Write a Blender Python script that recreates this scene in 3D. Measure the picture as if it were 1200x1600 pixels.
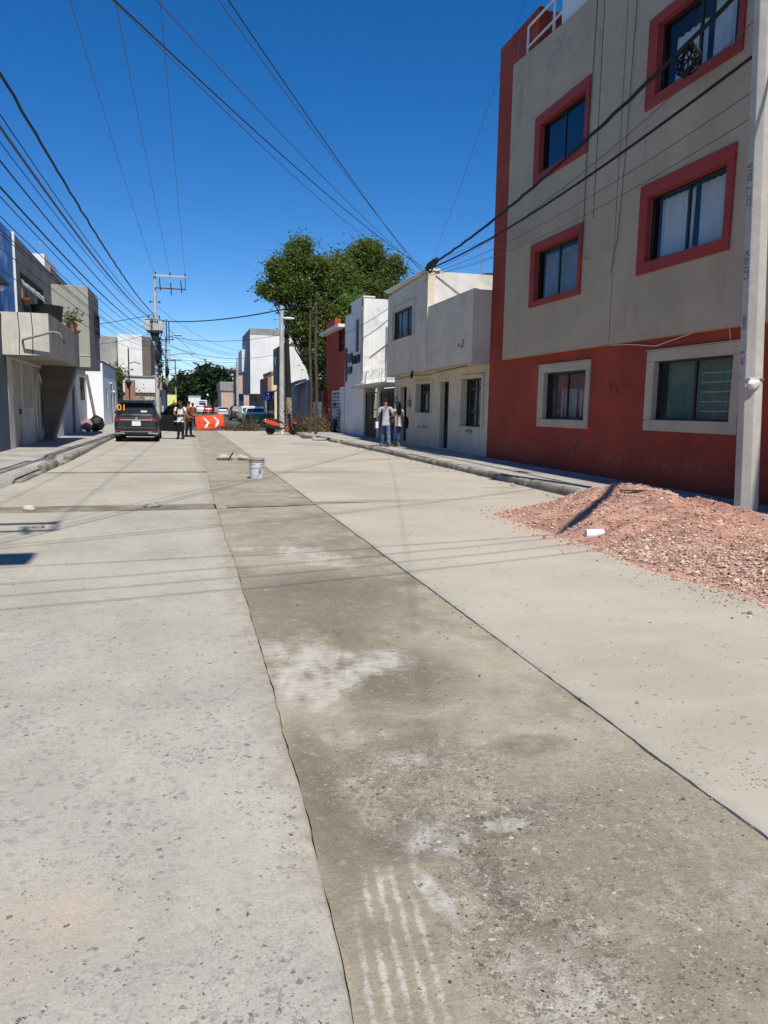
import bpy, bmesh, math, random
import numpy as np
from mathutils import Vector, Matrix, noise as mnoise
random.seed(7); np.random.seed(7)
for o in list(bpy.data.objects): bpy.data.objects.remove(o)
S = bpy.context.scene; COL = S.collection
# ------------------------------------------------ camera, sky, sun, exposure
cam = bpy.data.cameras.new('camera'); camo = bpy.data.objects.new('camera', cam); COL.objects.link(camo); S.camera = camo
cam.sensor_fit = 'HORIZONTAL'; cam.sensor_width = 36; cam.lens = 36*1150/1200; cam.clip_start = .05; cam.clip_end = 6000
camo.matrix_world = Matrix(((.965014, .020114, -.261426, 0), (-.261658, .137890, -.955260, 0), (.016834, .990243, .138328, 1.5), (0, 0, 0, 1)))
SUN = Vector((.068, -.62, 1)).normalized()
W = bpy.data.worlds.new('World'); S.world = W; W.use_nodes = True
wn = W.node_tree; sky = wn.nodes.new('ShaderNodeTexSky'); sky.sky_type = 'NISHITA'; sky.sun_disc = False
sky.sun_elevation = math.asin(SUN.z); sky.sun_rotation = math.atan2(SUN.x, SUN.y); sky.altitude = 1800; sky.air_density = 1.0; sky.dust_density = 0.2; sky.ozone_density = 4.0
bg = wn.nodes['Background']; hs = wn.nodes.new('ShaderNodeHueSaturation'); hs.inputs['Saturation'].default_value = 1.34; hs.inputs['Hue'].default_value = .506; wn.links.new(sky.outputs[0], hs.inputs['Color']); wn.links.new(hs.outputs[0], bg.inputs[0]); bg.inputs[1].default_value = .118
sun = bpy.data.lights.new('sun', 'SUN'); sun.energy = 5.0; sun.angle = math.radians(.53); sun.color = (1, .952, .85)
suno = bpy.data.objects.new('sun', sun); COL.objects.link(suno); suno.rotation_euler = (-SUN).to_track_quat('-Z', 'Y').to_euler(); suno.location = (0, -20, 40)
S.view_settings.view_transform = 'Standard'; S.view_settings.look = 'None'; S.view_settings.exposure = 0.2; S.view_settings.gamma = 1
S.view_settings.use_curve_mapping = False

# ------------------------------------------------ material helpers
def nn(nt, t, **k):
    n = nt.nodes.new('ShaderNode'+t)
    for a, b in k.items(): setattr(n, a, b)
    return n
def put(nt, s, v):
    if isinstance(v, bpy.types.NodeSocket): nt.links.new(v, s)
    elif isinstance(v, (tuple, list)) and len(v) == 3 and s.type == 'RGBA': s.default_value = (*v, 1)
    else: s.default_value = v
def mth(nt, op, a, b=0., c=None, clamp=False):
    n = nn(nt, 'Math', operation=op, use_clamp=clamp); put(nt, n.inputs[0], a); put(nt, n.inputs[1], b)
    if c is not None: put(nt, n.inputs[2], c)
    return n.outputs[0]
def mixc(nt, f, a, b, bt='MIX'):
    n = nn(nt, 'Mix', data_type='RGBA', blend_type=bt); put(nt, n.inputs[0], f); put(nt, n.inputs[6], a); put(nt, n.inputs[7], b); return n.outputs[2]
def noise(nt, v, sc, det=5, ro=.6, dist=0.):
    n = nn(nt, 'TexNoise'); put(nt, n.inputs['Vector'], v); n.inputs['Scale'].default_value = sc; n.inputs['Detail'].default_value = det; n.inputs['Roughness'].default_value = ro; n.inputs['Distortion'].default_value = dist
    return n.outputs[0]
def voro(nt, v, sc, feat='F1', out='Distance', rnd=1.):
    n = nn(nt, 'TexVoronoi', feature=feat); put(nt, n.inputs['Vector'], v); n.inputs['Scale'].default_value = sc; n.inputs['Randomness'].default_value = rnd
    return n.outputs[out]
def step(nt, x, a, b):
    n = nn(nt, 'MapRange', interpolation_type='SMOOTHSTEP', clamp=True); put(nt, n.inputs[0], x); put(nt, n.inputs[1], a); put(nt, n.inputs[2], b); return n.outputs[0]
def vscale(nt, v, s, rot=(0, 0, 0), loc=(0, 0, 0)):
    n = nn(nt, 'Mapping'); put(nt, n.inputs[0], v); n.inputs[1].default_value = loc; n.inputs[2].default_value = rot; n.inputs[3].default_value = s; return n.outputs[0]
def pos(nt): return nn(nt, 'NewGeometry').outputs['Position']
def sepx(nt, v):
    n = nn(nt, 'SeparateXYZ'); put(nt, n.inputs[0], v); return n.outputs
def newmat(name):
    m = bpy.data.materials.new(name); m.use_nodes = True; return m, m.node_tree, m.node_tree.nodes['Principled BSDF']
def bump(nt, bs, h, strength=.4, dist=.01):
    n = nn(nt, 'Bump'); n.inputs['Strength'].default_value = strength; n.inputs['Distance'].default_value = dist; put(nt, n.inputs['Height'], h); nt.links.new(n.outputs[0], bs.inputs['Normal'])
MATS = {}
def mat(name, col, rough=.85, var=.12, sc=1.3, bmp=.25, bsc=60., spec=.3, metal=0., streak=0., stain=None, stain_amt=.3, speck=0., coat=0., bd=.004):
    """plain procedural surface: large blotches, vertical weather streaks, stains and fine relief"""
    if name in MATS: return MATS[name]
    m, nt, b = newmat(name); p = pos(nt); c = col
    lo = tuple(x*(1-var*1.6) for x in col); hi = tuple(min(1, x*(1+var)) for x in col)
    if var > 0:
        n1 = noise(nt, p, sc, 6, .62); c = mixc(nt, step(nt, n1, .28, .72), lo, hi)
        n1b = noise(nt, p, sc*9, 4, .6); c = mixc(nt, mth(nt, 'MULTIPLY', step(nt, n1b, .35, .75), var*.9), c, tuple(x*.6 for x in col))
    if streak > 0:
        s = noise(nt, vscale(nt, p, (11, 11, .22), loc=(3, 5, 0)), 1.0, 5, .65); c = mixc(nt, mth(nt, 'MULTIPLY', step(nt, s, .52, .78), streak*.5), c, tuple(min(1, x*1.35) for x in col))
        s = noise(nt, vscale(nt, p, (7, 7, .35)), 1.0, 4, .6); c = mixc(nt, mth(nt, 'MULTIPLY', step(nt, s, .45, .8), streak), c, tuple(x*.45 for x in col))
    if stain:
        s = noise(nt, p, sc*.9+.17, 7, .68, .4); c = mixc(nt, mth(nt, 'MULTIPLY', step(nt, s, .5, .66), stain_amt), c, stain)
    if speck > 0:
        s = noise(nt, p, 220, 2, .5); c = mixc(nt, mth(nt, 'MULTIPLY', step(nt, s, .5, .7), speck), c, tuple(x*.5 for x in col))
    put(nt, b.inputs['Base Color'], c); b.inputs['Metallic'].default_value = metal; b.inputs['Specular IOR Level'].default_value = spec
    if var > 0: put(nt, b.inputs['Roughness'], mth(nt, 'ADD', rough-.08, mth(nt, 'MULTIPLY', noise(nt, p, sc*4, 4, .6), .16)))
    else: b.inputs['Roughness'].default_value = rough
    b.inputs['Coat Weight'].default_value = coat; b.inputs['Coat Roughness'].default_value = .05
    if bmp > 0:
        h = mth(nt, 'ADD', noise(nt, p, bsc, 5, .65), mth(nt, 'MULTIPLY', noise(nt, p, bsc*.14, 3, .5), 1.5)); bump(nt, b, h, bmp, bd)
    MATS[name] = m; return m
def glassmat(name, tint=(.75, .8, .8), refl=.16):
    if name in MATS: return MATS[name]
    m, nt, b = newmat(name); nt.nodes.remove(b); out = nt.nodes['Material Output']
    t = nn(nt, 'BsdfTransparent'); t.inputs[0].default_value = (*tint, 1); g = nn(nt, 'BsdfGlossy'); g.inputs['Roughness'].default_value = .03
    g.inputs[0].default_value = (.9, .95, 1, 1)
    lw = nn(nt, 'LayerWeight'); lw.inputs[0].default_value = .35
    f = mth(nt, 'ADD', refl, mth(nt, 'MULTIPLY', lw.outputs['Facing'], .06), clamp=True)
    mx = nn(nt, 'MixShader'); put(nt, mx.inputs[0], f); nt.links.new(t.outputs[0], mx.inputs[1]); nt.links.new(g.outputs[0], mx.inputs[2]); nt.links.new(mx.outputs[0], out.inputs[0])
    MATS[name] = m; return m
def leafmat(name, c1, c2, c3, trans=.35):
    if name in MATS: return MATS[name]
    m, nt, b = newmat(name); out = nt.nodes['Material Output']; geo = nn(nt, 'NewGeometry')
    r = geo.outputs['Random Per Island']; c = mixc(nt, step(nt, r, .0, .6), c1, c2); c = mixc(nt, step(nt, r, .72, 1.), c, c3)
    n1 = noise(nt, geo.outputs['Position'], .9, 3, .6); c = mixc(nt, mth(nt, 'MULTIPLY', step(nt, n1, .4, .7), .5), c, c1)
    put(nt, b.inputs['Base Color'], c); b.inputs['Roughness'].default_value = .55; b.inputs['Specular IOR Level'].default_value = .3
    t = nn(nt, 'BsdfTranslucent'); put(nt, t.inputs[0], mixc(nt, .5, c, (c3[0]*1.3, c3[1]*1.5, c3[2])))
    mx = nn(nt, 'MixShader'); mx.inputs[0].default_value = trans; nt.links.new(b.outputs[0], mx.inputs[1]); nt.links.new(t.outputs[0], mx.inputs[2]); nt.links.new(mx.outputs[0], out.inputs[0])
    MATS[name] = m; return m
def fabric(name, col, col2=None, sc=14.):
    if name in MATS: return MATS[name]
    m, nt, b = newmat(name); p = pos(nt); c = mixc(nt, step(nt, noise(nt, p, sc, 4, .6), .3, .7), tuple(x*.75 for x in col), col2 or tuple(min(1, x*1.15) for x in col))
    put(nt, b.inputs['Base Color'], c); b.inputs['Roughness'].default_value = .9; b.inputs['Specular IOR Level'].default_value = .15
    bump(nt, b, noise(nt, p, 22, 3, .6), .5, .02); MATS[name] = m; return m

# ------------------------------------------------ mesh helpers
class MB:
    def __init__(s): s.v = []; s.f = []; s.mi = []
    def add(s, vs, fs, m=0):
        o = len(s.v); s.v += [tuple(map(float, v)) for v in vs]; s.f += [tuple(i+o for i in f) for f in fs]; s.mi += [m]*len(fs); return s
    def box(s, x0, x1, y0, y1, z0, z1, m=0):
        if x0 > x1: x0, x1 = x1, x0
        if y0 > y1: y0, y1 = y1, y0
        if z0 > z1: z0, z1 = z1, z0
        return s.add([(x0, y0, z0), (x1, y0, z0), (x1, y1, z0), (x0, y1, z0), (x0, y0, z1), (x1, y0, z1), (x1, y1, z1), (x0, y1, z1)],
                     [(0, 3, 2, 1), (4, 5, 6, 7), (0, 1, 5, 4), (1, 2, 6, 5), (2, 3, 7, 6), (3, 0, 4, 7)], m)
    def quad(s, a, b, c, d, m=0): return s.add([a, b, c, d], [(0, 1, 2, 3)], m)
    def prism(s, poly, axis, a, b, m=0):
        """polygon in the plane across an axis, pushed from a to b; axis x:(y,z) y:(x,z) z:(x,y)"""
        n = len(poly); f = {'x': lambda u, v, t: (t, u, v), 'y': lambda u, v, t: (u, t, v), 'z': lambda u, v, t: (u, v, t)}[axis]
        vs = [f(u, v, a) for u, v in poly]+[f(u, v, b) for u, v in poly]
        fs = [tuple(range(n))[::-1], tuple(range(n, 2*n))]+[(i, (i+1) % n, n+(i+1) % n, n+i) for i in range(n)]
        return s.add(vs, fs, m)
    def tube(s, path, r, n=8, cap=True, m=0):
        P = [Vector(p) for p in path]; k = len(P); rs = r if isinstance(r, (list, tuple)) else [r]*k
        vs = []; u = None
        for i, p in enumerate(P):
            t = (P[min(i+1, k-1)]-P[max(i-1, 0)]).normalized()
            if u is None: u = t.cross(Vector((0, 0, 1)) if abs(t.z) < .9 else Vector((0, 1, 0)))
            u = (u-t*u.dot(t)).normalized(); w = u.cross(t)
            for j in range(n):
                a = 2*math.pi*(j+.5)/n; vs.append(p+(u*math.cos(a)+w*math.sin(a))*rs[i])
        fs = [(i*n+j, i*n+(j+1) % n, (i+1)*n+(j+1) % n, (i+1)*n+j) for i in range(k-1) for j in range(n)]
        if cap: fs += [tuple(range(n))[::-1], tuple(range((k-1)*n, k*n))]
        return s.add(vs, fs, m)
    def beam(s, p, q, w, h=None, m=0):
        p = Vector(p); q = Vector(q); h = h or w; t = (q-p).normalized(); up = Vector((0, 0, 1)) if abs(t.z) < .95 else Vector((0, 1, 0))
        u = t.cross(up).normalized()*w/2; v = u.cross(t).normalized()*h/2
        vs = [p-u-v, p+u-v, p+u+v, p-u+v, q-u-v, q+u-v, q+u+v, q-u+v]
        return s.add(vs, [(0, 3, 2, 1), (4, 5, 6, 7), (0, 1, 5, 4), (1, 2, 6, 5), (2, 3, 7, 6), (3, 0, 4, 7)], m)
    def lathe(s, prof, c, n=20, axis='z', m=0):
        cx, cy, cz = c; vs = []; k = len(prof)
        for r, h in prof:
            for j in range(n):
                a = 2*math.pi*j/n; u, v = r*math.cos(a), r*math.sin(a)
                vs.append((cx+u, cy+v, cz+h) if axis == 'z' else ((cx+h, cy+u, cz+v) if axis == 'x' else (cx+u, cy+h, cz+v)))
        fs = [(i*n+j, i*n+(j+1) % n, (i+1)*n+(j+1) % n, (i+1)*n+j) for i in range(k-1) for j in range(n)]
        if prof[0][0] > 1e-4: fs.append(tuple(range(n))[::-1])
        if prof[-1][0] > 1e-4: fs.append(tuple(range((k-1)*n, k*n)))
        return s.add(vs, fs, m)
    def ball(s, c, r, n=10, k=7, m=0, sq=(1, 1, 1)):
        prof = [(max(1e-5, math.sin(math.pi*i/k)), -math.cos(math.pi*i/k)) for i in range(k+1)]
        t = MB().lathe(prof, (0, 0, 0), n); return s.add([(c[0]+v[0]*r*sq[0], c[1]+v[1]*r*sq[1], c[2]+v[2]*r*sq[2]) for v in t.v], t.f, m)
    def tf(s, M): s.v = [tuple(M @ Vector(v)) for v in s.v]; return s
    def build(s, name, mats, parent=None, bevel=0., smooth=False, local=False, seg=1):
        me = bpy.data.meshes.new(name); off = Vector((0, 0, 0))
        if parent is not None and not local:
            q = parent
            while q is not None: off = off+Vector(q.location); q = q.parent
        me.from_pydata([(v[0]-off.x, v[1]-off.y, v[2]-off.z) for v in s.v], [], s.f)
        mats = mats if isinstance(mats, (list, tuple)) else [mats]
        for m in mats: me.materials.append(m)
        if len(mats) > 1: me.polygons.foreach_set('material_index', s.mi)
        if bevel > 0:
            bm = bmesh.new(); bm.from_mesh(me); bmesh.ops.remove_doubles(bm, verts=bm.verts, dist=1e-5)
            ed = [e for e in bm.edges if len(e.link_faces) == 2 and e.calc_face_angle(0) > .5]
            bmesh.ops.bevel(bm, geom=ed, offset=bevel, segments=seg, affect='EDGES', profile=.5, clamp_overlap=True); bm.to_mesh(me); bm.free()
        if smooth:
            me.polygons.foreach_set('use_smooth', [True]*len(me.polygons)); me.set_sharp_from_angle(angle=math.radians(smooth if smooth > 1 else 40))
        me.update(); o = bpy.data.objects.new(name, me); COL.objects.link(o)
        if parent is not None: o.parent = parent
        return o
def tag(o, label=None, cat=None, group=None, kind=None):
    for k, v in (('label', label), ('category', cat), ('group', group), ('kind', kind)):
        if v: o[k] = v
    return o
def thing(name, label, cat, loc=(0, 0, 0), rotz=0., group=None):
    o = bpy.data.objects.new(name, None); COL.objects.link(o); o.location = loc; o.rotation_euler = (0, 0, rotz); o.empty_display_size = .3
    return tag(o, label, cat, group)
def place(o, loc):
    """give a one-mesh thing its origin at its base"""
    L = Vector(loc); o.data.transform(Matrix.Translation(-L)); o.location = L; return o
def copy_tree(o, parent=None):
    c = o.copy(); COL.objects.link(c); c.parent = parent
    for ch in list(o.children): copy_tree(ch, c)
    return c
def rotz_pts(pts, a): return [(x*math.cos(a)-y*math.sin(a), x*math.sin(a)+y*math.cos(a), z) for x, y, z in pts]
def text_mesh(body, size, depth=.004):
    cu = bpy.data.curves.new('writing', 'FONT'); cu.body = body; cu.size = size; cu.extrude = depth; cu.align_x = 'CENTER'; cu.align_y = 'CENTER'
    t = bpy.data.objects.new('writing', cu); COL.objects.link(t); dg = bpy.context.evaluated_depsgraph_get(); me = bpy.data.meshes.new_from_object(t.evaluated_get(dg))
    bpy.data.objects.remove(t); bpy.data.curves.remove(cu); return me
def writing(body, size, M, material, parent, name='lettering', depth=.004):
    me = text_mesh(body, size, depth); me.transform(M); me.materials.clear(); me.materials.append(material); o = bpy.data.objects.new(name, me); COL.objects.link(o); o.parent = parent; return o

def facade(mb, X, y0, y1, z0, z1, ops, into, d=.16, m=0):
    ys = sorted({y0, y1} | {a for o in ops for a in o[:2]}); zs = sorted({z0, z1} | {a for o in ops for a in o[2:4]})
    for a, b in zip(ys, ys[1:]):
        for c, e in zip(zs, zs[1:]):
            if any(o[0] < (a+b)/2 < o[1] and o[2] < (c+e)/2 < o[3] for o in ops): continue
            mb.quad((X, a, c), (X, b, c), (X, b, e), (X, a, e), m)
    D = X+into*d
    for a, b, c, e in [o[:4] for o in ops]:
        mb.quad((X, a, c), (D, a, c), (D, a, e), (X, a, e), m); mb.quad((X, b, c), (X, b, e), (D, b, e), (D, b, c), m)
        mb.quad((X, a, c), (X, b, c), (D, b, c), (D, a, c), m); mb.quad((X, a, e), (D, a, e), (D, b, e), (X, b, e), m)
def shell(mb, X, X2, y0, y1, z0, z1, m=0, bottom=True):
    """ends, back, top and floor of a block whose front stands at X"""
    mb.quad((X, y0, z0), (X2, y0, z0), (X2, y0, z1), (X, y0, z1), m); mb.quad((X, y1, z0), (X, y1, z1), (X2, y1, z1), (X2, y1, z0), m)
    mb.quad((X2, y0, z0), (X2, y1, z0), (X2, y1, z1), (X2, y0, z1), m); mb.quad((X, y0, z1), (X2, y0, z1), (X2, y1, z1), (X, y1, z1), m)
    if bottom: mb.quad((X, y0, z0), (X, y1, z0), (X2, y1, z0), (X2, y0, z0), m)
def ring4(mb, X, into, o, i, t0, t1, m=0):
    """four butted bars round an opening: o outer, i inner (y0,y1,z0,z1); from X-into*t0 (proud) to X+into*t1"""
    a = X-into*t0; b = X+into*t1
    mb.box(a, b, o[0], o[1], o[2], i[2], m); mb.box(a, b, o[0], o[1], i[3], o[3], m); mb.box(a, b, o[0], i[0], i[2], i[3], m); mb.box(a, b, i[1], o[1], i[2], i[3], m)
def curtain(X, y0, y1, z0, z1, amp=.035, wave=.17, seed=0):
    mb = MB(); n = max(6, int((y1-y0)/.03)); rnd = random.Random(seed); ph = rnd.random()*6
    vs = []
    for k in (0, 1):
        for i in range(n+1):
            y = y0+(y1-y0)*i/n; vs.append((X+amp*math.sin(y/wave*6.283+ph+.8*math.sin(y*5+ph))*(.6+.4*(1-k)), y, z1 if k else z0+.01*math.sin(y*9)))
    mb.add(vs, [(i, i+1, n+2+i, n+1+i) for i in range(n)]); return mb
def window(parent, X, o, into, frame, glass, surround=None, smat=None, proud=.03, rec=.10, cols=2, rows=(), cur=None, curm=None, bar=.045, seed=0):
    """window part: surround (or frame) mesh; sub-parts frame, pane, curtain. o = glazed opening y0,y1,z0,z1"""
    y0, y1, z0, z1 = o; fx = X+into*rec
    w = MB()
    if surround: ring4(w, X, into, surround, (y0+.005, y1-.005, z0+.005, z1-.005), proud, rec-.03); part = w.build('window', smat, parent, bevel=.006); fp = part
    else: part = None
    f = MB(); g = bar; inn = (y0+g, y1-g, z0+g, z1-g); ring4(f, fx, into, o, inn, .025, .025)
    cy = [inn[0]+(inn[1]-inn[0])*k/cols for k in range(1, cols)]
    for c in cy: f.box(fx-into*.022, fx+into*.022, c-g*.6, c+g*.6, inn[2], inn[3])
    ze = [inn[2]]+[z0+(z1-z0)*r for r in rows]+[inn[3]]
    ye = [inn[0]]+cy+[inn[1]]
    for r in ze[1:-1]:
        for a, b in zip(ye, ye[1:]):
            a2 = a+(g*.6 if a != inn[0] else 0); b2 = b-(g*.6 if b != inn[1] else 0); f.box(fx-into*.019, fx+into*.019, a2, b2, r-g*.45, r+g*.45)
    fr = f.build('frame' if part else 'window', frame, part or parent)
    part = part or fr
    for a, b in zip(ye, ye[1:]):
        for c, e in zip(ze, ze[1:]):
            MB().box(fx-into*.003, fx+into*.003, a+.004, b-.004, c+.004, e-.004).build('pane', glass, part)
    if cur:
        for (a, b, c, e) in cur: curtain(fx+into*.16, a, b, c, e, seed=seed).build('curtain', curm, part)
    return part

# ------------------------------------------------ ground materials
def blob(nt, x, y, cx, cy, rx, ry, rot=0.):
    """soft ellipse 1..0 in ground metres"""
    dx = mth(nt, 'SUBTRACT', x, cx); dy = mth(nt, 'SUBTRACT', y, cy); c, s = math.cos(rot), math.sin(rot)
    u = mth(nt, 'DIVIDE', mth(nt, 'ADD', mth(nt, 'MULTIPLY', dx, c), mth(nt, 'MULTIPLY', dy, s)), rx)
    v = mth(nt, 'DIVIDE', mth(nt, 'SUBTRACT', mth(nt, 'MULTIPLY', dy, c), mth(nt, 'MULTIPLY', dx, s)), ry)
    d = mth(nt, 'ADD', mth(nt, 'MULTIPLY', u, u), mth(nt, 'MULTIPLY', v, v)); return mth(nt, 'SUBTRACT', 1., step(nt, d, .1, 1.3))
def mx(nt, *a):
    r = a[0]
    for b in a[1:]: r = mth(nt, 'MAXIMUM', r, b)
    return r
def stones(nt, p, sc, keep, size):
    """mask of scattered flat stones: random share of voronoi cells, irregular outline; also returns per cell random"""
    q = mixc(nt, .06, p, noiseC(nt, p, sc*1.5)); d = voro(nt, q, sc); r = sepx(nt, voro(nt, q, sc, out='Color'))
    thr = mth(nt, 'MULTIPLY', r[1], size); m = step(nt, mth(nt, 'SUBTRACT', thr, d), 0., .06)
    return mth(nt, 'MULTIPLY', m, mth(nt, 'LESS_THAN', r[0], keep)), r[2]
def noiseC(nt, v, sc):
    n = nn(nt, 'TexNoise'); put(nt, n.inputs['Vector'], v); n.inputs['Scale'].default_value = sc; n.inputs['Detail'].default_value = 2; return n.outputs[1]
def slab_left():
    m, nt, b = newmat('worn_concrete_slab'); p = pos(nt); x, y, z = sepx(nt, p)
    n1 = noise(nt, p, .55, 6, .6); n2 = noise(nt, p, 2.3, 6, .65); n3 = noise(nt, p, 11, 5, .65); gr = noise(nt, p, 95, 4, .7); g2 = noise(nt, p, 38, 3, .65)
    c = mixc(nt, step(nt, n1, .34, .66), (.325, .302, .248), (.415, .386, .312)); c = mixc(nt, mth(nt, 'MULTIPLY', step(nt, n2, .42, .7), .55), c, (.45, .415, .335))
    c = mixc(nt, mth(nt, 'MULTIPLY', step(nt, noise(nt, vscale(nt, p, (1, 1, 1), loc=(7, 3, 0)), .9, 5, .6), .5, .7), .4), c, (.40, .355, .33))
    c = mixc(nt, mth(nt, 'MULTIPLY', step(nt, n3, .5, .75), .35), c, (.27, .257, .226))
    # lengthwise wheel wear, and finishing strokes across
    br = noise(nt, vscale(nt, p, (1.2, 26, 1)), 1., 4, .65); c = mixc(nt, mth(nt, 'MULTIPLY', step(nt, br, .5, .75), .22), c, (.31, .297, .27))
    reg = mx(nt, blob(nt, x, y, .03, 3.55, .45, .75), blob(nt, x, y, -.4, 2.75, .5, .5), blob(nt, x, y, 0., 1.6, .5, .45), blob(nt, x, y, -.9, 3.4, .5, .6), blob(nt, x, y, -1.2, 5, .9, .8))
    reg = mth(nt, 'MULTIPLY', mx(nt, reg, mth(nt, 'MULTIPLY', step(nt, noise(nt, p, .8, 4, .6), .5, .62), .6)), step(nt, noise(nt, p, 5, 4, .6), .33, .55))
    s1, r1 = stones(nt, p, 44, .36, .72); s2, r2 = stones(nt, p, 27, .2, .58); s3, r3 = stones(nt, p, 85, .30, .75)
    sm = mth(nt, 'MULTIPLY', mx(nt, s1, s2, s3), mth(nt, 'ADD', .22, mth(nt, 'MULTIPLY', reg, .78)))
    sc = mixc(nt, r1, (.115, .12, .128), (.31, .305, .30)); sc = mixc(nt, step(nt, r3, .6, .9), sc, (.30, .26, .24))
    c = mixc(nt, mth(nt, 'MULTIPLY', sm, 1.), c, sc)
    c = mixc(nt, mth(nt, 'MULTIPLY', reg, .3), c, (.33, .32, .305))
    c = mixc(nt, mth(nt, 'MULTIPLY', mth(nt, 'MULTIPLY', blob(nt, x, y, -.45, 2.1, .25, .25), step(nt, n2, .3, .65)), .5), c, (.46, .35, .255))
    c = mixc(nt, mth(nt, 'MULTIPLY', blob(nt, x, y, -.1, 2.15, .05, .5, -.12), .3), c, (.30, .27, .24))
    # dirty crumbling edge along the newer strip
    e = step(nt, mth(nt, 'ADD', x, mth(nt, 'MULTIPLY', mth(nt, 'SUBTRACT', noise(nt, vscale(nt, p, (1, 1, 1)), 4, 6, .7), .5), .55)), .26, .42)
    c = mixc(nt, mth(nt, 'MULTIPLY', e, mth(nt, 'ADD', .10, mth(nt, 'MULTIPLY', step(nt, n3, .35, .62), .6))), c, (.255, .215, .17))
    c = mixc(nt, mth(nt, 'MULTIPLY', step(nt, gr, .52, .66), .38), c, (.20, .19, .18)); c = mixc(nt, mth(nt, 'MULTIPLY', step(nt, gr, .46, .34), .32), c, (.54, .51, .44)); c = mixc(nt, mth(nt, 'MULTIPLY', step(nt, g2, .55, .7), .3), c, (.24, .235, .23))
    sp, _ = stones(nt, p, 45, .07, .45); c = mixc(nt, sp, c, (.10, .095, .09))
    put(nt, b.inputs['Base Color'], c); b.inputs['Roughness'].default_value = .92; b.inputs['Specular IOR Level'].default_value = .2
    h = mth(nt, 'ADD', mth(nt, 'MULTIPLY', gr, .35), mth(nt, 'MULTIPLY', n3, .9)); h = mth(nt, 'ADD', h, mth(nt, 'MULTIPLY', br, .35)); h = mth(nt, 'SUBTRACT', h, mth(nt, 'MULTIPLY', sm, .3))
    bump(nt, b, h, .55, .007); return m
def strip_mat():
    m, nt, b = newmat('dusty_repair_strip'); p = pos(nt); x, y, z = sepx(nt, p)
    n1 = noise(nt, p, .8, 6, .65); n2 = noise(nt, p, 3.2, 7, .7); n3 = noise(nt, p, 13, 5, .65); gr = noise(nt, p, 85, 4, .7); g2 = noise(nt, p, 34, 4, .65); br = noise(nt, vscale(nt, p, (2.2, 40, 1)), 1., 5, .75)
    c = mixc(nt, step(nt, n1, .32, .66), (.185, .152, .108), (.365, .318, .240)); c = mixc(nt, mth(nt, 'MULTIPLY', step(nt, n2, .45, .7), .6), c, (.385, .342, .27))
    c = mixc(nt, mth(nt, 'MULTIPLY', step(nt, noise(nt, p, 1.1, 5, .6), .55, .72), .5), c, (.215, .19, .148))
    far = step(nt, y, 5., 9.); c = mixc(nt, mth(nt, 'MULTIPLY', far, .35), c, (.30, .268, .215))
    # damp darker bands
    dk = mx(nt, blob(nt, x, y, .50, 2.75, .10, .75), blob(nt, x, y, .75, 2.3, .25, .14), blob(nt, x, y, 1.25, 2.35, .5, .12, .2), blob(nt, x, y, .95, 2.0, .08, .3), blob(nt, x, y, 1.2, 3.9, .45, .5, -.3), blob(nt, x, y, 1.1, 5.8, .8, 1.1), blob(nt, x, y, 1.5, 2.9, .22, .12))
    c = mixc(nt, mth(nt, 'MULTIPLY', mth(nt, 'MULTIPLY', dk, step(nt, n2, .3, .55)), .7), c, (.125, .10, .075))
    c = mixc(nt, mth(nt, 'MULTIPLY', blob(nt, x, y, 1.6, 2.1, .5, .8), .5), c, (.30, .255, .20))
    # pale cement dust
    wb = mx(nt, blob(nt, x, y, .72, 4.0, .36, .62, -.15), blob(nt, x, y, 1.05, 4.15, .38, .28, .2), blob(nt, x, y, .5, 4.5, .15, .3), mth(nt, 'MULTIPLY', blob(nt, x, y, .82, 2.32, .2, .16), .8), mth(nt, 'MULTIPLY', blob(nt, x, y, .735, 2.0, .045, .2, .12), 1.0), mth(nt, 'MULTIPLY', blob(nt, x, y, 1.12, 2.32, .12, .06), .9), mth(nt, 'MULTIPLY', blob(nt, x, y, .97, 1.62, .22, .2), .8), mth(nt, 'MULTIPLY', blob(nt, x, y, 1.2, 7.5, .35, .7), .85), mth(nt, 'MULTIPLY', blob(nt, x, y, 1.55, 7.0, .25, .5), .6), mth(nt, 'MULTIPLY', blob(nt, x, y, .68, 7.9, .3, .3), .7), mth(nt, 'MULTIPLY', blob(nt, x, y, .62, 3.1, .2, .35), .5), mth(nt, 'MULTIPLY', blob(nt, x, y, .95, 2.8, .4, .4), .4), mth(nt, 'MULTIPLY', blob(nt, x, y, 1.75, 1.75, .25, .25), .35))
    brs = mth(nt, 'ADD', mth(nt, 'MULTIPLY', noise(nt, vscale(nt, p, (7, 24, 1)), 1., 7, .8), .6), mth(nt, 'MULTIPLY', gr, .4)); wt = mth(nt, 'MULTIPLY', wb, mth(nt, 'ADD', -.05, mth(nt, 'MULTIPLY', brs, 1.7))); wt = mth(nt, 'ADD', wt, mth(nt, 'ADD', mth(nt, 'MULTIPLY', mth(nt, 'SUBTRACT', n3, .5), 1.5), mth(nt, 'MULTIPLY', mth(nt, 'SUBTRACT', n2, .5), 1.7)))
    wmask = mth(nt, 'MULTIPLY', step(nt, wt, .26, 1.15), .78); shadow_streak = mth(nt, 'SUBTRACT', 1., mth(nt, 'MULTIPLY', blob(nt, x, y, .82, 3.62, .045, .42, -.75), .85)); wmask = mth(nt, 'MULTIPLY', wmask, shadow_streak)  # diagonal gap in the dust paints a wire's cast shadow
    c = mixc(nt, wmask, c, (.53, .505, .46))
    c = mixc(nt, mth(nt, 'MULTIPLY', mth(nt, 'MULTIPLY', step(nt, n3, .55, .7), step(nt, n2, .45, .6)), .45), c, (.45, .42, .37))
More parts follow.
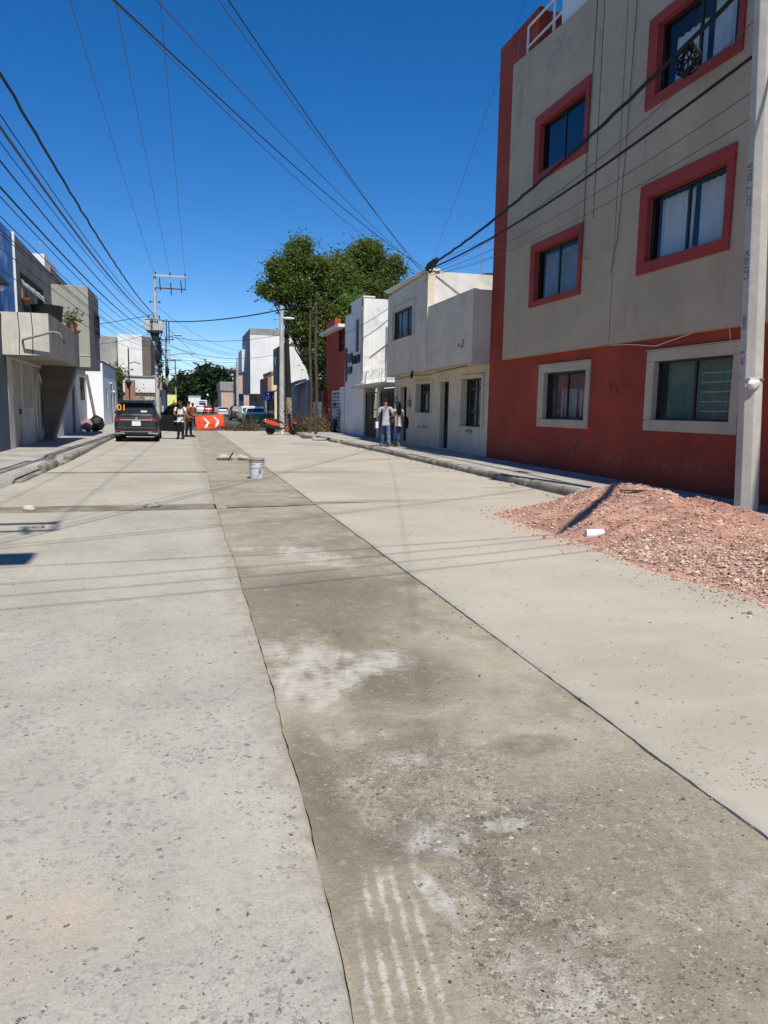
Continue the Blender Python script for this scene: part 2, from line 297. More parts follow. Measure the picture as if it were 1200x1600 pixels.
    # tyre prints in dry slurry
    u = mth(nt, 'SUBTRACT', x, mth(nt, 'MULTIPLY', y, .115)); u = mth(nt, 'ADD', u, mth(nt, 'MULTIPLY', mth(nt, 'SUBTRACT', noise(nt, p, 5, 2, .5), .5), .012)); w = mth(nt, 'SINE', mth(nt, 'MULTIPLY', u, 6.283/.047))
    reg = mth(nt, 'MULTIPLY', blob(nt, u, y, .345, 1.72, .135, .52), 1.)
    rb = mth(nt, 'ADD', w, mth(nt, 'ADD', mth(nt, 'MULTIPLY', mth(nt, 'SUBTRACT', noise(nt, vscale(nt, p, (30, 24, 1)), 1., 6, .85), .45), 5.), mth(nt, 'MULTIPLY', mth(nt, 'SUBTRACT', n3, .5), 2.2))); rb = mth(nt, 'ADD', rb, mth(nt, 'MULTIPLY', mth(nt, 'SUBTRACT', g2, .5), 3.5))
    tr = mth(nt, 'MULTIPLY', step(nt, rb, .1, 1.7), mth(nt, 'MULTIPLY', step(nt, reg, .1, .8), step(nt, n2, .33, .55))); c = mixc(nt, mth(nt, 'MULTIPLY', tr, .62), c, (.58, .555, .51))
    # bare rough aggregate
    rg = mth(nt, 'MULTIPLY', mx(nt, blob(nt, x, y, .95, 1.75, .3, .5), blob(nt, x, y, 1.0, 2.6, .5, .45), mth(nt, 'MULTIPLY', blob(nt, x, y, 1.5, 2.2, .6, .8), .45)), step(nt, n2, .3, .55))
    s1, r1 = stones(nt, p, 58, .8, .85); s2, r2 = stones(nt, p, 105, .6, .8); sm = mth(nt, 'MULTIPLY', mx(nt, s1, mth(nt, 'MULTIPLY', s2, .8)), mth(nt, 'ADD', .10, mth(nt, 'MULTIPLY', rg, .6)))
    c = mixc(nt, sm, c, mixc(nt, step(nt, r1, .2, .8), (.06, .05, .042), (.45, .42, .37)))
    c = mixc(nt, mth(nt, 'MULTIPLY', step(nt, gr, .53, .68), .34), c, (.12, .098, .07)); c = mixc(nt, mth(nt, 'MULTIPLY', step(nt, gr, .45, .32), .26), c, (.46, .42, .345)); c = mixc(nt, mth(nt, 'MULTIPLY', step(nt, mth(nt, 'ADD', g2, mth(nt, 'MULTIPLY', br, .35)), .74, .92), .35), c, (.46, .42, .35))
    put(nt, b.inputs['Base Color'], c); b.inputs['Roughness'].default_value = .93; b.inputs['Specular IOR Level'].default_value = .2
    h = mth(nt, 'ADD', mth(nt, 'MULTIPLY', gr, .4), mth(nt, 'MULTIPLY', n3, 1.)); h = mth(nt, 'ADD', h, mth(nt, 'MULTIPLY', br, .6)); h = mth(nt, 'ADD', h, mth(nt, 'MULTIPLY', sm, .5)); h = mth(nt, 'ADD', h, mth(nt, 'MULTIPLY', g2, .5)); bump(nt, b, h, .7, .009); return m
def slab_right():
    m, nt, b = newmat('smooth_concrete_slab'); p = pos(nt); x, y, z = sepx(nt, p)
    n1 = noise(nt, p, .45, 6, .6); n2 = noise(nt, vscale(nt, p, (.8, 2.2, 1), rot=(0, 0, .35)), 1.3, 6, .65); n3 = noise(nt, p, 9, 5, .65); gr = noise(nt, p, 100, 4, .7)
    c = mixc(nt, step(nt, n1, .33, .67), (.345, .312, .252), (.424, .386, .316)); c = mixc(nt, mth(nt, 'MULTIPLY', step(nt, n2, .45, .72), .5), c, (.435, .405, .335))
    c = mixc(nt, mth(nt, 'MULTIPLY', step(nt, n3, .52, .75), .22), c, (.30, .28, .245)); tk = noise(nt, vscale(nt, p, (5, .3, 1)), 1., 4, .6); c = mixc(nt, mth(nt, 'MULTIPLY', step(nt, tk, .52, .75), .22), c, (.33, .31, .28))
    # muddy cross smears left of the kerb
    sm = mx(nt, blob(nt, x, y, 3.0, 17.2, 1.5, .35, .03), blob(nt, x, y, 3.0, 11.6, 1.0, .25), blob(nt, x, y, 6.1, 13.4, .5, .22), blob(nt, x, y, 5.6, 21.5, .6, .4), blob(nt, x, y, 5.2, 31, 1.0, 2.)); c = mixc(nt, mth(nt, 'MULTIPLY', mth(nt, 'MULTIPLY', sm, step(nt, n3, .3, .55)), .6), c, (.23, .205, .165))
    pk = mx(nt, blob(nt, x, y, 4.4, 8.2, .5, 1.5), blob(nt, x, y, 4.5, 7.3, .3, .5)); c = mixc(nt, mth(nt, 'MULTIPLY', mth(nt, 'MULTIPLY', pk, step(nt, n3, .35, .6)), .55), c, (.50, .33, .26))
    e = step(nt, mth(nt, 'SUBTRACT', mth(nt, 'MULTIPLY', n3, .14), mth(nt, 'SUBTRACT', x, 2.)), 0., .07); c = mixc(nt, mth(nt, 'MULTIPLY', e, .5), c, (.30, .27, .23))
    s1, r1 = stones(nt, p, 40, .05, .5); c = mixc(nt, s1, c, mixc(nt, r1, (.10, .09, .085), (.3, .27, .25)))
    c = mixc(nt, mth(nt, 'MULTIPLY', step(nt, gr, .53, .68), .35), c, (.23, .215, .19)); c = mixc(nt, mth(nt, 'MULTIPLY', step(nt, gr, .45, .34), .25), c, (.58, .55, .49))
    put(nt, b.inputs['Base Color'], c); b.inputs['Roughness'].default_value = .92; b.inputs['Specular IOR Level'].default_value = .2
    bump(nt, b, mth(nt, 'ADD', mth(nt, 'MULTIPLY', gr, .3), mth(nt, 'MULTIPLY', n3, .8)), .45, .006); return m
M_SL, M_ST, M_SR = slab_left(), strip_mat(), slab_right()
M_ASPH = mat('asphalt', (.085, .083, .08), .95, .2, .5, .3, 80, stain=(.16, .15, .135), stain_amt=.5)
M_MUD = mat('damp_joint_mortar', (.22, .19, .148), .93, .25, 1.6, .5, 50, stain=(.30, .27, .22), stain_amt=.5, bd=.006)
M_WALK = mat('sidewalk_concrete', (.36, .34, .305), .93, .18, 1.1, .4, 60, stain=(.22, .20, .175), stain_amt=.45)
M_KERB = mat('rough_kerb_concrete', (.27, .245, .21), .95, .3, 2.2, .9, 30, stain=(.12, .11, .095), stain_amt=.7, bd=.015)
M_DIRT = mat('bare_earth', (.20, .17, .13), .95, .3, .4, .4, 20)

# ------------------------------------------------ ground, road and pavements
g = MB().quad((-3000, -3000, -.12), (3000, -3000, -.12), (3000, 3000, -.12), (-3000, 3000, -.12)).build('ground', M_DIRT); tag(g, kind='structure')
road = bpy.data.objects.new('road', None); COL.objects.link(road); tag(road, 'pale concrete street with a brown repair strip down its middle', kind='structure')
def drift(y): return -.085*math.exp(-max(0, y-1.4)/1.6)+.2*min(1, max(0, (y-12)/21))
def edge(y, s): return (drift(y) if s == 1. else 0)+.004*mnoise.noise((s, y*9, 0))+.014*mnoise.noise((s+5, y*1.7, 0))+.02*mnoise.noise((s+9, y*.5, 0))+.0025*mnoise.noise((s, y*27, 0))
def rows(y0, y1):
    r = []; y = y0
    while y < y1-1e-6: r.append(y); y += .035 if y < 8 else (.09 if y < 14 else .3)
    return r+[y1]
def sheet(yr, xs, zf):
    """grid: xs(y)-> list of x; zf(x,y,i)"""
    mb = MB(); n = None; vs = []
    for y in yr:
        X = xs(y); n = len(X); vs += [(x, y, zf(x, y, i)) for i, x in enumerate(X)]
    mb.add(vs, [(r*n+i, r*n+i+1, (r+1)*n+i+1, (r+1)*n+i) for r in range(len(yr)-1) for i in range(n-1)]); return mb
def und(x, y): return .006*mnoise.noise((x*1.1, y*.9, 3))+.0025*mnoise.noise((x*5, y*5, 1))
def xl(y):
    e = .46+edge(y, 1.); return [-3.12, -2, -1, -.4, -.1, .1, .22, .27, e-.055+.02*mnoise.noise((2, y*14, 0)), e-.02, e-.006, e+.004]
def zl(x, y, i): return und(x, y)*(1 if i < 8 else .6)+(0, 0, 0, 0, 0, 0, 0, 0, 0, -.001, -.004, -.03)[i]+(.004*mnoise.noise((x*30, y*30, 0)) if 7 < i < 11 else 0)
cuts = [(-8, 11.05), (11.6, 17.25), (17.5, 29.), (29.05, 47.5)]
for a, b in cuts: sheet(rows(a, b), xl, zl).build('slab', M_SL, road, smooth=60)
for a, b in ((11.05, 11.6), (17.25, 17.5)):
    yr = list(np.linspace(a-.04, b+.04, 9)); wob = lambda y, x: y+.06*mnoise.noise((x*1.3, y, 4))
    t = MB(); xs = list(np.linspace(-3.1, .435, 60)); t.add([(x, wob(y, x), .0035+und(x, y)+.002*mnoise.noise((x*9, y*9, 0))) for y in yr for x in xs], [(r*60+i, r*60+i+1, (r+1)*60+i+1, (r+1)*60+i) for r in range(8) for i in range(59)])
    t.build('joint_fill', M_MUD, road, smooth=60)
xs_strip = lambda y: [.4615+edge(y, 1.)+.006*mnoise.noise((4, y*4.3, 0))+.002*mnoise.noise((4, y*19, 0)), .4635+edge(y, 1.)+.006*mnoise.noise((4, y*4.3, 0))+.002*mnoise.noise((4, y*19, 0)), .52+max(0, drift(y)), .6+max(0, drift(y)), .8, 1., 1.2, 1.4, 1.6, 1.8, 1.9, 1.94, 1.9965+edge(y, 21.)*.7-.013*max(0, mnoise.noise((8, y*5, 0))), 1.9985+edge(y, 21.)*.7-.013*max(0, mnoise.noise((8, y*5, 0)))]
sheet(rows(-8, 47.5), xs_strip, lambda x, y, i: -.012+und(x+3, y)*.9+((.001+.006*mnoise.noise((1, y*3.1, 2))+.003*mnoise.noise((1, y*11, 2))) if i < 3 else 0)-(.001 if i == 0 else .014 if i == 13 else 0)).build('repair_strip', M_ST, road, smooth=60)
def xr(y):
    e = 2.0+edge(y, 21.)*.7+.006*mnoise.noise((0, y*13, 7)); return [e-.001, e+.0015, e+.012, 2.1, 2.4, 3, 4, 5, 6, 7.2]
for a, b in [(-8, 11.7), (11.715, 17.), (17.015, 26.), (26.015, 36), (36.015, 47.5)]: sheet(rows(a, b), xr, lambda x, y, i: (-.024, -.003, -.0005, 0, 0, 0, 0, 0, 0, 0)[i]+und(x+9, y)).build('slab', M_SR, road, smooth=60)
MB().quad((-8, 47.3, -.03), (16, 47.3, -.03), (16, 900, -.03), (-8, 900, -.03)).build('asphalt', M_ASPH, road)
t = MB(); n = 70; xs = list(np.linspace(.62, 2.9, n)); yc = lambda x: 11.32+.10*(x-.6)+.05*mnoise.noise((x*2, 7, 0)); hw = lambda x: (.16+.06*mnoise.noise((x*3, 2, 0)))*max(.02, 1-((x-.9)/2.05)**2)
t.add([(x, yc(x)+hw(x)*k, (-.0025 if x < 1.98 else .0055)+und(x+(3 if x < 1.98 else 9), yc(x))) for k in (-1, -.3, .4, 1) for x in xs], [(r*n+i, r*n+i+1, (r+1)*n+i+1, (r+1)*n+i) for r in range(3) for i in range(n-1)]); t.build('mud_smear', M_MUD, road, smooth=60)
MB().quad((.3, -8, -.062), (.6, -8, -.062), (.6, 47, -.062), (.3, 47, -.062)).build('joint_bottom', M_DIRT, road)
MB().quad((1.96, -8, -.026), (2.2, -8, -.026), (2.2, 47, -.026), (1.96, 47, -.026)).build('joint_bottom', M_DIRT, road)

def kerb_stones(side, X0, segs, walk, zt=.145, inw=.17, seed=3, wav=0.):
    rnd = random.Random(seed)
    for (a, b, h, jit) in segs:
        n = max(3, int((b-a)/.12)); prof = 9; vs = []
        for i in range(n+1):
            y = a+(b-a)*i/n; xo = X0(y)+jit*.5*mnoise.noise((seed, y*1.7, 0)); end = .75 if i in (0, n) else 1
            hh = (zt*h)*(1-.12*abs(mnoise.noise((seed, y*2.3, 5))))*(1 if i not in (0, n) else .8)
            sgn = side
            pr = [(.0, -.06), (-.005, hh*.45), (.008, hh*.8), (.03, hh*.97), (.06, hh*1.0), (inw*.8, hh*1.005), (inw, hh), (inw, -.06)]
            for (u, v) in pr: vs.append((xo+sgn*(u+jit*.35*mnoise.noise((u*9, y*8, v*9+seed))), y, v+jit*.25*mnoise.noise((v*7, y*9, u*5+2)) if v > 0 else v))
        k = 8; mb = MB().add(vs, [(r*k+i, r*k+i+1, (r+1)*k+i+1, (r+1)*k+i) for r in range(n) for i in range(k-1)]+[tuple(range(k)), tuple(range(n*k, n*k+k))[::-1]])
        mb.build('kerb_stone', M_KERB, walk, smooth=55)
# right pavement
def XKR(y): return 6.66 if y < 24 else 6.66-.5*((y-24)/13)**2*(y < 38)+(-.5 if y >= 38 else 0)
wr = bpy.data.objects.new('pavement', None); COL.objects.link(wr); tag(wr, 'pale concrete pavement on the right with a broken rounded kerb', kind='structure')
yy = [-8, 0, 4, 8]+[10+i*.5 for i in range(75)]
for a, b in zip([0, 4, 14, 24, 34, 44, 54, 64, 74], [4, 14, 24, 34, 44, 54, 64, 74, 78]):
    seg = yy[a:b+1]
    if len(seg) < 2: continue
    sheet([seg[0]+.008]+seg[1:-1]+[seg[-1]-.008], lambda y: [XKR(y)+.15, XKR(y)+.3, 7.3, 8, 8.9, 12], lambda x, y, i: .14+.006*mnoise.noise((x, y*1.3, 0))).build('pavement_slab', M_WALK, wr, smooth=60)
MB().quad((6.9, -8, .115), (12, -8, .115), (12, 47, .115), (6.9, 47, .115)).build('pavement_bed', M_DIRT, wr)
segs = [(5, 9, 1, .03), (9.05, 11.5, 1, .03), (11.55, 13.5, 1.08, .02)]; y = 13.55
rk = random.Random(5)
while y < 30.5:
    l = rk.uniform(.8, 1.9); segs.append((y, y+l-.02, rk.uniform(.85, 1.05), rk.uniform(.03, .06))); y += l
segs += [(31.6, 33.2, .9, .08), (36.2, 37.6, .8, .1), (38.0, 47.3, .9, .05)]
kerb_stones(1, XKR, segs, wr)
# left pavement with a dropped, broken kerb
wl = bpy.data.objects.new('pavement', None); COL.objects.link(wl); tag(wl, 'grey concrete pavement on the left with dropped and broken kerb', kind='structure')
XKL = lambda y: -2.98+.10*math.exp(-((y-22)/5)**2)
for a, b in [(-8, 12.5), (12.52, 18.9), (18.92, 24), (24.02, 30), (30.02, 38), (38.02, 50), (50.02, 60)]:
    sheet(list(np.linspace(a, b, 20)), lambda y: [-9, -5.2, -4.4, -3.7, XKL(y)-.34, XKL(y)-.16, XKL(y)-.12], lambda x, y, i: .14+.006*mnoise.noise((x, y*1.3, 5))-(.10 if 19.2 < y < 21.2 else 0)*(0, 0, .1, .45, .9, 1, 1)[i]-(.085 if 13.6 < y < 15. else 0)*(0, 0, 0, .3, .8, 1, 1)[i]-(.06 if i == 6 else 0)).build('pavement_slab', M_WALK, wl, smooth=60)
MB().quad((-9, -8, .02), (-3.2, -8, .02), (-3.2, 60, .02), (-9, 60, .02)).build('pavement_bed', M_DIRT, wl)
kerb_stones(-1, XKL, [(6, 9.5, 1, .04), (9.55, 13.2, 1.1, .06), (15.2, 17.4, .35, .05), (17.5, 19.3, 1.15, .06), (19.35, 20.9, .4, .05), (21, 23.2, 1.1, .06), (23.3, 26, 1., .04), (26.05, 29, 1, .04), (29.05, 33, 1, .03), (33.05, 38, 1, .03), (38.05, 44, 1, .03), (44.05, 52, 1, .03), (52.05, 59, 1, .03)], wl, seed=8)
# far kerbs along the asphalt
for X, a, b, nm in ((-1.55, 60.3, 200, 'grey'), (8.0, 47.6, 240, 'pale')):
    t = MB().box(X, X+(-9 if X < 0 else 9), a, b, -.1, .13).build('pavement', M_WALK, bevel=.02); tag(t, 'far %s concrete pavement beside the asphalt, %s side' % (nm, 'left' if X < 0 else 'right'), kind='structure')

# ------------------------------------------------ wall, metal and glass materials
M_RED = mat('red_masonry_paint', (.37, .057, .030), .8, .13, .9, .35, 70, streak=.22, stain=(.27, .036, .026), stain_amt=.35)
M_RED2 = mat('crimson_window_paint', (.36, .05, .038), .72, .08, 1.4, .2, 70, streak=.12)
M_TAN = mat('taupe_plaster', (.50, .392, .27), .88, .08, .7, .35, 55, streak=.18, stain=(.44, .352, .25), stain_amt=.4)
M_TANF = mat('beige_window_moulding', (.54, .445, .325), .85, .08, 1.4, .25, 60, streak=.12)
M_BEIGE = mat('cream_plaster', (.68, .60, .46), .9, .08, .8, .35, 45, streak=.18, stain=(.40, .37, .32), stain_amt=.35)
M_WHITE = mat('white_plaster', (.74, .73, .70), .9, .06, .7, .3, 40, streak=.14)
M_WHITE2 = mat('weathered_whitewash', (.74, .72, .67), .92, .08, 1.2, .5, 30, streak=.3, stain=(.46, .43, .38), stain_amt=.6)
M_GREY = mat('grey_cement_render', (.235, .22, .20), .92, .16, 1.1, .5, 40, streak=.4, stain=(.15, .14, .13), stain_amt=.5)
M_LGREY = mat('pale_grey_render', (.56, .535, .485), .92, .12, 1.5, .5, 45, streak=.25, speck=.3)
M_GGREY = mat('green_grey_paint', (.33, .33, .295), .88, .08, 1., .25, 50, streak=.2)
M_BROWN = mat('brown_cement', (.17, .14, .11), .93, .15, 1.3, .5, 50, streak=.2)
M_BLUE = mat('sky_blue_wall_paint', (.07, .26, .60), .8, .12, 1.2, .25, 50, stain=(.55, .66, .80), stain_amt=.7)
M_SLATE = mat('slate_blue_paint', (.075, .10, .135), .8, .1, 1., .2, 50)
M_DOORM = mat('weathered_cream_steel', (.40, .375, .32), .6, .12, 1.6, .15, 60, streak=.35, stain=(.25, .2, .15), stain_amt=.25)
M_DARKF = mat('dark_aluminium', (.022, .02, .019), .45, .1, 4, .05, 60, spec=.5)
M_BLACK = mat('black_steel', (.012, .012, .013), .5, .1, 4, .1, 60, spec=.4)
M_STEEL = mat('galvanised_steel', (.42, .43, .44), .45, .12, 5, .1, 60, metal=.7)
M_WPAINT = mat('white_enamel', (.72, .72, .70), .4, .05, 3, .05, 60, spec=.5)
M_CONC = mat('precast_pole_concrete', (.49, .465, .42), .9, .10, 1.6, .6, 45, streak=.2, stain=(.33, .31, .27), stain_amt=.4, speck=.3, bd=.006)
M_CONCD = mat('old_grey_concrete', (.30, .285, .26), .93, .16, 1.2, .5, 40, streak=.35, stain=(.17, .16, .145), stain_amt=.5)
M_WOOD = mat('tarred_pole_wood', (.085, .06, .042), .9, .25, 3, .7, 40, streak=.5, bd=.008)
M_WOODD = mat('charred_pole_wood', (.02, .017, .015), .9, .25, 3, .7, 40)
M_RUST = mat('rusty_brown_steel', (.11, .045, .03), .75, .2, 3, .3, 60, streak=.3)
M_CURT = mat('white_curtain_cloth', (.66, .66, .65), .9, .06, 3, 0); M_CURTG = mat('grey_curtain_cloth', (.36, .37, .38), .9, .08, 3, 0); M_CURTP = mat('rose_curtain_cloth', (.40, .17, .18), .9, .1, 3, 0); M_PAPER = fabric('pinned_white_cloth', (.62, .55, .55))
M_FROST = mat('grey_green_blind', (.34, .40, .38), .8, .06, 2, 0)
M_CURTW = mat('bright_white_curtain', (.86, .86, .84), .9, .04, 3, 0)
M_CARD = mat('brown_cardboard', (.40, .22, .09), .9, .1, 4, .1)
M_GL = glassmat('window_glass', (.86, .88, .88), .02); M_GLD = glassmat('dark_blue_window_glass', (.25, .33, .42), .10); M_GLG = glassmat('grey_frosted_glass', (.78, .84, .82), .05)
M_CABLE = mat('black_cable_rubber', (.012, .012, .013), .6, 0, 1, 0); M_CABLEG = mat('grey_wire', (.09, .09, .095), .5, 0, 1, 0); M_WCABLE = mat('white_cable', (.75, .76, .78), .6, 0, 1, 0)
M_INT = mat('room_gloom_tone', (.16, .15, .14), .9, .1)  # dimness of the rooms put into a dark grey colour
Z0 = .13
def overlay(m, blobs, col, amt, axes=(1, 2), nsc=9.):
    """stains at given spots of a wall (y, z, ry, rz), ragged by noise, laid over the paint"""
    nt = m.node_tree; b = nt.nodes['Principled BSDF']; src = b.inputs['Base Color'].links[0].from_socket; p = pos(nt); s = sepx(nt, p); f = mx(nt, *[blob(nt, s[axes[0]], s[axes[1]], *q) for q in blobs])
    f = mth(nt, 'MULTIPLY', mth(nt, 'MULTIPLY', f, step(nt, noise(nt, p, nsc, 6, .72), .42, .62)), amt); put(nt, b.inputs['Base Color'], mixc(nt, f, src, col))
overlay(M_RED, [(15.2, .75, .7, .35), (13.6, .55, .6, .3), (17.6, .5, 1.0, .3), (11.4, .6, 1.2, .25), (19.2, .5, .8, .3)], (.45, .17, .13), .3, nsc=7.)
overlay(M_RED, [(13.75, 2.02, .42, .14), (13.3, 2.1, .25, .1)], (.12, .02, .016), .8, nsc=6.)
overlay(M_TAN, [(17.45, 3.6, .05, .55), (15.05, 3.5, .05, .6), (12.85, 3.6, .05, .6), (10.45, 3.6, .04, .5), (17.4, 6.5, .05, .6), (15.1, 6.4, .05, .7), (12.9, 6.5, .05, .7), (18.6, 9.6, .3, .9), (16.5, 9.7, .8, .5), (14.7, 9.3, .12, 1.)], (.21, .175, .14), .4, nsc=5.)
overlay(M_TAN, [(11.5, 3.2, 1.6, .25), (16.3, 3.1, 1.5, .2), (14., 6.2, .9, .5)], (.53, .45, .35), .4, nsc=3.)
# ------------------------------------------------ red and taupe apartment block
ap = thing('apartment_building', 'four storey apartment block, taupe above red ground floor, crimson window surrounds', 'building', (8.65, 12, Z0))
XR, XO = 8.65, 8.50
lowop = [(14.80, 16.78, 1.32, 2.45), (10.24, 12.34, 1.38, 2.48), (5.6, 7.6, 1.4, 2.45)]
upop = [(15.15, 17.26, 4.22, 5.40), (10.55, 12.66, 4.32, 5.50), (15.15, 17.28, 7.22, 8.36), (10.55, 12.66, 7.28, 8.5), (5.8, 7.8, 4.38, 5.4)]
mb = MB(); facade(mb, XR, 2.5, 20.25, Z0-.1, 2.9, lowop, 1, .17); mb.quad((XR, 19.1, 2.9), (XR, 20.25, 2.9), (XR, 20.25, 11.36), (XR, 19.1, 11.36)); mb.quad((XR, 2.5, 2.9), (XR, 19.1, 2.9), (XR, 19.1, 3.), (XR, 2.5, 3.))
mb.quad((XR, 20.25, 0), (20, 20.25, 0), (20, 20.25, 11.36), (XR, 20.25, 11.36)); mb.quad((20, 2.5, 0), (20, 20.25, 0), (20, 20.25, 10), (20, 2.5, 10)); mb.quad((XR, 2.5, 0), (20, 2.5, 0), (20, 2.5, 10), (XR, 2.5, 10))
mb.box(XR+.005, 8.85, 17.95, 19.1, 10.0, 11.36); mb.box(8.86, 12, 17.98, 18.2, 10, 11.3); mb.quad((XR, 19.1, 11.36), (8.85, 19.1, 11.36), (8.85, 20.25, 11.36), (XR, 20.25, 11.36))
mb.build('wall', M_RED, ap)
mb = MB(); facade(mb, XO, 2.5, 19.02, 2.9, 10.12, upop, 1, .15)
# rounded far edge and parapet, climbing a little towards the far end
for i in range(6):
    a, b = math.pi/2*i/6, math.pi/2*(i+1)/6; p = lambda t: (XO+.15-.15*math.cos(t), 19.02+.10*math.sin(t)); A, B = p(a), p(b); mb.quad((*A, 2.9), (*B, 2.9), (*B, 10.42), (*A, 10.42))
mb.add([(XO, 2.5, 10.12), (XO, 15, 10.12), (XO, 19.02, 10.12), (XO, 19.02, 10.43), (XO, 16, 10.2), (XO, 2.5, 10.2)], [(0, 1, 2, 3, 4, 5)])
mb.add([(XO, 19.02, 10.43), (XO, 16, 10.2), (XO, 2.5, 10.2), (8.8, 2.5, 10.2), (8.8, 16, 10.2), (8.8, 19.02, 10.43)], [(0, 1, 4, 5), (1, 2, 3, 4)])
mb.quad((8.8, 2.5, 9.6), (8.8, 19.1, 9.6), (8.8, 19.1, 10.43), (8.8, 2.5, 10.2)); mb.quad((XO, 2.5, 2.9), (XO, 19.1, 2.9), (XR+.02, 19.1, 2.9), (XR+.02, 2.5, 2.9)); mb.quad((8.7, 2.5, 9.8), (20, 2.5, 9.8), (20, 19., 9.8), (8.7, 19., 9.8))
mb.build('upper_wall', M_TAN, ap)
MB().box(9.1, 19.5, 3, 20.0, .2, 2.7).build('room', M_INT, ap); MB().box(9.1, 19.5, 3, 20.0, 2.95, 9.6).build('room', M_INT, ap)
W_ = [((14.63, 17.06, 1.14, 2.64), lowop[0], XR, M_TANF, M_GL, [(15.7, 16.42, 1.38, 2.05), (14.95, 15.55, 1.4, 2.0)], M_PAPER), ((10.05, 12.57, 1.18, 2.68), lowop[1], XR, M_TANF, M_GLG, [(10.28, 12.3, 1.4, 2.46)], M_FROST),
      ((15.0, 17.5, 4.08, 5.6), upop[0], XO, M_RED2, M_GL, [(15.2, 17.15, 4.28, 5.32)], M_CURTG), ((10.38, 12.9, 4.12, 5.75), upop[1], XO, M_RED2, M_GL, [(10.58, 11.56, 4.34, 5.46), (11.64, 12.6, 4.34, 5.46)], M_CURTW),
      ((15.0, 17.54, 7.04, 8.6), upop[2], XO, M_RED2, M_GLD, [(15.2, 15.5, 7.3, 8.2)], M_CURTG), ((10.42, 12.94, 7.1, 8.68), upop[3], XO, M_RED2, M_GL, [(11.65, 12.5, 7.3, 8.2), (11.0, 11.5, 7.3, 8.48)], M_CURTW), ((5.6, 8.0, 4.15, 5.7), upop[4], XO, M_RED2, M_GL, [(5.9, 7.7, 4.4, 5.3)], M_CURT)]
for k, (so, op, X, sm, gm, cu, cm) in enumerate(W_):
    w = window(ap, X, op, 1, M_DARKF, gm, so, sm, .035, .11, 2, (), cu, cm, seed=k)
    if k == 0: curtain(8.95, 14.85, 16.65, 1.36, 2.4, seed=31).build('curtain', M_CURTP, w)
    if k == 1:
        for i in range(5): MB().box(8.80, 8.806, 10.32, 11.2, 1.55+.165*i, 1.57+.165*i).build('louvre', M_WPAINT, w)
for r in ((XR, 10.05, 12.57, 2.68), (XR, 14.63, 17.06, 2.64)): MB().box(r[0]-.055, r[0]-.004, r[1]-.02, r[2]+.02, r[3]+.003, r[3]+.018).build('drip_edge', M_TANF, ap)
# damp blotch and hairline joints on the plaster
MB().tube([(XO-.006, 14.62, z+.0) for z in (5.6, 8, 10.2)], .006, 5).build('wall_joint', M_BROWN, ap); MB().tube([(XO-.006, 13.75, z) for z in (2.95, 6, 10.15)], .004, 5).build('wall_joint', M_BROWN, ap)
rl = thing('roof_railing', 'white tubular railing on the taupe parapet beside a red roof wall', 'railing', (8.62, 17.7, 10.2))
for y in (18.45, 17.07): MB().tube([(8.62, y, 10.22), (8.62, y, 11.1)], .035, 8).build('post', M_WPAINT, rl, smooth=True)
for z in (10.62, 11.1): MB().tube([(8.62, 18.45, z), (8.62, 17.07, z), (8.62, 15.2, z)], .032, 8).build('rail', M_WPAINT, rl, smooth=True)
rh = MB(); rh.box(8.56, 11.5, 12.5, 16.6, 10.22, 14.); rh.box(8.5, 11.55, 12.45, 16.7, 14, 14.1); o = rh.build('roof_hut', M_WHITE, bevel=.02); place(o, (10, 14.5, 10.22)); tag(o, 'plain white hut standing on the roof of the taupe apartment block', 'roof hut')  # hut's unseen top raised and front moved out to shade the red wall
ct = MB().tube([(XO-.012, 14.9, 10.2), (XO-.03, 14.93, 8.), (XO-.02, 15.0, 6.9), (XO-.03, 14.96, 5.2), (XO-.05, 15.05, 4.95), (XO-.03, 14.7, 4.75)], .008, 5)
o = ct.build('hanging_cable', M_CABLEG); place(o, (XO, 14.9, 4.75)); tag(o, 'thin loose cable hanging down the taupe wall between the left windows and the right', 'cable')
o = MB().tube([(XO-.012, 13.4, 10.2), (XO-.03, 13.45, 8.), (XO-.03, 13.5, 6.5), (XO-.03, 13.6, 5), (XO-.06, 13.75, 4.3)], .007, 5).build('hanging_cable', M_CABLEG); place(o, (XO, 13.4, 4.3)); tag(o, 'thin wire hanging down the taupe wall close to the curtained right windows', 'cable')
o = MB().tube([(XR-.02, 10.35, 2.72), (XR-.02, 10.4, 2.93), (XR-.06, 11., 2.94), (XR-.05, 12.3, 2.76), (XR-.02, 13.2, 2.86), (XR-.02, 13.9, 2.9)], .008, 5).build('hanging_cable', M_WCABLE); place(o, (XR, 10.35, 2.7)); tag(o, 'pale cable drooping under the taupe overhang above the ground floor window', 'cable')

# ------------------------------------------------ cream two storey house
h2 = thing('house', 'cream two storey house with jutting upper floor next to the red building', 'house', (8.75, 25.5, Z0))
X2 = 8.75
op = [(20.95, 22.65, 1.0, 2.5), (23.9, 24.75, .18, 2.48), (25.72, 27.48, 1.39, 2.47), (28.8, 29.7, .2, 2.42)]
mb = MB(); facade(mb, X2, 20.26, 30.6, 0, 2.86, op, 1, .28)
mb.quad((X2, 30.6, 0), (14, 30.6, 0), (14, 30.6, 2.86), (X2, 30.6, 2.86)); mb.quad((X2, 20.26, 0), (14, 20.26, 0), (14, 20.26, 2.86), (X2, 20.26, 2.86)); mb.quad((14, 20.26, 0), (14, 30.6, 0), (14, 30.6, 2.9), (14, 20.26, 2.9))
mb.quad((8.12, 20.3, 2.862), (8.12, 29.5, 2.862), (X2+.02, 29.5, 2.862), (X2+.02, 20.3, 2.862))
mb.build('wall', M_BEIGE, h2)
XU = 8.1; up = MB(); facade(up, XU, 24.42, 29.5, 2.855, 6.0, [(26.03, 28.68, 4.17, 5.26)], 1, .14)
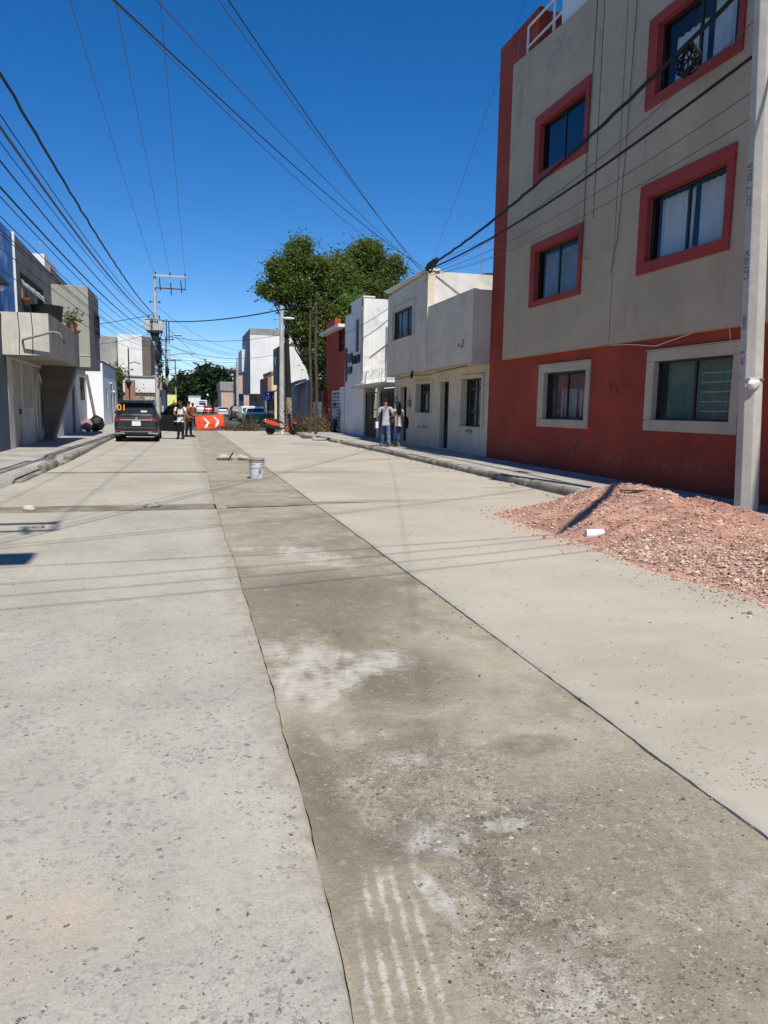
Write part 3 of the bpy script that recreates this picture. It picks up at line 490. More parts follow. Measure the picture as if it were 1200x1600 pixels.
up.add([(XU, 24.42, 6.), (XU, 29.5, 6.), (XU, 29.5, 5.98), (XU, 24.42, 6.12)], [(0, 1, 2, 3)]); up.quad((XU, 29.5, 2.8), (14, 29.5, 2.8), (14, 29.5, 6), (XU, 29.5, 6)); up.quad((XU, 24.42, 6.02), (14, 24.42, 6.02), (14, 29.5, 6.), (XU, 29.5, 6.)); up.quad((XU, 24.42, 2.856), (XU, 29.5, 2.856), (X2, 29.5, 2.856), (X2, 24.42, 2.856)); up.quad((14, 24.42, 2.8), (14, 29.5, 2.8), (14, 29.5, 6), (14, 24.42, 6))
up.build('upper_wall', M_BEIGE, h2)
MB().box(8.105, 14, 24.40, 24.5, 2.9, 6.14).build('side_wall', M_WHITE2, h2); MB().box(7.98, 8.5, 24.35, 29.6, 6.14, 6.22).build('roof_edge', M_WHITE2, h2, bevel=.01)
tb = MB(); tb.box(XU, XU+.16, 20.3, 24.395, 2.87, 4.97); tb.box(XU+.165, X2+.3, 20.3, 20.46, 2.87, 4.95); tb.box(XU+.17, 14, 20.47, 24.39, 2.87, 3.05); tb.build('terrace_parapet', M_BEIGE, h2, bevel=.008)
MB().box(XU-.03, XU+.2, 24.37, 24.43, 2.84, 6.1).build('corner_strip', M_BEIGE, h2)
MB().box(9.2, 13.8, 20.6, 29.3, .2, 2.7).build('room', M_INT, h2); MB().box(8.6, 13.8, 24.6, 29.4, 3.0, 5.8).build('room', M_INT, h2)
window(h2, XU, (26.03, 28.68, 4.17, 5.26), 1, M_DARKF, M_GL, (25.9, 28.82, 4.165, 5.42), M_BEIGE, .05, .09, 3, (), [(26.1, 27.0, 4.2, 5.2), (27.6, 28.6, 4.2, 5.2)], M_CURTG, seed=4)
window(h2, X2, op[0][:4], 1, M_BLACK, M_GL, (20.8, 22.8, .995, 2.62), M_BEIGE, .05, .2, 2, (.32, .78), [(20.98, 21.3, 1.02, 2.3), (21.9, 22.3, 1.5, 2.45)], M_CURT, .07, seed=5)
window(h2, X2, op[2][:4], 1, M_BLACK, M_GL, (25.58, 27.62, 1.385, 2.58), M_BEIGE, .05, .2, 2, (.7,), [(26.65, 27.4, 1.45, 2.1)], M_CURT, .07, seed=6)
MB().box(9.1, 9.13, 21.98, 22.4, 1.05, 1.42).build('cardboard_sheet', M_CARD, h2)
for (a, b, c, e) in (op[1], op[3]):
    d = MB(); ring4(d, X2+.2, 1, (a, b, c, e), (a+.06, b-.06, c+.05, e-.06), .03, .03); d.box(X2+.18, X2+.22, a+.06, b-.06, c+.05, c+.9)
    for z in (1.15, 1.75): d.box(X2+.175, X2+.225, a+.06, b-.06, z, z+.035)
    d.box(X2+.175, X2+.225, (a+b)/2-.015, (a+b)/2+.015, c+.9, e-.06); dd = d.build('door', M_BLACK, h2); MB().box(X2+.205, X2+.212, a+.065, b-.065, c+.9, e-.065).build('pane', M_GL, dd); MB().box(X2+.13, X2+.17, a+.1, a+.14, 1.0, 1.14).build('handle', M_STEEL, dd)
for (y, z) in ((28.3, 1.75), (30.2, 1.9)): MB().box(X2-.09, X2-.002, y-.14, y+.12, z-.16, z+.14).build('meter_box', M_CONCD, h2, bevel=.01)
MB().tube([(X2-.05, 28.3, 1.9), (X2-.05, 28.3, 2.3)], .02, 6).build('conduit', M_STEEL, h2)
# flaking paint patches: thin proud scabs
for (X, y, z, w, h, n, sd) in ((XU, 21.2, 3.45, .55, .28, 14, 1), (X2, 26.6, .86, 1.3, .06, 16, 2), (X2, 21.9, .86, .8, .07, 10, 3)):
    rnd = random.Random(sd); t = MB()
    for i in range(n):
        cy, cz = y+rnd.uniform(-w/2, w/2), z+rnd.uniform(-h/2, h/2); k = 7; t.prism([(cy+rnd.uniform(.03, .09)*math.cos(6.283*j/k), cz+rnd.uniform(.015, .06)*math.sin(6.283*j/k)) for j in range(k)], 'x', X-.002-.0006*i/n, X-.0005)
    o = t.build('flaked_plaster', M_GREY, h2); tag(o, kind='stuff')
cg = MB()
cg.box(8.16, 9.4, 30.62, 37.0, 2.52, 2.64); h2c = cg.build('gate_canopy', M_LGREY, h2, bevel=.01)
for (a, b) in ((30.35, 30.62), (33.22, 33.62), (36.1, 36.3)): MB().box(X2+.003, X2+.25, a, b, .05, 2.518).build('gate_post', M_BEIGE, h2)
for (a, b) in ((30.63, 33.21), (33.63, 36.09)):
    gt = thing('gate', 'dark steel double gate under the canopy, %s the couple' % ('just behind' if a < 32 else 'farther along from'), 'gate', (X2+.1, (a+b)/2, Z0))
    for k in range(2):
        y0 = a+(b-a)*k/2+.01; y1 = a+(b-a)*(k+1)/2-.01; lf = MB(); ring4(lf, X2+.1, 1, (y0, y1, .16, 2.3), (y0+.05, y1-.05, .22, 2.24), .02, .02); lf.box(X2+.095, X2+.105, y0+.05, y1-.05, .22, 1.1)
        le = lf.build('leaf', M_BLACK, gt)
        n = 6
        for i in range(1, n): MB().box(X2+.085, X2+.094, y0+(y1-y0)*i/n-.012, y0+(y1-y0)*i/n+.012, .23, 2.23).build('bar', M_BLACK, le)
        for z in (.95, 1.45): MB().box(X2+.082, X2+.112, y0+.05, y1-.05, z, z+.05).build('rail', M_BLACK, le)
        for i in range(n): MB().box(X2+.107, X2+.114, y0+(y1-y0)*(i+.12)/n, y0+(y1-y0)*(i+.88)/n, 1.12, 2.2).build('pane', M_GLG, le)
    MB().box(X2+.05, X2+.08, (a+b)/2-.05, (a+b)/2+.05, 1.05, 1.2).build('lock', M_STEEL, gt)
# yard behind the gates: dark back wall
MB().box(9.6, 14, 30.65, 36.2, 0, 2.5).build('carport', M_BROWN, h2)
o = MB().tube([(8.085, 29.3, 2.72), (8.09, 27.6, 2.66), (8.085, 26.0, 2.74), (8.09, 24.2, 2.68), (8.085, 22.4, 2.76), (8.085, 20.6, 2.80)], .014, 6).build('hanging_cable', M_CABLE, smooth=True); place(o, (8.085, 29.3, 2.7)); tag(o, 'black cable swagged along the lower edge of the cream overhang', 'cable')
o = MB().tube([(8.08, 25.9, 2.9), (8.04, 25.9, 2.78), (8.04, 25.9, 2.62)], [.03, .05, .045], 8).build('wall_lamp', M_BLACK, smooth=True); place(o, (8.06, 25.9, 2.7)); tag(o, 'small black lamp socket under the cream overhang', 'lamp')
o = MB().tube([(8.7, 30.0, 2.5), (8.7, 30.0, .3)], .022, 6).build('conduit', M_STEEL); place(o, (8.7, 30.0, .3)); tag(o, 'thin grey conduit running down the cream wall beside the gates', 'conduit')
rw = MB()
for k in range(9):
    c = Vector((8.5+.05*math.sin(k*2), 31.2+k*.58, 2.98)); R_ = .33+.03*math.sin(k*3); pts = []
    for j in range(19):
        t = 6.283*j/18; pts.append((c.x+.12*math.sin(t*1.)+R_*math.cos(t)*.7, c.y+R_*math.cos(t)*.8, c.z+R_*math.sin(t)))
    rw.tube(pts, .008, 4)
o = rw.build('razor_wire', M_STEEL); place(o, (8.5, 33.5, 2.64)); tag(o, 'coils of razor wire lying on the gate canopy', 'razor wire')
ms = thing('mast', 'grey steel mast with crossbar rising over the gates before the white gable', 'mast', (8.9, 32.6, 2.64))
MB().box(8.86, 8.94, 32.56, 32.64, 2.65, 5.15).build('upright', M_STEEL, ms); MB().beam((8.9, 32.0, 4.42), (8.95, 35.9, 3.98), .06).build('crossbar', M_STEEL, ms)
# ------------------------------------------------ white house with signboard and red neighbour
h3 = thing('house', 'narrow white two storey house with dark shop sign on its wall', 'house', (8.75, 38.4, Z0))
mb = MB(); ops3 = [(37.35, 38.3, 4.4, 6.1)]; facade(mb, 8.75, 36.35, 40.66, 0, 6.3, ops3, 1, .15); shell(mb, 8.75, 15, 36.35, 40.66, 0, 6.3); mb.box(8.751, 9.1, 36.35, 39.2, 6.3, 6.95); mb.box(8.751, 9.1, 39.2, 40.66, 6.3, 6.5); mb.box(9.1, 15, 36.36, 36.6, 6.3, 6.9)
mb.build('wall', M_WHITE, h3); MB().box(8.7, 9.3, 36.3, 39.3, 6.95, 7.02).build('coping', M_WHITE, h3)
MB().box(8.76, 15, 36.325, 36.348, .1, 6.9).build('gable_render', M_WHITE2, h3); window(h3, 8.75, ops3[0], 1, M_STEEL, M_GL, None, None, .03, .1, 2)
MB().tube([(8.7, 36.6, 2.7), (8.7, 36.6, 6.9)], .05, 8).build('downpipe', M_CONCD, h3); MB().tube([(8.72, 36.25, 2.7), (8.72, 36.25, 6.9)], .02, 6).build('corner_pipe', M_WPAINT, h3)
sg = MB().box(8.70, 8.748, 36.9, 37.0, 3.2, 3.3)
sgn = thing('shop_sign', 'black raised shop sign lettering with tall emblem on the white house', 'sign', (8.74, 38.6, 3.2))
MB().box(8.66, 8.72, 40.1, 40.22, 2.95, 4.75).build('emblem_stroke', M_BLACK, sgn); MB().box(8.67, 8.72, 38.75, 40.0, 3.95, 4.4).build('emblem_bar', M_BLACK, sgn); MB().box(8.67, 8.72, 38.8, 40.0, 3.35, 3.72).build('emblem_bar', M_BLACK, sgn); MB().beam((8.69, 40.35, 2.95), (8.69, 40.25, 4.0), .05).build('emblem_slash', M_WPAINT, sgn)
MT = Matrix(((0, 0, -1, 8.715), (-1, 0, 0, 37.75), (0, 1, 0, 4.0), (0, 0, 0, 1))); MT = Matrix.Translation(-Vector(sgn.location)) @ MT
writing('BRITAU', .62, MT, M_BLACK, sgn, depth=.02)
h4 = thing('house', 'dark red two storey house with white lattice door beyond the white house', 'house', (8.75, 43.4, Z0))
ops4 = [(41.0, 42.6, 4.7, 5.9), (41.9, 44.6, .15, 2.55)]
mb = MB(); facade(mb, 8.76, 40.68, 46.4, 0, 6.1, ops4, 1, .2); shell(mb, 8.76, 15, 40.68, 46.4, 0, 6.1); mb.box(8.765, 9.1, 43.6, 46.4, 6.1, 6.75); mb.build('wall', M_RED, h4)
MB().box(8.35, 8.755, 40.7, 46.6, 5.95, 6.12).build('roof_slab', M_WHITE, h4); MB().box(8.5, 8.75, 45.9, 46.45, .1, 2.6).build('pier', M_RED, h4)
window(h4, 8.76, ops4[0], 1, M_DARKF, M_GL, None, None, .03, .1, 2, (), [(41.5, 41.9, 4.75, 5.4)], M_CURT)
MB().box(8.70, 8.755, 40.7, 41.85, .14, 2.7).build('white_panel', M_WHITE, h4)
ld = thing('lattice_door', 'white steel door with small square panes in the dark red house', 'door', (8.85, 43.2, Z0))
MB().box(8.83, 8.835, 41.95, 44.55, .2, 2.5).build('backing', M_BLACK, ld); lf = MB(); ring4(lf, 8.80, 1, (41.92, 44.58, .16, 2.54), (42.1, 44.4, .3, 2.45), .02, .02)
lf.build('frame', M_WPAINT, ld)
for c in range(4):
    MB().box(8.785, 8.81, 42.1+2.3*c/4-.06, 42.1+2.3*c/4+.06, .3, 2.45).build('upright', M_WPAINT, ld)
for r in range(1, 11): MB().box(8.79, 8.805, 42.1, 44.4, .3+2.15*r/11-.035, .3+2.15*r/11+.035).build('crossbar', M_WPAINT, ld)
MB().box(8.715, 8.75, 45.0, 45.2, 1.35, 1.5).build('bell_box', M_WPAINT, h4)

# ------------------------------------------------ left side of the street
XL = -4.9
bw = thing('house', 'sky blue painted house with slate blue ground floor at the left edge', 'house', (XL, 18, Z0))
mb = MB(); mb.box(-11, XL, 8, 23.85, 0, 3.9); mb.build('lower_wall', M_SLATE, bw); MB().box(-11, XL+.03, 8, 23.86, 3.9, 3.98).build('red_ledge', M_RED, bw); MB().box(-11, XL-.012, 8, 25.53, 3.985, 6.62).build('upper_wall', M_BLUE, bw)
h1 = thing('house', 'grey cement house with wide balcony and slanting side fin on the left', 'house', (XL, 29, Z0))
opsL = [(24.55, 25.75, .1, 2.78), (27.75, 30.3, .1, 2.75)]; mb = MB(); facade(mb, XL, 23.9, 32.3, 0, 2.85, opsL, -1, .12); shell(mb, XL, -11, 23.9, 32.3, 0, 2.85); mb.build('wall', M_LGREY, h1)
ou = [(26.4, 30.55, 5.32, 5.68)]; mb = MB(); facade(mb, XL, 25.6, 34.8, 2.9, 6.55, [(26.4, 30.6, 5.30, 5.66), (29.3, 30.55, 4.2, 5.28)], -1, .25); mb.quad((XL, 25.6, 6.55), (XL, 34.8, 6.55), (XL, 34.8, 6.5), (XL, 25.6, 6.65)); shell(mb, XL, -11, 25.6, 34.8, 2.9, 6.55); mb.build('upper_wall', M_GREY, h1)
MB().box(XL-.05, XL+.05, 25.535, 25.598, 2.9, 6.66).build('white_edge', M_WHITE, h1)
MB().box(XL-.3, XL-.24, 26.4, 30.6, 4.2, 5.7).build('opening_shade_sheet', M_BLACK, h1)  # black sheet standing in for the shade inside the openings
aw = MB(); n = 26; vs = []
for i in range(n+1):
    y = 26.45+4.0*i/n; vs += [(XL+.02+.02*math.sin(i), y, 5.42+.02*mnoise.noise((y, 0, 0))), (XL+.05, y, 5.27-.06*abs(math.sin(i*1.3)))]
aw.add(vs, [(2*i, 2*i+1, 2*i+3, 2*i+2) for i in range(n)]); aw.build('torn_awning', M_WPAINT, h1)
# balcony box with sloping buttress wall
bal = MB(); bal.box(-3.80, -3.65, 23.4, 29.85, 2.85, 4.05); bal.box(XL+.002, -3.802, 23.4, 23.55, 2.85, 4.05); bal.box(XL+.002, -3.802, 29.7, 29.85, 2.85, 4.05); bal.box(XL+.002, -3.802, 23.552, 29.698, 2.85, 3.0)
bal.build('balcony', [M_CONCD], h1, bevel=.012)
MB().box(XL+.01, -3.66, 23.385, 23.398, 2.86, 4.04).build('balcony_sunlit_end', M_LGREY, h1)  # end render paler than the box, sunlight put into its colour
MB().prism([(XL+.002, .1), (XL+.30, .1), (-3.66, 2.845), (XL+.002, 2.845)], 'y', 29.45, 29.83).build('buttress', M_CONCD, h1, bevel=.01)
MB().prism([(XL+.004, .2), (XL+.27, .2), (-3.72, 2.84), (XL+.004, 2.84)], 'y', 29.436, 29.448).build('buttress_shade_face', M_BROWN, h1)  # near face darker: the balcony's shade is put into its colour
dr = thing('door', 'narrow weathered cream steel door by the slate blue wall', 'door', (XL-.06, 25.15, Z0)); d = MB(); d.box(XL-.09, XL-.05, 24.57, 25.73, .14, 2.76); d.build('leaf', M_DOORM, dr); MB().box(XL-.048, XL-.03, 24.6, 25.7, 1.35, 1.39).build('rail', M_DOORM, dr); MB().box(XL-.048, XL+.0, 25.55, 25.66, 1.15, 1.32).build('lock', M_DARKF, dr)
MB().box(XL+.003, XL+.012, 26.0, 27.5, 1.35, 2.75).build('panel', M_DOORM, h1)
gd = thing('garage_door', 'cream steel garage door with tall oval moulding under the balcony', 'door', (XL-.06, 29, Z0)); MB().box(XL-.10, XL-.06, 27.77, 30.28, .14, 2.73).build('leaf', M_DOORM, gd)
el = [(XL-.045, 29.0+.72*math.cos(t*6.283/40), 1.4+1.15*math.sin(t*6.283/40)) for t in range(41)]; MB().tube(el, .03, 6).build('oval_moulding', M_WPAINT, gd, smooth=True); MB().box(XL-.058, XL-.035, 28.98, 29.02, .3, 2.5).build('centre_rib', M_WPAINT, gd)
for z in (.75, 2.15): MB().box(XL-.058, XL-.04, 28.45, 29.55, z, z+.04).build('rail', M_DOORM, gd)
pp = MB().tube([(-4.35, 23.38, 3.22), (-4.3, 23.2, 3.28), (-3.5, 23.0, 3.5), (-3.32, 23.0, 3.47), (-3.2, 23.1, 3.2)], .035, 8); o = pp.build('drain_pipe', M_CONCD, smooth=True); place(o, (-4.35, 23.38, 3.2)); tag(o, 'bent grey pipe sticking out of the near end of the balcony', 'pipe')
for (x, m_) in ((-4.45, .0), (-4.1, .3)):
    o = MB().tube([(x, 23.37, 4.05), (x+.03, 23.36, 3.5), (x, 23.36, 2.9)], .012, 5).build('hanging_cable', M_CABLE); place(o, (x, 23.37, 2.9)); tag(o, 'dark cable running down the balcony end wall, %s of the two' % ('nearer the blue house' if m_ == 0 else 'nearer the street'), 'cable')
# lamps and pots
wlmp = thing('wall_lamp', 'small wall lamp with dark hood at the corner of the blue house', 'lamp', (-4.75, 23.3, 4.9)); MB().add([(-5.1, 23.2, 4.75), (-4.6, 23.0, 4.78), (-4.6, 23.5, 4.78), (-5.1, 23.6, 4.75), (-4.86, 23.3, 5.06)], [(0, 1, 4), (1, 2, 4), (2, 3, 4), (3, 0, 4), (3, 2, 1, 0)]).build('hood', M_BLACK, wlmp); MB().ball((-4.82, 23.28, 4.68), .1).build('bulb', M_WPAINT, wlmp, smooth=True); MB().beam((-5.25, 23.3, 4.72), (-4.9, 23.3, 4.74), .05).build('arm', M_WPAINT, wlmp)
M_CLAY = mat('terracotta', (.42, .19, .11), .85, .12, 6, .2); M_BLKP = mat('black_plastic_tub', (.035, .037, .04), .5, .1, 4, .1); M_GRNP = mat('green_plastic', (.06, .13, .08), .6, .1, 4, .1)
wp = thing('wall_planter', 'small clay wall pot hanging on the grey upper wall', 'pot', (-4.8, 26.6, 4.75)); MB().lathe([(.05, 0), (.17, .12), (.2, .22), (.17, .22), (.1, .16)], (-4.78, 26.6, 4.62), 14).build('bowl', M_CLAY, wp, smooth=True); MB().box(-4.897, -4.86, 26.5, 26.7, 4.84, 5.12).build('back_plate', M_CLAY, wp)
o = MB().lathe([(.42, 0), (.5, .7), (.52, .72), (.47, .72), (.42, .1)], (-4.3, 27.4, 4.0), 20).build('tub', M_BLKP, smooth=True); place(o, (-4.3, 27.4, 4.)); tag(o, 'large black plastic tub standing on the balcony', 'tub')
M_LEAF = leafmat('ash_leaf', (.042, .068, .016), (.105, .15, .032), (.25, .28, .075)); M_LEAFD = leafmat('dark_leaf', (.012, .028, .009), (.022, .045, .014), (.045, .075, .022), .25); M_AGAVE = leafmat('grey_green_leaf', (.12, .16, .10), (.20, .24, .15), (.28, .30, .2), .15); M_DRY = leafmat('dry_leaf', (.13, .095, .05), (.22, .165, .09), (.33, .26, .15), .2); M_VINE = leafmat('vine_leaf', (.06, .10, .02), (.11, .15, .03), (.25, .22, .06), .3)
def leaf_cards(pts, size, aspect=2., up=.35, seed=0, jit=.5):
    """numpy: folded leaf quads at points"""
    rs = np.random.RandomState(seed); n = len(pts); P = np.asarray(pts, float); d = rs.normal(size=(n, 3)); d[:, 2] = d[:, 2]*.6-up*.5; d /= np.linalg.norm(d, axis=1)[:, None]
    u = np.cross(d, rs.normal(size=(n, 3))); u /= np.linalg.norm(u, axis=1)[:, None]; s = size*(1-jit/2+jit*rs.rand(n))[:, None]
    V = np.stack([P, P+d*s*.5+u*s*.5/aspect, P+d*s, P+d*s*.5-u*s*.5/aspect], 1).reshape(-1, 3); return V, [(4*i, 4*i+1, 4*i+2, 4*i+3) for i in range(n)]
def leaf_obj(name, pts, size, material, parent=None, **k):
    V, Fq = leaf_cards(pts, size, **k); mb = MB(); mb.v = [tuple(v) for v in V]; mb.f = Fq; mb.mi = [0]*len(Fq); return mb.build(name, material, parent)
for (y, lab, pm, big) in ((27.9+.9, 'reddish dried potted plant beside the black tub on the balcony', M_CLAY, 0), (29.2-.2, 'grey green succulent in a green pot on the balcony edge', M_GRNP, 1)):
    t = thing('potted_plant', lab, 'plant', (-3.75, y, 4.05)); pt = MB().lathe([(.12, 0), (.17, .25), (.18, .27), (.15, .27)], (-3.75, y, 4.05), 14).build('pot', pm, t, smooth=True)
    rs = np.random.RandomState(int(y*10)); pts = rs.normal(size=(160, 3))*(.13, .22, .13)+(-3.75, y-.1, 4.5 if big else 4.4); leaf_obj('leaves', pts, .2 if big else .13, M_AGAVE if big else M_DRY, t, aspect=3., up=-.4, seed=3)
o = MB().lathe([(.14, 0), (.2, .09), (.2, .12), (.16, .12)], (-3.74, 29.6, 4.05), 14).build('clay_dish', M_CLAY, smooth=True); place(o, (-3.74, 29.6, 4.05)); tag(o, 'shallow clay dish at the far end of the balcony edge', 'dish')
yh = thing('roof_hut', 'small yellow and white roof hut behind the grey upper wall', 'roof hut', (-5.8, 37, 6.5)); MB().box(-7.5, -5.2, 33.0, 36, 6.4, 7.4).build('wall', M_WHITE, yh); MB().box(-7.0, -5.6, 32.98, 32.995, 6.6, 7.2).build('yellow_panel', mat('ochre_paint', (.55, .38, .10)), yh); MB().box(-5.2, -5.0, 33, 38, 6.4, 6.95).build('side_parapet', M_GREY, yh)
# second house: boxed out upper room
h5 = thing('house', 'grey green house with a boxed out upper room over the left pavement', 'house', (XL, 37, Z0))
mb = MB(); facade(mb, XL, 32.31, 42.3, 0, 2.95, [(39.8, 41.9, 1.7, 2.85), (36.8, 37.9, .15, 2.4)], -1, .15); shell(mb, XL, -11, 32.31, 42.3, 0, 2.95); mb.build('wall', mat('off_white_wall', (.60, .60, .60), .9, .1, .9, .3, 40, streak=.3), h5)
MB().box(XL, -3.55, 32.3, 36.0, 2.97, 6.15).build('upper_room', M_GGREY, h5, bevel=.015); MB().box(-3.549, -3.535, 32.32, 35.98, 2.98, 6.13).build('front_face', M_GREY, h5); MB().box(XL-5, XL-.005, 32.35, 42.3, 2.96, 6.0).build('rear_block', M_GGREY, h5)
MB().box(XL+.002, -3.56, 32.28, 32.298, 3.42, 3.46).build('ledge_line', M_LGREY, h5)
window(h5, -3.535, (33.95, 35.7, 4.38, 5.35), -1, M_BLACK, M_GLD, None, None, .03, -.04, 3, (.33, .66), None, None, .05)
window(h5, XL, (39.8, 41.9, 1.7, 2.85), -1, M_BLACK, M_GLD, None, None, .03, .05, 2); MB().box(XL-.1, XL-.06, 36.82, 37.88, .15, 2.38).build('door', M_BLACK, h5)
M_TIMBER = mat('grey_timber', (.30, .25, .18), .9, .15, 3, .4)
o = MB().beam((-4.55, 39.6, 2.95), (-4.22, 40.2, .3), .13).build('timber_prop', M_TIMBER); place(o, (-4.3, 40., .14)); tag(o, 'pale timber prop leaning under the boxed out upper room', 'prop')
M_BAG = mat('black_rubbish_bag', (.012, .012, .013), .35, .2, 8, .8, 9, bd=.05); M_PBAG = mat('dusty_pink_bag', (.35, .2, .2), .6, .2, 8, .6, 9, bd=.05)
for (x, y, r, m_, lab) in ((-4.20, 39.9, .38, M_BAG, 'big black rubbish bag at the foot of the timber prop'), (-4.62, 39.7, .30, M_PBAG, 'dusty pink bundle between the wall and the black bag')):
    t = MB().ball((x, y, .14+r*1.05), r, 16, 12); t.v = [tuple(Vector(v)+.09*mnoise.noise_vector(Vector(v)*5)) for v in t.v]; t.v = [(a, b, max(.145, c)) for a, b, c in t.v]; o = t.build('rubbish_bag', m_, smooth=80); place(o, (x, y, .14)); tag(o, lab, 'bag')
# third: low white house
h6 = thing('house', 'low white house with lit end wall behind the timber prop', 'house', (XL, 56, Z0))
mb = MB(); ops6 = [(53.2, 54.0, 1.3, 2.6), (56.6, 57.6, .15, 2.3), (56.5, 57.7, 2.5, 3.1), (58.9, 60.0, 1.3, 2.4)]; facade(mb, XL, 51, 61.6, 0, 4.15, ops6, -1, .15); shell(mb, XL, -16, 51, 61.6, 0, 4.15); mb.build('wall', mat('bright_whitewash', (.80, .80, .80), .9, .04, .8, .2, 40), h6); MB().box(XL-.2, XL+.06, 50.98, 61.65, 4.15, 4.24).build('coping', M_BLACK, h6)
for (a, b, c, d) in ops6: window(h6, XL, (a, b, c, d), -1, M_BLACK, M_GLD, None, None, .03, .05, 1)
o = MB().ball((-4.75, 54.9, 2.95), .09, 8, 6, sq=(1.3, 2, .7)).build('wall_lamp', M_WPAINT, smooth=True); place(o, (-4.75, 54.9, 2.95)); tag(o, 'small white lamp on the shaded front of the low white house', 'lamp')
o = MB().ball((-4.75, 57., 2.4), .1, 8, 6).build('wall_lamp', M_WPAINT, smooth=True); place(o, (-4.75, 57., 2.4)); tag(o, 'small round white lamp over the low white house door', 'lamp')
M_BRICK = mat('brick_red_wall', (.33, .19, .13), .9, .15, 2, .4, 30); M_PEACH = mat('peach_plaster', (.52, .36, .27), .9, .08, .8, .3, 40, streak=.2)
h7 = thing('house', 'narrow brown and blue grey fronts with hanging creeper beyond the low white house', 'house', (XL, 63.5, 0)); MB().box(-12, XL, 61.7, 63.4, 0, 3.6).build('brown_wall', M_BRICK, h7); MB().box(-12, XL+.15, 63.42, 65.8, 0, 4.0).build('blue_wall', M_SLATE, h7)
rs = np.random.RandomState(4); cr = thing('creeper', 'yellow green creeper spilling over the brown wall top', 'plant', (XL, 62.5, 3.2)); pts = np.concatenate([rs.normal(size=(500, 3))*(.3, .9, .35)+(XL+.1, 62.3, 3.9), rs.normal(size=(300, 3))*(.15, .5, .8)+(XL+.12, 62.1, 3.)]); leaf_obj('leaves', pts, .22, M_VINE, cr, seed=2); MB().tube([(XL+.05, 62.3, .1), (XL+.07, 62.1, 2), (XL+.05, 62.3, 3.8)], .03, 6).build('stem', M_WOOD, cr)
ln = thing('street_lantern', 'black hanging street lantern beside the brick house', 'lamp', (-3.75, 62, 0)); MB().tube([(-4.0, 62, .1), (-4.0, 62, 5.9)], .05, 8).build('pole', M_BLACK, ln); MB().tube([(-4.0, 62, 4.7), (-3.6, 62, 4.85), (-3.1, 62, 4.7)], .03, 6).build('bracket', M_BLACK, ln); MB().lathe([(.08, 0), (.22, .45), (.26, .5), (.05, .75)], (-4.05, 61.8, 2.75), 10).build('lantern', M_BLACK, ln)
h8 = thing('house', 'brick house with white parapet and barred yard gate behind the dark car', 'house', (-3.6, 68, 0)); MB().box(-12, -2.05, 69, 76, 2.6, 3.95).build('parapet', M_WHITE, h8); MB().box(-12, -2.0, 68.9, 76, 3.95, 4.05).build('coping', M_CONCD, h8); MB().box(-12, -2.1, 69.2, 76, 0, 2.6).build('wall', M_PEACH, h8); MB().box(-4.7, -3.9, 67, 67.9, 0, 3.6).build('pier', M_BRICK, h8); MB().box(-3.2, -2.5, 69.15, 69.19, .2, 2.2).build('white_door', M_WHITE, h8)
fn = thing('yard_gate', 'tall barred metal gate in front of the brick house', 'gate', (-3.2, 67, 0))
for i in range(15): MB().box(-3.88+i*.13, -3.85+i*.13, 66.98, 67.01, .1, 2.45).build('bar', M_STEEL, fn)
for z in (.3, 2.3): MB().box(-3.9, -2.0, 67.012, 67.03, z, z+.05).build('rail', M_BLACK, fn)
pts = rs.normal(size=(700, 3))*(.6, .4, .6)+(-3.3, 68.2, 1.4); ys = thing('shrub', 'yellow green shrub behind the barred yard gate', 'plant', (-3.3, 68.2, 0)); leaf_obj('leaves', pts, .2, M_VINE, ys, seed=5); MB().tube([(-3.3, 68.2, -.1), (-3.3, 68.2, 1.4)], .05, 6).build('stem', M_WOOD, ys)
h9 = thing('building', 'tall blank white building with grey end walls behind the brick house', 'building', (-5, 79, 0)); MB().box(-6, -3.75, 78, 90, 0, 8.35).build('white_block', M_WHITE, h9); MB().box(-3.74, -2.95, 78.4, 90, 0, 8.25).build('grey_strip', M_BROWN, h9)
h9b = thing('building', 'bare mottled grey cement block left of the tall white building', 'building', (-9, 77, 0)); MB().box(-16, -6.01, 76.5, 90, 0, 7.95).build('block', mat('mottled_cement', (.36, .34, .31), .95, .15, .6, .4, 20, stain=(.22, .205, .19), stain_amt=.7), h9b)
h10 = thing('house', 'row of white piers and dark canopy along the far left pavement', 'house', (-2, 82, 0)); MB().box(-8, -2.0, 77, 100, 0, 3.4).build('wall', M_GREY, h10)
for i in range(4): MB().box(-1.99, -1.85, 78+i*4.5, 80+i*4.5, 0, 3.2).build('white_pier', M_WHITE, h10)
MB().box(-3, -1.5, 76.8, 100, 3.41, 3.6).build('canopy', M_BLACK, h10); MB().box(-2.8, -1.9, 76.6, 76.99, 3.0, 4.4).build('peach_block', M_PEACH, h10)

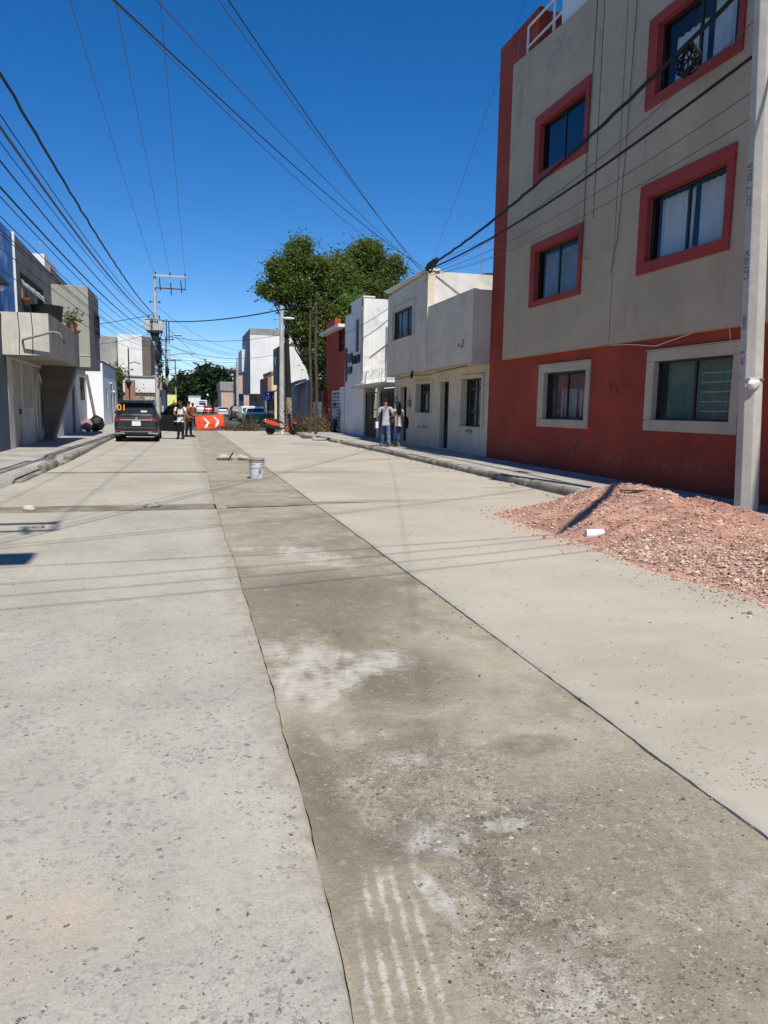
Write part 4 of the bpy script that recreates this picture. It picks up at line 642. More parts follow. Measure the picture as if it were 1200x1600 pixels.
# ------------------------------------------------ right side beyond the red house
sw = thing('wall', 'low white wall with dark barred top beyond the dark red house', 'wall', (9, 48, 0)); MB().box(8.55, 8.75, 46.6, 49.9, 0, 1.9).build('panel', M_WHITE, sw); MB().box(8.6, 8.7, 46.6, 49.9, 2.4, 2.48).build('top_rail', M_BLACK, sw)
for i in range(9): MB().box(8.63, 8.67, 46.8+i*.37, 46.84+i*.37, 1.9, 2.4).build('bar', M_BLACK, sw)
sh = thing('house', 'small light blue house with sloping porch roof in front of the white wall', 'house', (9.3, 53, 0)); MB().prism([(8.45, 0), (11, 0), (11, 3.3), (9.2, 3.6), (8.45, 3.2)], 'y', 52.5, 60).build('wall', mat('pale_blue_render', (.42, .45, .49), .9, .1, .8, .3, 40, streak=.2), sh); MB().prism([(7.0, 2.75), (8.5, 3.45), (8.5, 3.55), (7.0, 2.85)], 'y', 52.4, 58).build('porch_roof', M_CONCD, sh); MB().box(8.0, 8.15, 53, 53.15, 0, 2.9).build('post', M_CONCD, sh); MB().box(8.7, 9.2, 52.44, 52.49, .1, 1.9).build('door', mat('blue_door_paint', (.2, .28, .42)), sh); MB().ball((8.9, 52.48, 2.75), .12).build('vent', M_BLACK, sh)
gb = thing('building', 'dark grey boxed office with teal strip and white side wall', 'building', (8.3, 64, 0)); MB().box(8.02, 13, 61.1, 68.2, 3.5, 6.65).build('upper_box', mat('graphite_cladding', (.10, .105, .11), .6, .08, 1, .1), gb); MB().box(8.3, 13, 61.2, 67.9, 0, 3.5).build('lower_wall', M_CONCD, gb); MB().box(8.4, 12.5, 60.9, 61.08, 2.8, 6.4).build('side_wall', M_WHITE, gb); MB().box(8.15, 8.39, 60.95, 61.06, 3.1, 6.5).build('teal_strip', mat('teal_panel', (.04, .12, .12), .4, .05), gb); MB().box(7.98, 8.015, 66.0, 66.8, 5.2, 5.9).build('logo_panel', M_WPAINT, gb)
for i in range(6): MB().box(7.995, 8.015, 61.3+i*.75, 61.34+i*.75, 3.52, 6.6).build('cladding_joint', M_BLACK, gb)
bg_ = thing('gate', 'brown sheet steel gate with pale slots beside the grey office', 'gate', (8.1, 71, 0))
for i in range(6):
    pn = MB().box(8.1, 8.15, 68.4+i*1.05, 69.4+i*1.05, .1, 2.9).build('panel', M_RUST, bg_)
    for z in (.9, 2.3): MB().box(8.085, 8.099, 68.65+i*1.05, 69.15+i*1.05, z, z+.3).build('slot', M_WPAINT, pn)
MB().box(8.05, 8.3, 68.3, 75, 2.92, 3.02).build('lintel', M_CONCD, bg_)
cb = thing('house', 'cream yellow roof wall with brick edge above the brown gate', 'house', (10, 78, 0)); MB().box(9.0, 14, 78, 86, 0, 4.9).build('wall', mat('cream_yellow', (.66, .55, .33), .9, .06), cb); MB().box(8.6, 8.99, 78, 86, 0, 4.6).build('brick_edge', M_BRICK, cb); MB().box(8.95, 14, 77.9, 86, 4.9, 5.2).build('coping', M_BRICK, cb)
wb_ = thing('building', 'large plain white three storey building with grey parapet at right', 'building', (9, 93, 0))
mb = MB(); mb.box(8.05, 22, 92, 104, 3.1, 10.1); mb.build('upper_block', M_WHITE, wb_); MB().box(8.9, 22, 92.5, 104, 0, 3.1).build('shop_floor', M_GREY, wb_); MB().box(8.05, 22, 92.1, 104, 10.1, 10.9).build('parapet', M_CONCD, wb_); MB().box(8.03, 8.049, 92, 104, 3.12, 10.08).build('street_face', mat('street_shade_tone', (.28, .285, .29), .9, .08), wb_); MB().box(7.5, 8.04, 98, 104, 6, 8.8).build('side_bay', M_WHITE, wb_); MB().box(8.87, 8.89, 94, 97, .2, 2.6).build('shutter', M_RUST, wb_)  # street side of the white block: shade put into its grey colour
lw = thing('wall', 'low grey wall in front of the white building', 'wall', (8.3, 84, 0)); MB().box(8.1, 8.3, 76, 91.9, 0, 2.1).build('panel', M_CONCD, lw); MB().box(8.06, 8.34, 76, 91.9, 2.1, 2.2).build('coping', M_CONCD, lw)
pb = thing('building', 'peach brown building with flat eaves farther along on the right', 'building', (9, 120, 0)); MB().box(8.6, 20, 120, 132, 0, 7.2).build('wall', M_PEACH, pb); MB().box(7.6, 20, 119.5, 132.5, 7.2, 7.6).build('eaves', M_CONCD, pb); MB().box(8.58, 8.599, 121, 131, 3, 7.1).build('street_face', M_BROWN, pb)
b2 = thing('building', 'low tan house with concrete roof tank far down the right side', 'building', (8.5, 150, 0)); MB().box(7.2, 16, 146, 160, 0, 4.5).build('wall', M_PEACH, b2); MB().box(7.0, 12, 145.8, 160, 4.5, 6.2).build('roof_tank', M_CONCD, b2)
bm_ = thing('wall', 'blue corrugated sheet wall with white gate panel far right', 'wall', (7.5, 118, 0))
for i in range(16): MB().box(7.9-.1*(i % 2), 8.05, 106+i*.85, 106.84+i*.85, 0, 3.2).build('sheet', mat('blue_sheet', (.11, .17, .27), .6, .1, 2, .1), bm_)
MB().box(7.0, 8.3, 105.7, 105.9, 0, 3.3).build('end_panel', mat('blue_sheet', (0, 0, 0)), bm_); MB().box(7.5, 8.2, 105.6, 105.68, 0, 2.3).build('white_panel', M_WHITE, bm_)

# ------------------------------------------------ poles
def oct_pole(mb, x, y, z0, z1, r0, r1, n=8): mb.lathe([(r0, 0), (r0+(r1-r0)*.5, (z1-z0)*.5), (r1, z1-z0)], (x, y, z0), n)
LEAN = .057
np_ = thing('utility_pole', 'thick pale octagonal concrete pole in front of the red wall', 'pole', (7.88, 8.85, Z0)); mb = MB(); mb.lathe([(.172, -.1), (.155, 3), (.135, 6.5), (.118, 10.)], (7.88, 8.85, .1), 8); a_ = math.radians(22.5); mb.v = [((x-7.88)*math.cos(a_)-(y-8.85)*math.sin(a_)+7.88, (x-7.88)*math.sin(a_)+(y-8.85)*math.cos(a_)+8.85, z) for x, y, z in mb.v]; mb.v = [(x-LEAN*(z-.1), y, z) for x, y, z in mb.v]; mb.build('shaft', M_CONC, np_, bevel=.006)
M_LETTERSHADE = mat('cast_letter_shadow', (.16, .155, .15), .95, 0, 1, 0)
def pole_text(body, z, size, r):
    # cast lettering reading upward, its recess shade put into a dark colour
    M = Matrix.Translation(-Vector(np_.location)) @ Matrix(((-LEAN, 0, -1, 7.88-LEAN*(z-.1)-r*math.cos(math.radians(22.5))-.002), (0, 1, 0, 8.85), (1, 0, -LEAN, z), (0, 0, 0, 1))); writing(body, size, M, M_LETTERSHADE, np_, depth=.002)
pole_text('PC 9', 2.3, .095, .1595); pole_text('0400', 2.78, .10, .157); pole_text('CEMEX', 3.55, .125, .1525); pole_text('OCT 2010', 4.6, .125, .1465)
for z, r in ((1.98, .17), (2.0, .172)): MB().lathe([(r-.004, 0), (r, .01), (r-.004, .02)], (7.88-LEAN*1.9, 8.85, z), 16).build('wire_band', M_STEEL, np_)
t = MB().ball((7.69, 8.70, 1.93), .09, 12, 8, sq=(1.1, .5, .8)); t.v = [tuple(Vector(v)+.03*mnoise.noise_vector(Vector(v)*14)) for v in t.v]; o = t.build('tied_rag', M_CURT, smooth=80); place(o, (7.69, 8.7, 1.9)); tag(o, 'crumpled white rag tied round the near concrete pole', 'rag')
M_PORC = mat('dark_insulator', (.03, .022, .02), .25, 0, 1, 0, spec=.6); M_TRAFO = mat('grey_transformer_paint', (.46, .47, .46), .5, .08, 3, .1)
def line_pole(name, label, x, y, H, arm0, arm1, lamp=True, trafo=True, r0=.17, detail=True):
    t = thing(name, label, 'pole', (x, y, 0)); mb = MB(); mb.lathe([(r0, 0), (r0*.8, H*.5), (r0*.58, H)], (x, y, 0), 8); mb.build('shaft', M_CONC if trafo else M_CONCD, t, smooth=True)
    MB().box(x+arm0, x+arm1, y-.20, y-.10, H-.12, H).build('crossarm', M_CONC, t); MB().box(x+.0, x+arm1, y-.19, y-.12, H-1.02, H-.94).build('crossarm', M_RUST, t); MB().beam((x+.08, y-.15, H-1.55), (x+arm1*.52, y-.15, H-.14), .05).build('brace', M_STEEL, t); MB().box(x+arm1-.06, x+arm1-.01, y-.18, y-.12, H-.95, H-.12).build('hanger', M_BLACK, t)
    for k in (.03, .5, .98): MB().lathe([(.03, 0), (.06, .05), (.035, .09), (.06, .13), (.03, .2)], (x+arm1*k, y-.15, H), 8).build('insulator', M_PORC, t)
    for k, dz in ((.17, .3), (.52, 0), (.85, .2)): MB().tube([(x+arm1*k-.03, y-.2, H-.55+dz), (x+arm1*k+.03, y-.2, H-1.45+dz)], .045, 6).build('fuse_tube', M_PORC, t)
    for s in (-1, 1): MB().ball((x+s*.33, y-.05, H-2.0), .08, 8, 6).build('spool', M_PORC, t)
    MB().beam((x-.33, y-.05, H-2.0), (x+.33, y-.05, H-2.0), .04).build('spool_bar', M_RUST, t)
    if trafo:
        tr = MB(); zt = H-4.2; tr.box(x-.72, x+.55, y-.95, y-.25, zt, zt+.8); tr.box(x-.78, x+.62, y-1.0, y-.2, zt+.8, zt+.86); tk = tr.build('transformer', M_TRAFO, t, bevel=.04)
        for i in range(7): MB().box(x-.62+i*.17, x-.6+i*.17, y-1.08, y-.96, zt+.08, zt+.5).build('fin', M_TRAFO, tk)
        for i in range(4): MB().box(x-.38+i*.16, x-.27+i*.16, y-.962, y-.952, zt+.55, zt+.72).build('marking', M_DARKF, tk)
        for i in range(3): MB().tube([(x-.5+i*.4, y-.55, zt+.86), (x-.5+i*.4, y-.55, zt+1.15)], .05, 6).build('bushing', M_PORC, tk)
        MB().prism([(x-.45, zt-.02), (x+.3, zt-.02), (x+.15, zt-.75), (x-.25, zt-.75)], 'y', y-.75, y-.2).build('bracket', M_BLACK, t); MB().box(x-.6, x+.5, y-.9, y-.2, zt-.14, zt-.02).build('platform', M_RUST, t); MB().box(x-1., x-.74, y-.9, y-.4, zt+.3, zt+.6).build('switch_box', M_TRAFO, t)
        for i in (0, 1): MB().box(x+.75+.18*i, x+.82+.18*i, y-.3, y-.2, zt-.85, zt+.95-.2*i).build('cable_riser', M_BLACK, t)
    if lamp: MB().tube([(x+.05, y, H-5.2), (x+.6, y, H-4.75), (x+1.2, y, H-4.45)], .035, 6).build('lamp_arm_or_cable', M_STEEL, t, smooth=True); MB().ball((x+1.55, y, H-4.38), .16, 10, 6, sq=(2.4, 1, .45)).build('lamp_head', M_TRAFO, t, smooth=True)
    return t
lp = line_pole('utility_pole', 'concrete power pole with grey transformer and street lamp arm beyond the dark car', -1.84, 60, 11.25, -.1, 2.28)
rr = random.Random(2)
for k in range(9):
    z = 3.9+k*.42; MB().tube([(-1.95+rr.uniform(-.1, .1), 59.8, z), (-1.6+rr.uniform(-.1, .25), 59.75, z-.25), (-1.55+rr.uniform(-.1, .2), 59.8, z-.7), (-1.8, 59.8, z-.95)], .035, 5).build('cable_loop', M_CABLE, lp)
MB().ball((-1.75, 59.75, 5.2), .22, 8, 6, sq=(1, .8, 2.2)).build('cable_bunch', M_CABLE, lp)
lp2 = line_pole('utility_pole', 'near left concrete power pole beside the camera, shadow on the road', -3.0, 2.5, 12.35, -.1, 2.3, lamp=False); MB().box(-2.9, -.85, 2.1, 2.45, 8.55, 8.95).build('platform_beam', M_RUST, lp2)
for (x, y, H_, lab) in ((-1.75, 92, 9.5, 'second concrete pole with cluttered wires behind the transformer pole'), (-1.0, 128, 9.2, 'third and smallest concrete pole far down the left side'), (-1.9, 108, 8.0, 'leaning-looking mid distance concrete pole hung with wires on the left')):
    t = thing('utility_pole', lab, 'pole', (x, y, 0)); MB().lathe([(.17, 0), (.1, H_)], (x, y, 0), 8).build('shaft', M_CONCD, t, smooth=True); MB().box(x-.9, x+.9, y-.15, y-.08, H_-.4, H_-.3).build('crossarm', M_RUST, t); MB().box(x-.6, x+.6, y-.15, y-.08, H_-1.6, H_-1.52).build('crossarm', M_RUST, t)
    for s in (-.8, 0, .8): MB().ball((x+s, y-.11, H_-.22), .09, 6, 5).build('insulator', M_PORC, t)
    MB().tube([(x+.05, y, H_-2.2), (x+1.6, y, H_-1.9), (x+2.6, y, H_-1.85)], .04, 6).build('lamp_arm_or_cable', M_STEEL, t); MB().ball((x+2.9, y, H_-1.87), .2, 8, 5, sq=(2, 1, .5)).build('lamp_head', M_TRAFO, t); MB().ball((x+.1, y-.15, H_-4), .25, 8, 6, sq=(1, 1, 2.5)).build('cable_bunch', M_CABLE, t)
slp = thing('street_lamp', 'grey concrete lamp post with short flat lamp head by the charred pole', 'lamp post', (5.8, 45, 0)); MB().lathe([(.17, 0), (.12, 7.45)], (5.8, 45, 0), 10).build('shaft', M_CONC, slp, smooth=True); MB().ball((6.2, 44.9, 6.75), .15, 12, 6, sq=(2.6, 1, .55)).build('lamp_head', M_WPAINT, slp, smooth=True); MB().tube([(5.8, 45, 6.6), (6.1, 44.95, 6.72)], .04, 6).build('arm', M_STEEL, slp)
bp = thing('wooden_pole', 'charred black wooden pole with broken top next to the lamp post', 'pole', (6.15, 45.3, 0)); t = MB(); pa = [(6.3, 45.3, 0), (6.27, 45.3, 2), (6.2, 45.3, 4), (6.13, 45.3, 5.6), (6.08, 45.3, 6.5)]; t.tube(pa, [.17, .17, .16, .14, .05], 9); t.build('shaft', M_WOODD, bp, smooth=50); MB().tube([(6.3, 45.29, -.05), (6.268, 45.29, 2.1)], [.18, .178], 9).build('pale_foot', mat('pale_bare_wood', (.30, .26, .17), .9, .15, 3, .4), bp, smooth=True); MB().beam((5.9, 45.2, 5.75), (6.3, 45.2, 5.75), .12).build('bracket', M_WOODD, bp); MB().ball((6.12, 45.15, 6.0), .2, 8, 6, sq=(.7, .8, 1.4)).build('burnt_box', M_WOODD, bp)
for (dx, dy, H_, lab, rr_) in ((6.28, 37.6, 6.75, 'slim tall wooden pole rising from the brush pile, nearer the scooter', .075), (6.75, 38.6, 6.6, 'slim bent wooden pole at the tree, nearer the dark red house', .085)):
    t = thing('wooden_pole', lab, 'pole', (dx, dy, 0)); MB().tube([(dx, dy, .05), (dx+.06, dy, 2.2), (dx-.02, dy, 4.5), (dx+.01, dy, H_)], [rr_*1.1, rr_, rr_*.95, rr_*.8], 8).build('shaft', M_WOOD, t, smooth=True); MB().beam((dx-.25, dy-.1, H_-.25), (dx+.25, dy-.1, H_-.25), .05).build('crossbar', M_RUST, t)
    for s in (-.2, .2): MB().ball((dx+s, dy-.1, H_-.17), .05, 6, 5).build('insulator', M_PORC, t)
cp3 = thing('utility_pole', 'slender pale concrete pole before the white three storey building', 'pole', (6.9, 98, 0)); MB().lathe([(.2, 0), (.13, 7.6)], (6.9, 98, 0), 8).build('shaft', M_CONC, cp3, smooth=True); MB().box(6.6, 7.2, 97.9, 97.95, 4.6, 4.68).build('bracket', M_STEEL, cp3)
sp_ = thing('parking_sign', 'blue wheelchair parking sign on a dark post before the brown gate', 'sign', (6.35, 57, 0)); MB().tube([(6.35, 57, .1), (6.35, 57, 2.7)], .04, 8).build('post', M_BLACK, sp_); pl = MB().box(6.0, 6.65, 56.92, 56.95, 1.98, 2.62).build('panel', mat('sign_blue', (.01, .05, .38), .45, .03), sp_)
MB().ball((6.30, 56.915, 2.5), .05, 10, 6, sq=(1, .1, 1)).build('symbol_head', M_WPAINT, pl); MB().tube([(6.30+.13*math.cos(t*.26+2.2)-.0, 56.913, 2.2+.13*math.sin(t*.26+2.2)) for t in range(0, 17)], .02, 5).build('symbol_wheel', M_WPAINT, pl); MB().tube([(6.3, 56.912, 2.43), (6.31, 56.912, 2.27), (6.43, 56.912, 2.26), (6.49, 56.912, 2.1)], .025, 5).build('symbol_body', M_WPAINT, pl)

# ------------------------------------------------ trees
M_BARK = mat('grey_brown_bark', (.10, .075, .055), .95, .25, 3, .8, 25, bd=.02)
def tree(name, label, base, blobs, H_, leaf, material, n, seed, trunk_r=.22, limbs=9, lean=(0, 0), group=None):
    rs = np.random.RandomState(seed); t = thing(name, label, 'tree', base, 0, group); bx, by, bz = base
    tr = MB(); top = Vector((bx+lean[0], by+lean[1], bz+H_*.62)); tr.tube([(bx, by, bz-.2), (bx+lean[0]*.2, by, bz+H_*.2), (bx+lean[0]*.5, by+lean[1]*.5, bz+H_*.4), tuple(top)], [trunk_r*1.2, trunk_r, trunk_r*.75, trunk_r*.4], 9)
    P = []
    ext = []
    for c, r, w in blobs:
        ext.append((tuple(c), tuple(np.array(r)*.86), w*.72))
        for q in range(3):
            d = rs.normal(size=3); d /= np.linalg.norm(d); ext.append((tuple(np.array(c)+d*np.array(r)*1.05), tuple(np.array(r)*(.26+.18*rs.rand())), w*.11))
    for i, (c, r, w) in enumerate(ext):
        c = Vector(c); s = Vector((bx+lean[0]*.5, by+lean[1]*.5, bz+H_*(.25+.25*rs.rand()))); mid = s.lerp(c, .5)+Vector((rs.normal()*.2, rs.normal()*.2, .3)); tr.tube([tuple(s), tuple(mid), tuple(c)], [trunk_r*.42, trunk_r*.26, trunk_r*.08], 6)
        k = max(3, int(n*w/34))
        for q in range(k):
            d = rs.normal(size=3); d /= np.linalg.norm(d); rad = rs.rand()**.5*(1.0+.25*rs.rand()*(rs.rand() < .35)); cc = np.array(c)+d*np.array(r)*rad
            if mnoise.noise(Vector(cc)*.85+Vector((seed, 0, 0))) < -.05: continue
            if q % 3 == 0: tr.tube([tuple(mid.lerp(c, .4+.6*rs.rand())), tuple(cc)], [trunk_r*.1, trunk_r*.03], 4, cap=False)
            cs = .16+.2*rs.rand(); ax = d*.5+rs.normal(size=3)*.5; ln = rs.normal(size=(34, 1)); P.append(cc+ln*ax*cs*1.1+rs.normal(size=(34, 3))*cs*np.array((.8, .8, .6)))
    tr.build('trunk', M_BARK, t, smooth=60); leaf_obj('crown', np.concatenate(P), leaf, material, t, seed=seed, aspect=2.1); return t
tree('tree', 'tall ash tree with open left crown rising behind the lamp post', (8.55, 50.5, 0), [((6.65, 50.5, 9.3), (1.1, 1.2, 1.0), .8), ((6.15, 50.4, 10.4), (.9, 1, .75), .6), ((7.85, 50.8, 11.2), (1.25, 1.3, 1.05), 1.), ((8.65, 51, 9.9), (1.2, 1.3, 1.2), 1.), ((7.65, 50.3, 9.5), (.8, .9, .8), .5), ((9.35, 50.6, 8.2), (1.1, 1.2, 1.3), .9), ((9.05, 50.4, 6.6), (.8, 1., 1.1), .6), ((9.85, 50.6, 6.2), (.8, 1, 1.3), .7), ((7.05, 50, 7.4), (.4, .5, .35), .08), ((7.45, 50.2, 6.6), (.45, .5, .4), .08), ((10.05, 51, 10.3), (1., 1.1, 1.), .7), ((9.95, 51, 4.4), (.8, .9, 1.4), .5), ((9.0, 50.4, 5.4), (.8, .8, 1.0), .6), ((8.3, 50.5, 7.6), (.9, .9, .9), .6), ((10.6, 51.6, 11.0), (.9, .9, .8), .6), ((10.9, 51.5, 9.4), (1., 1., 1.1), .6), ((9.6, 50.3, 7.6), (.9, .9, 1.), .6)], 11, .21, M_LEAF, 19000, 11, .2, lean=(.0, .2))
tree('tree', 'broad dense tree behind the white gable, right of the tall ash', (11.6, 53.5, 0), [((11.35, 53.5, 11.2), (1.2, 1.3, 1.1), .9), ((12.85, 53.6, 12.1), (1.3, 1.3, 1.0), 1.), ((14.05, 53.6, 11.0), (1.1, 1.2, 1.1), .9), ((12.55, 53, 9.8), (1.6, 1.3, 1.3), 1.2), ((14.65, 54, 9.6), (1., 1.1, .9), .7), ((11.15, 52.8, 8.6), (1.1, 1.1, 1.2), .9), ((13.35, 53, 8.4), (1.3, 1.2, 1.1), .9), ((15.75, 54, 9.3), (.9, 1., .8), .5), ((16.45, 54, 10.0), (.6, .7, .6), .25), ((10.95, 52.5, 6.9), (1., 1., 1.), .6), ((15.35, 54, 8.2), (1, 1, .9), .5), ((15.6, 54, 10.7), (1.0, 1, .8), .6), ((14.9, 54, 11.6), (.8, .9, .7), .45), ((16.6, 54, 10.2), (.8, .8, .6), .4), ((13.2, 53.6, 12.9), (.8, .8, .5), .35)], 11.5, .21, M_LEAF, 16000, 23, .24)
tree('tree', 'sunlit yellow green young tree just behind the white house roof', (12.2, 49.3, 0), [((11.4, 49, 8.1), (.85, .8, .9), 1.), ((12.4, 49, 7.6), (.7, .7, .8), .7), ((10.4, 48.8, 7.2), (.7, .7, .9), .7)], 8, .18, leafmat('fresh_leaf', (.07, .13, .025), (.12, .20, .04), (.22, .28, .07)), 4200, 31, .12)
tree('tree', 'dark undergrowth tree in the gap beside the dark red house', (9.6, 50.2, 0), [((9.3, 49.6, 3.), (.5, .6, 1.1), .5), ((9.9, 49.8, 4.6), (.7, .8, 1.2), .6), ((8.95, 49.2, 4.9), (.4, .5, .8), .3)], 6, .2, M_LEAFD, 3000, 37, .12)
rs = np.random.RandomState(77)
def big(name, label, c, rad, n, material, seed, leaf=.9):
    rs = np.random.RandomState(seed); bl = []
    for i in range(16):
        d = rs.normal(size=3); d /= np.linalg.norm(d); d[2] = abs(d[2])*1.1-.25; bl.append((tuple(np.array(c)+d*np.array(rad)*.72), (rad[0]*.42, rad[1]*.42, rad[2]*.36), 1/16))
    t = thing(name, label, 'tree', (c[0], c[1], 0)); P = []; tr = MB().tube([(c[0], c[1], -.2), (c[0], c[1], c[2])], [.5, .3], 8)
    for cc, r, w in bl:
        tr.tube([(c[0], c[1], c[2]*.5), cc], [.2, .06], 5); k = int(n*w/40)
        for q in range(k):
            d = rs.normal(size=3); d /= np.linalg.norm(d); P.append(np.array(cc)+d*np.array(r)*rs.rand()**.4+rs.normal(size=(40, 3))*.55)
    tr.build('trunk', M_BARK, t); leaf_obj('crown', np.concatenate(P), leaf, material, t, seed=seed); return t
big('tree', 'big dark round tree closing the end of the street', (6.9, 182, 5.9), (4.6, 4, 6.2), 9000, M_LEAFD, 41); big('tree', 'dark shaggy tree left of the round tree at the street end', (.6, 176, 3.9), (2.6, 3, 5.2), 6000, M_LEAFD, 42); big('tree', 'lighter green tree behind the far left poles', (-3.2, 190, 3.5), (3, 3, 5.), 4000, M_LEAF, 43); big('tree', 'low green tree between the two dark street end trees', (3.3, 200, 3), (2.5, 3, 3.6), 3000, M_LEAFD, 44)
cy = thing('cypress_tree', 'slim dark cypress beside the tall white building', 'tree', (-2.9, 96, 0)); P = []
rs = np.random.RandomState(9)
for k in range(70):
    z = 3+6.4*rs.rand(); r = .75*(1-(z-3)/6.8)**.8; a = rs.rand()*6.28; P.append(np.array((-2.75+r*math.cos(a)*rs.rand(), 96+r*math.sin(a), z))+rs.normal(size=(40, 3))*(.14, .14, .3))
leaf_obj('crown', np.concatenate(P), .3, M_LEAFD, cy, up=-1., seed=9); MB().tube([(-2.75, 96, -.1), (-2.75, 96, 8.8)], [.15, .03], 6).build('trunk', M_BARK, cy)
hl = MB(); n = 60; hl.add([(-900+30*i, 1600+60*math.sin(i), -5) for i in range(n+1)]+[(-900+30*i, 1620, 22+18*mnoise.noise((i*.13, 3, 0))+6*mnoise.noise((i*.5, 1, 0))) for i in range(n+1)]+[(-900+30*i, 2000, -5) for i in range(n+1)], [(i, i+1, n+2+i, n+1+i) for i in range(n)]+[(n+1+i, n+2+i, 2*n+3+i, 2*n+2+i) for i in range(n)])
o = hl.build('hills', mat('distant_hill_green', (.07, .09, .06), .95, .2, .01, 0)); tag(o, kind='structure')

# ------------------------------------------------ gravel heap
def gh(x, y):
    """heap height above the road or pavement"""
    u = (x-5.85-.12*mnoise.noise((y*.8, 1, 0)))/(1.5+.25*mnoise.noise((y*.9, 4, 0))); e = 1. if y < 8.6 else max(0, 1-((y-8.6)/1.75)**2)
    h = .47*max(0, 1-abs(u)**1.7)*e*(1+.35*mnoise.noise((x*.9, y*.9, 2)))+(.05*mnoise.noise((x*3, y*3, 0))+.035*mnoise.noise((x*6.5, y*6.5, 3)))*max(0, 1-abs(u))**.5
    h *= 1-.35*math.exp(-((y-6.6)/1.1)**2)
    return h*(.55+.45*min(1, max(0, (y-3.5)/4)))-.03
M_GRAV = mat('reddish_tezontle_sand', (.42, .232, .172), .95, .2, 2.2, .8, 45, stain=(.54, .36, .27), stain_amt=.6, bd=.012)
M_STONE = None
def stonemat(name, cols):
    m, nt, b = newmat(name); geo = nn(nt, 'NewGeometry'); r = geo.outputs['Random Per Island']; c = mixc(nt, step(nt, r, 0, .33), cols[0], cols[1]); c = mixc(nt, step(nt, r, .33, .66), c, cols[2]); c = mixc(nt, step(nt, r, .75, 1), c, cols[3]); put(nt, b.inputs['Base Color'], c); b.inputs['Roughness'].default_value = .92; b.inputs['Specular IOR Level'].default_value = .2; bump(nt, b, noise(nt, geo.outputs['Position'], 120, 3, .6), .4, .003); return m
M_STR = stonemat('red_gravel', ((.30, .15, .11), (.42, .235, .175), (.51, .335, .255), (.60, .48, .40))); M_STG = stonemat('grey_pink_gravel', ((.27, .16, .12), (.41, .26, .20), (.52, .36, .28), (.60, .47, .39)))
gp = thing('gravel_heap', 'long heap of reddish gravel spilling from the pavement onto the road', 'gravel heap', (5.9, 7, 0))
xs = np.arange(4.0, 7.9, .06); ys = np.arange(1.5, 10.7, .06); vs = []; base = lambda x: .13 if x > 6.75 else 0.
for y in ys:
    for x in xs: vs.append((x, y, base(x)*min(1, max(0, (x-6.6)/.2))+gh(x, y)))
n = len(xs); MB().add(vs, [(r*n+i, r*n+i+1, (r+1)*n+i+1, (r+1)*n+i) for r in range(len(ys)-1) for i in range(n-1)]).build('mound', M_GRAV, gp, smooth=70)
def stone_shape(rs, s):
    k = np.array([(1, 0, 0), (-1, 0, 0), (0, 1, 0), (0, -1, 0), (0, 0, 1), (0, 0, -1)], float)*(.6+.7*rs.rand(6, 1)); k += rs.normal(size=(6, 3))*.18; k *= s*np.array((1, .8, .6)); a = rs.rand()*6.28; c, q = math.cos(a), math.sin(a); k = k @ np.array(((c, -q, 0), (q, c, 0), (0, 0, 1))); t = rs.normal()*.5; c, q = math.cos(t), math.sin(t); return k @ np.array(((1, 0, 0), (0, c, -q), (0, q, c)))
OCT = [(0, 2, 4), (2, 1, 4), (1, 3, 4), (3, 0, 4), (2, 0, 5), (1, 2, 5), (3, 1, 5), (0, 3, 5)]
def scatter(name, pts, material, parent, seed=0):
    rs = np.random.RandomState(seed); V = []; Fc = []
    for (x, y, z, s) in pts:
        o = len(V); V += [tuple(v) for v in stone_shape(rs, s)+np.array((x, y, z))]; Fc += [(a+o, b+o, c+o) for a, b, c in OCT]
    mb = MB(); mb.v = V; mb.f = Fc; mb.mi = [0]*len(Fc); o = mb.build(name, material, parent); tag(o, kind='stuff'); return o
rs = np.random.RandomState(12); red = []; gry = []
while len(red) < 13000:
    x, y = rs.uniform(4.1, 7.8), rs.uniform(3.6, 10.5); h = gh(x, y)
    if h < .0 and rs.rand() > .12*math.exp(-abs(h+.0)*0): continue
    edge_ = max(0, .18-h)/.18; greyz = (y < 7.0-.5*(x-4.4)*.6) and x < 5.6+.3*mnoise.noise((x*2, y*2, 0)); s = rs.gamma(2.2, .0042)+.004; zz = max(0, h)+base(x)*min(1, max(0, (x-6.6)/.2))+s*.25
    (gry if greyz and rs.rand() < .8 else red).append((x, y, zz, min(s, .045)))
for k in range(5000):
    y = rs.uniform(4.6, 7.2); x = 4.35+.07*(7.2-y)**1.5+abs(rs.normal())*.55; s = rs.gamma(2.2, .0042)+.004; gry.append((x, y, max(0, gh(x, y))+s*.3, min(s, .045)))
for k in range(1500):
    y = rs.uniform(4.2, 10.6); x = 4.55-rs.exponential(.16)+max(0, y-8.4)*.55*rs.rand(); s = rs.gamma(2., .003)+.003; red.append((x, y+.15, s*.3+.002, min(s, .025)))
scatter('gravel', red, M_STR, gp, 1); scatter('gravel', gry, M_STG, gp, 2)
pb_ = []
for k in range(900):
    x = rs.uniform(-3, 6.5); y = 1.4+rs.gamma(1.6, 4.); y = min(y, 30); pb_.append((x, y, .002, .002+rs.gamma(1.5, .0022)))
for k in range(260): y = 1.2+rs.gamma(1.5, 4.); pb_.append((2.0+rs.normal()*.03, y, -.008, .002+rs.gamma(1.6, .0024)))
for k in range(420): y = 1.2+rs.gamma(1.5, 4.); pb_.append((.49+abs(rs.normal())*.05, y, -.016, .002+rs.gamma(1.6, .0022)))
for k in range(260): y = rs.uniform(8, 30); pb_.append((6.6-abs(rs.normal())*.25, y, .004, .006+rs.gamma(1.6, .008)))
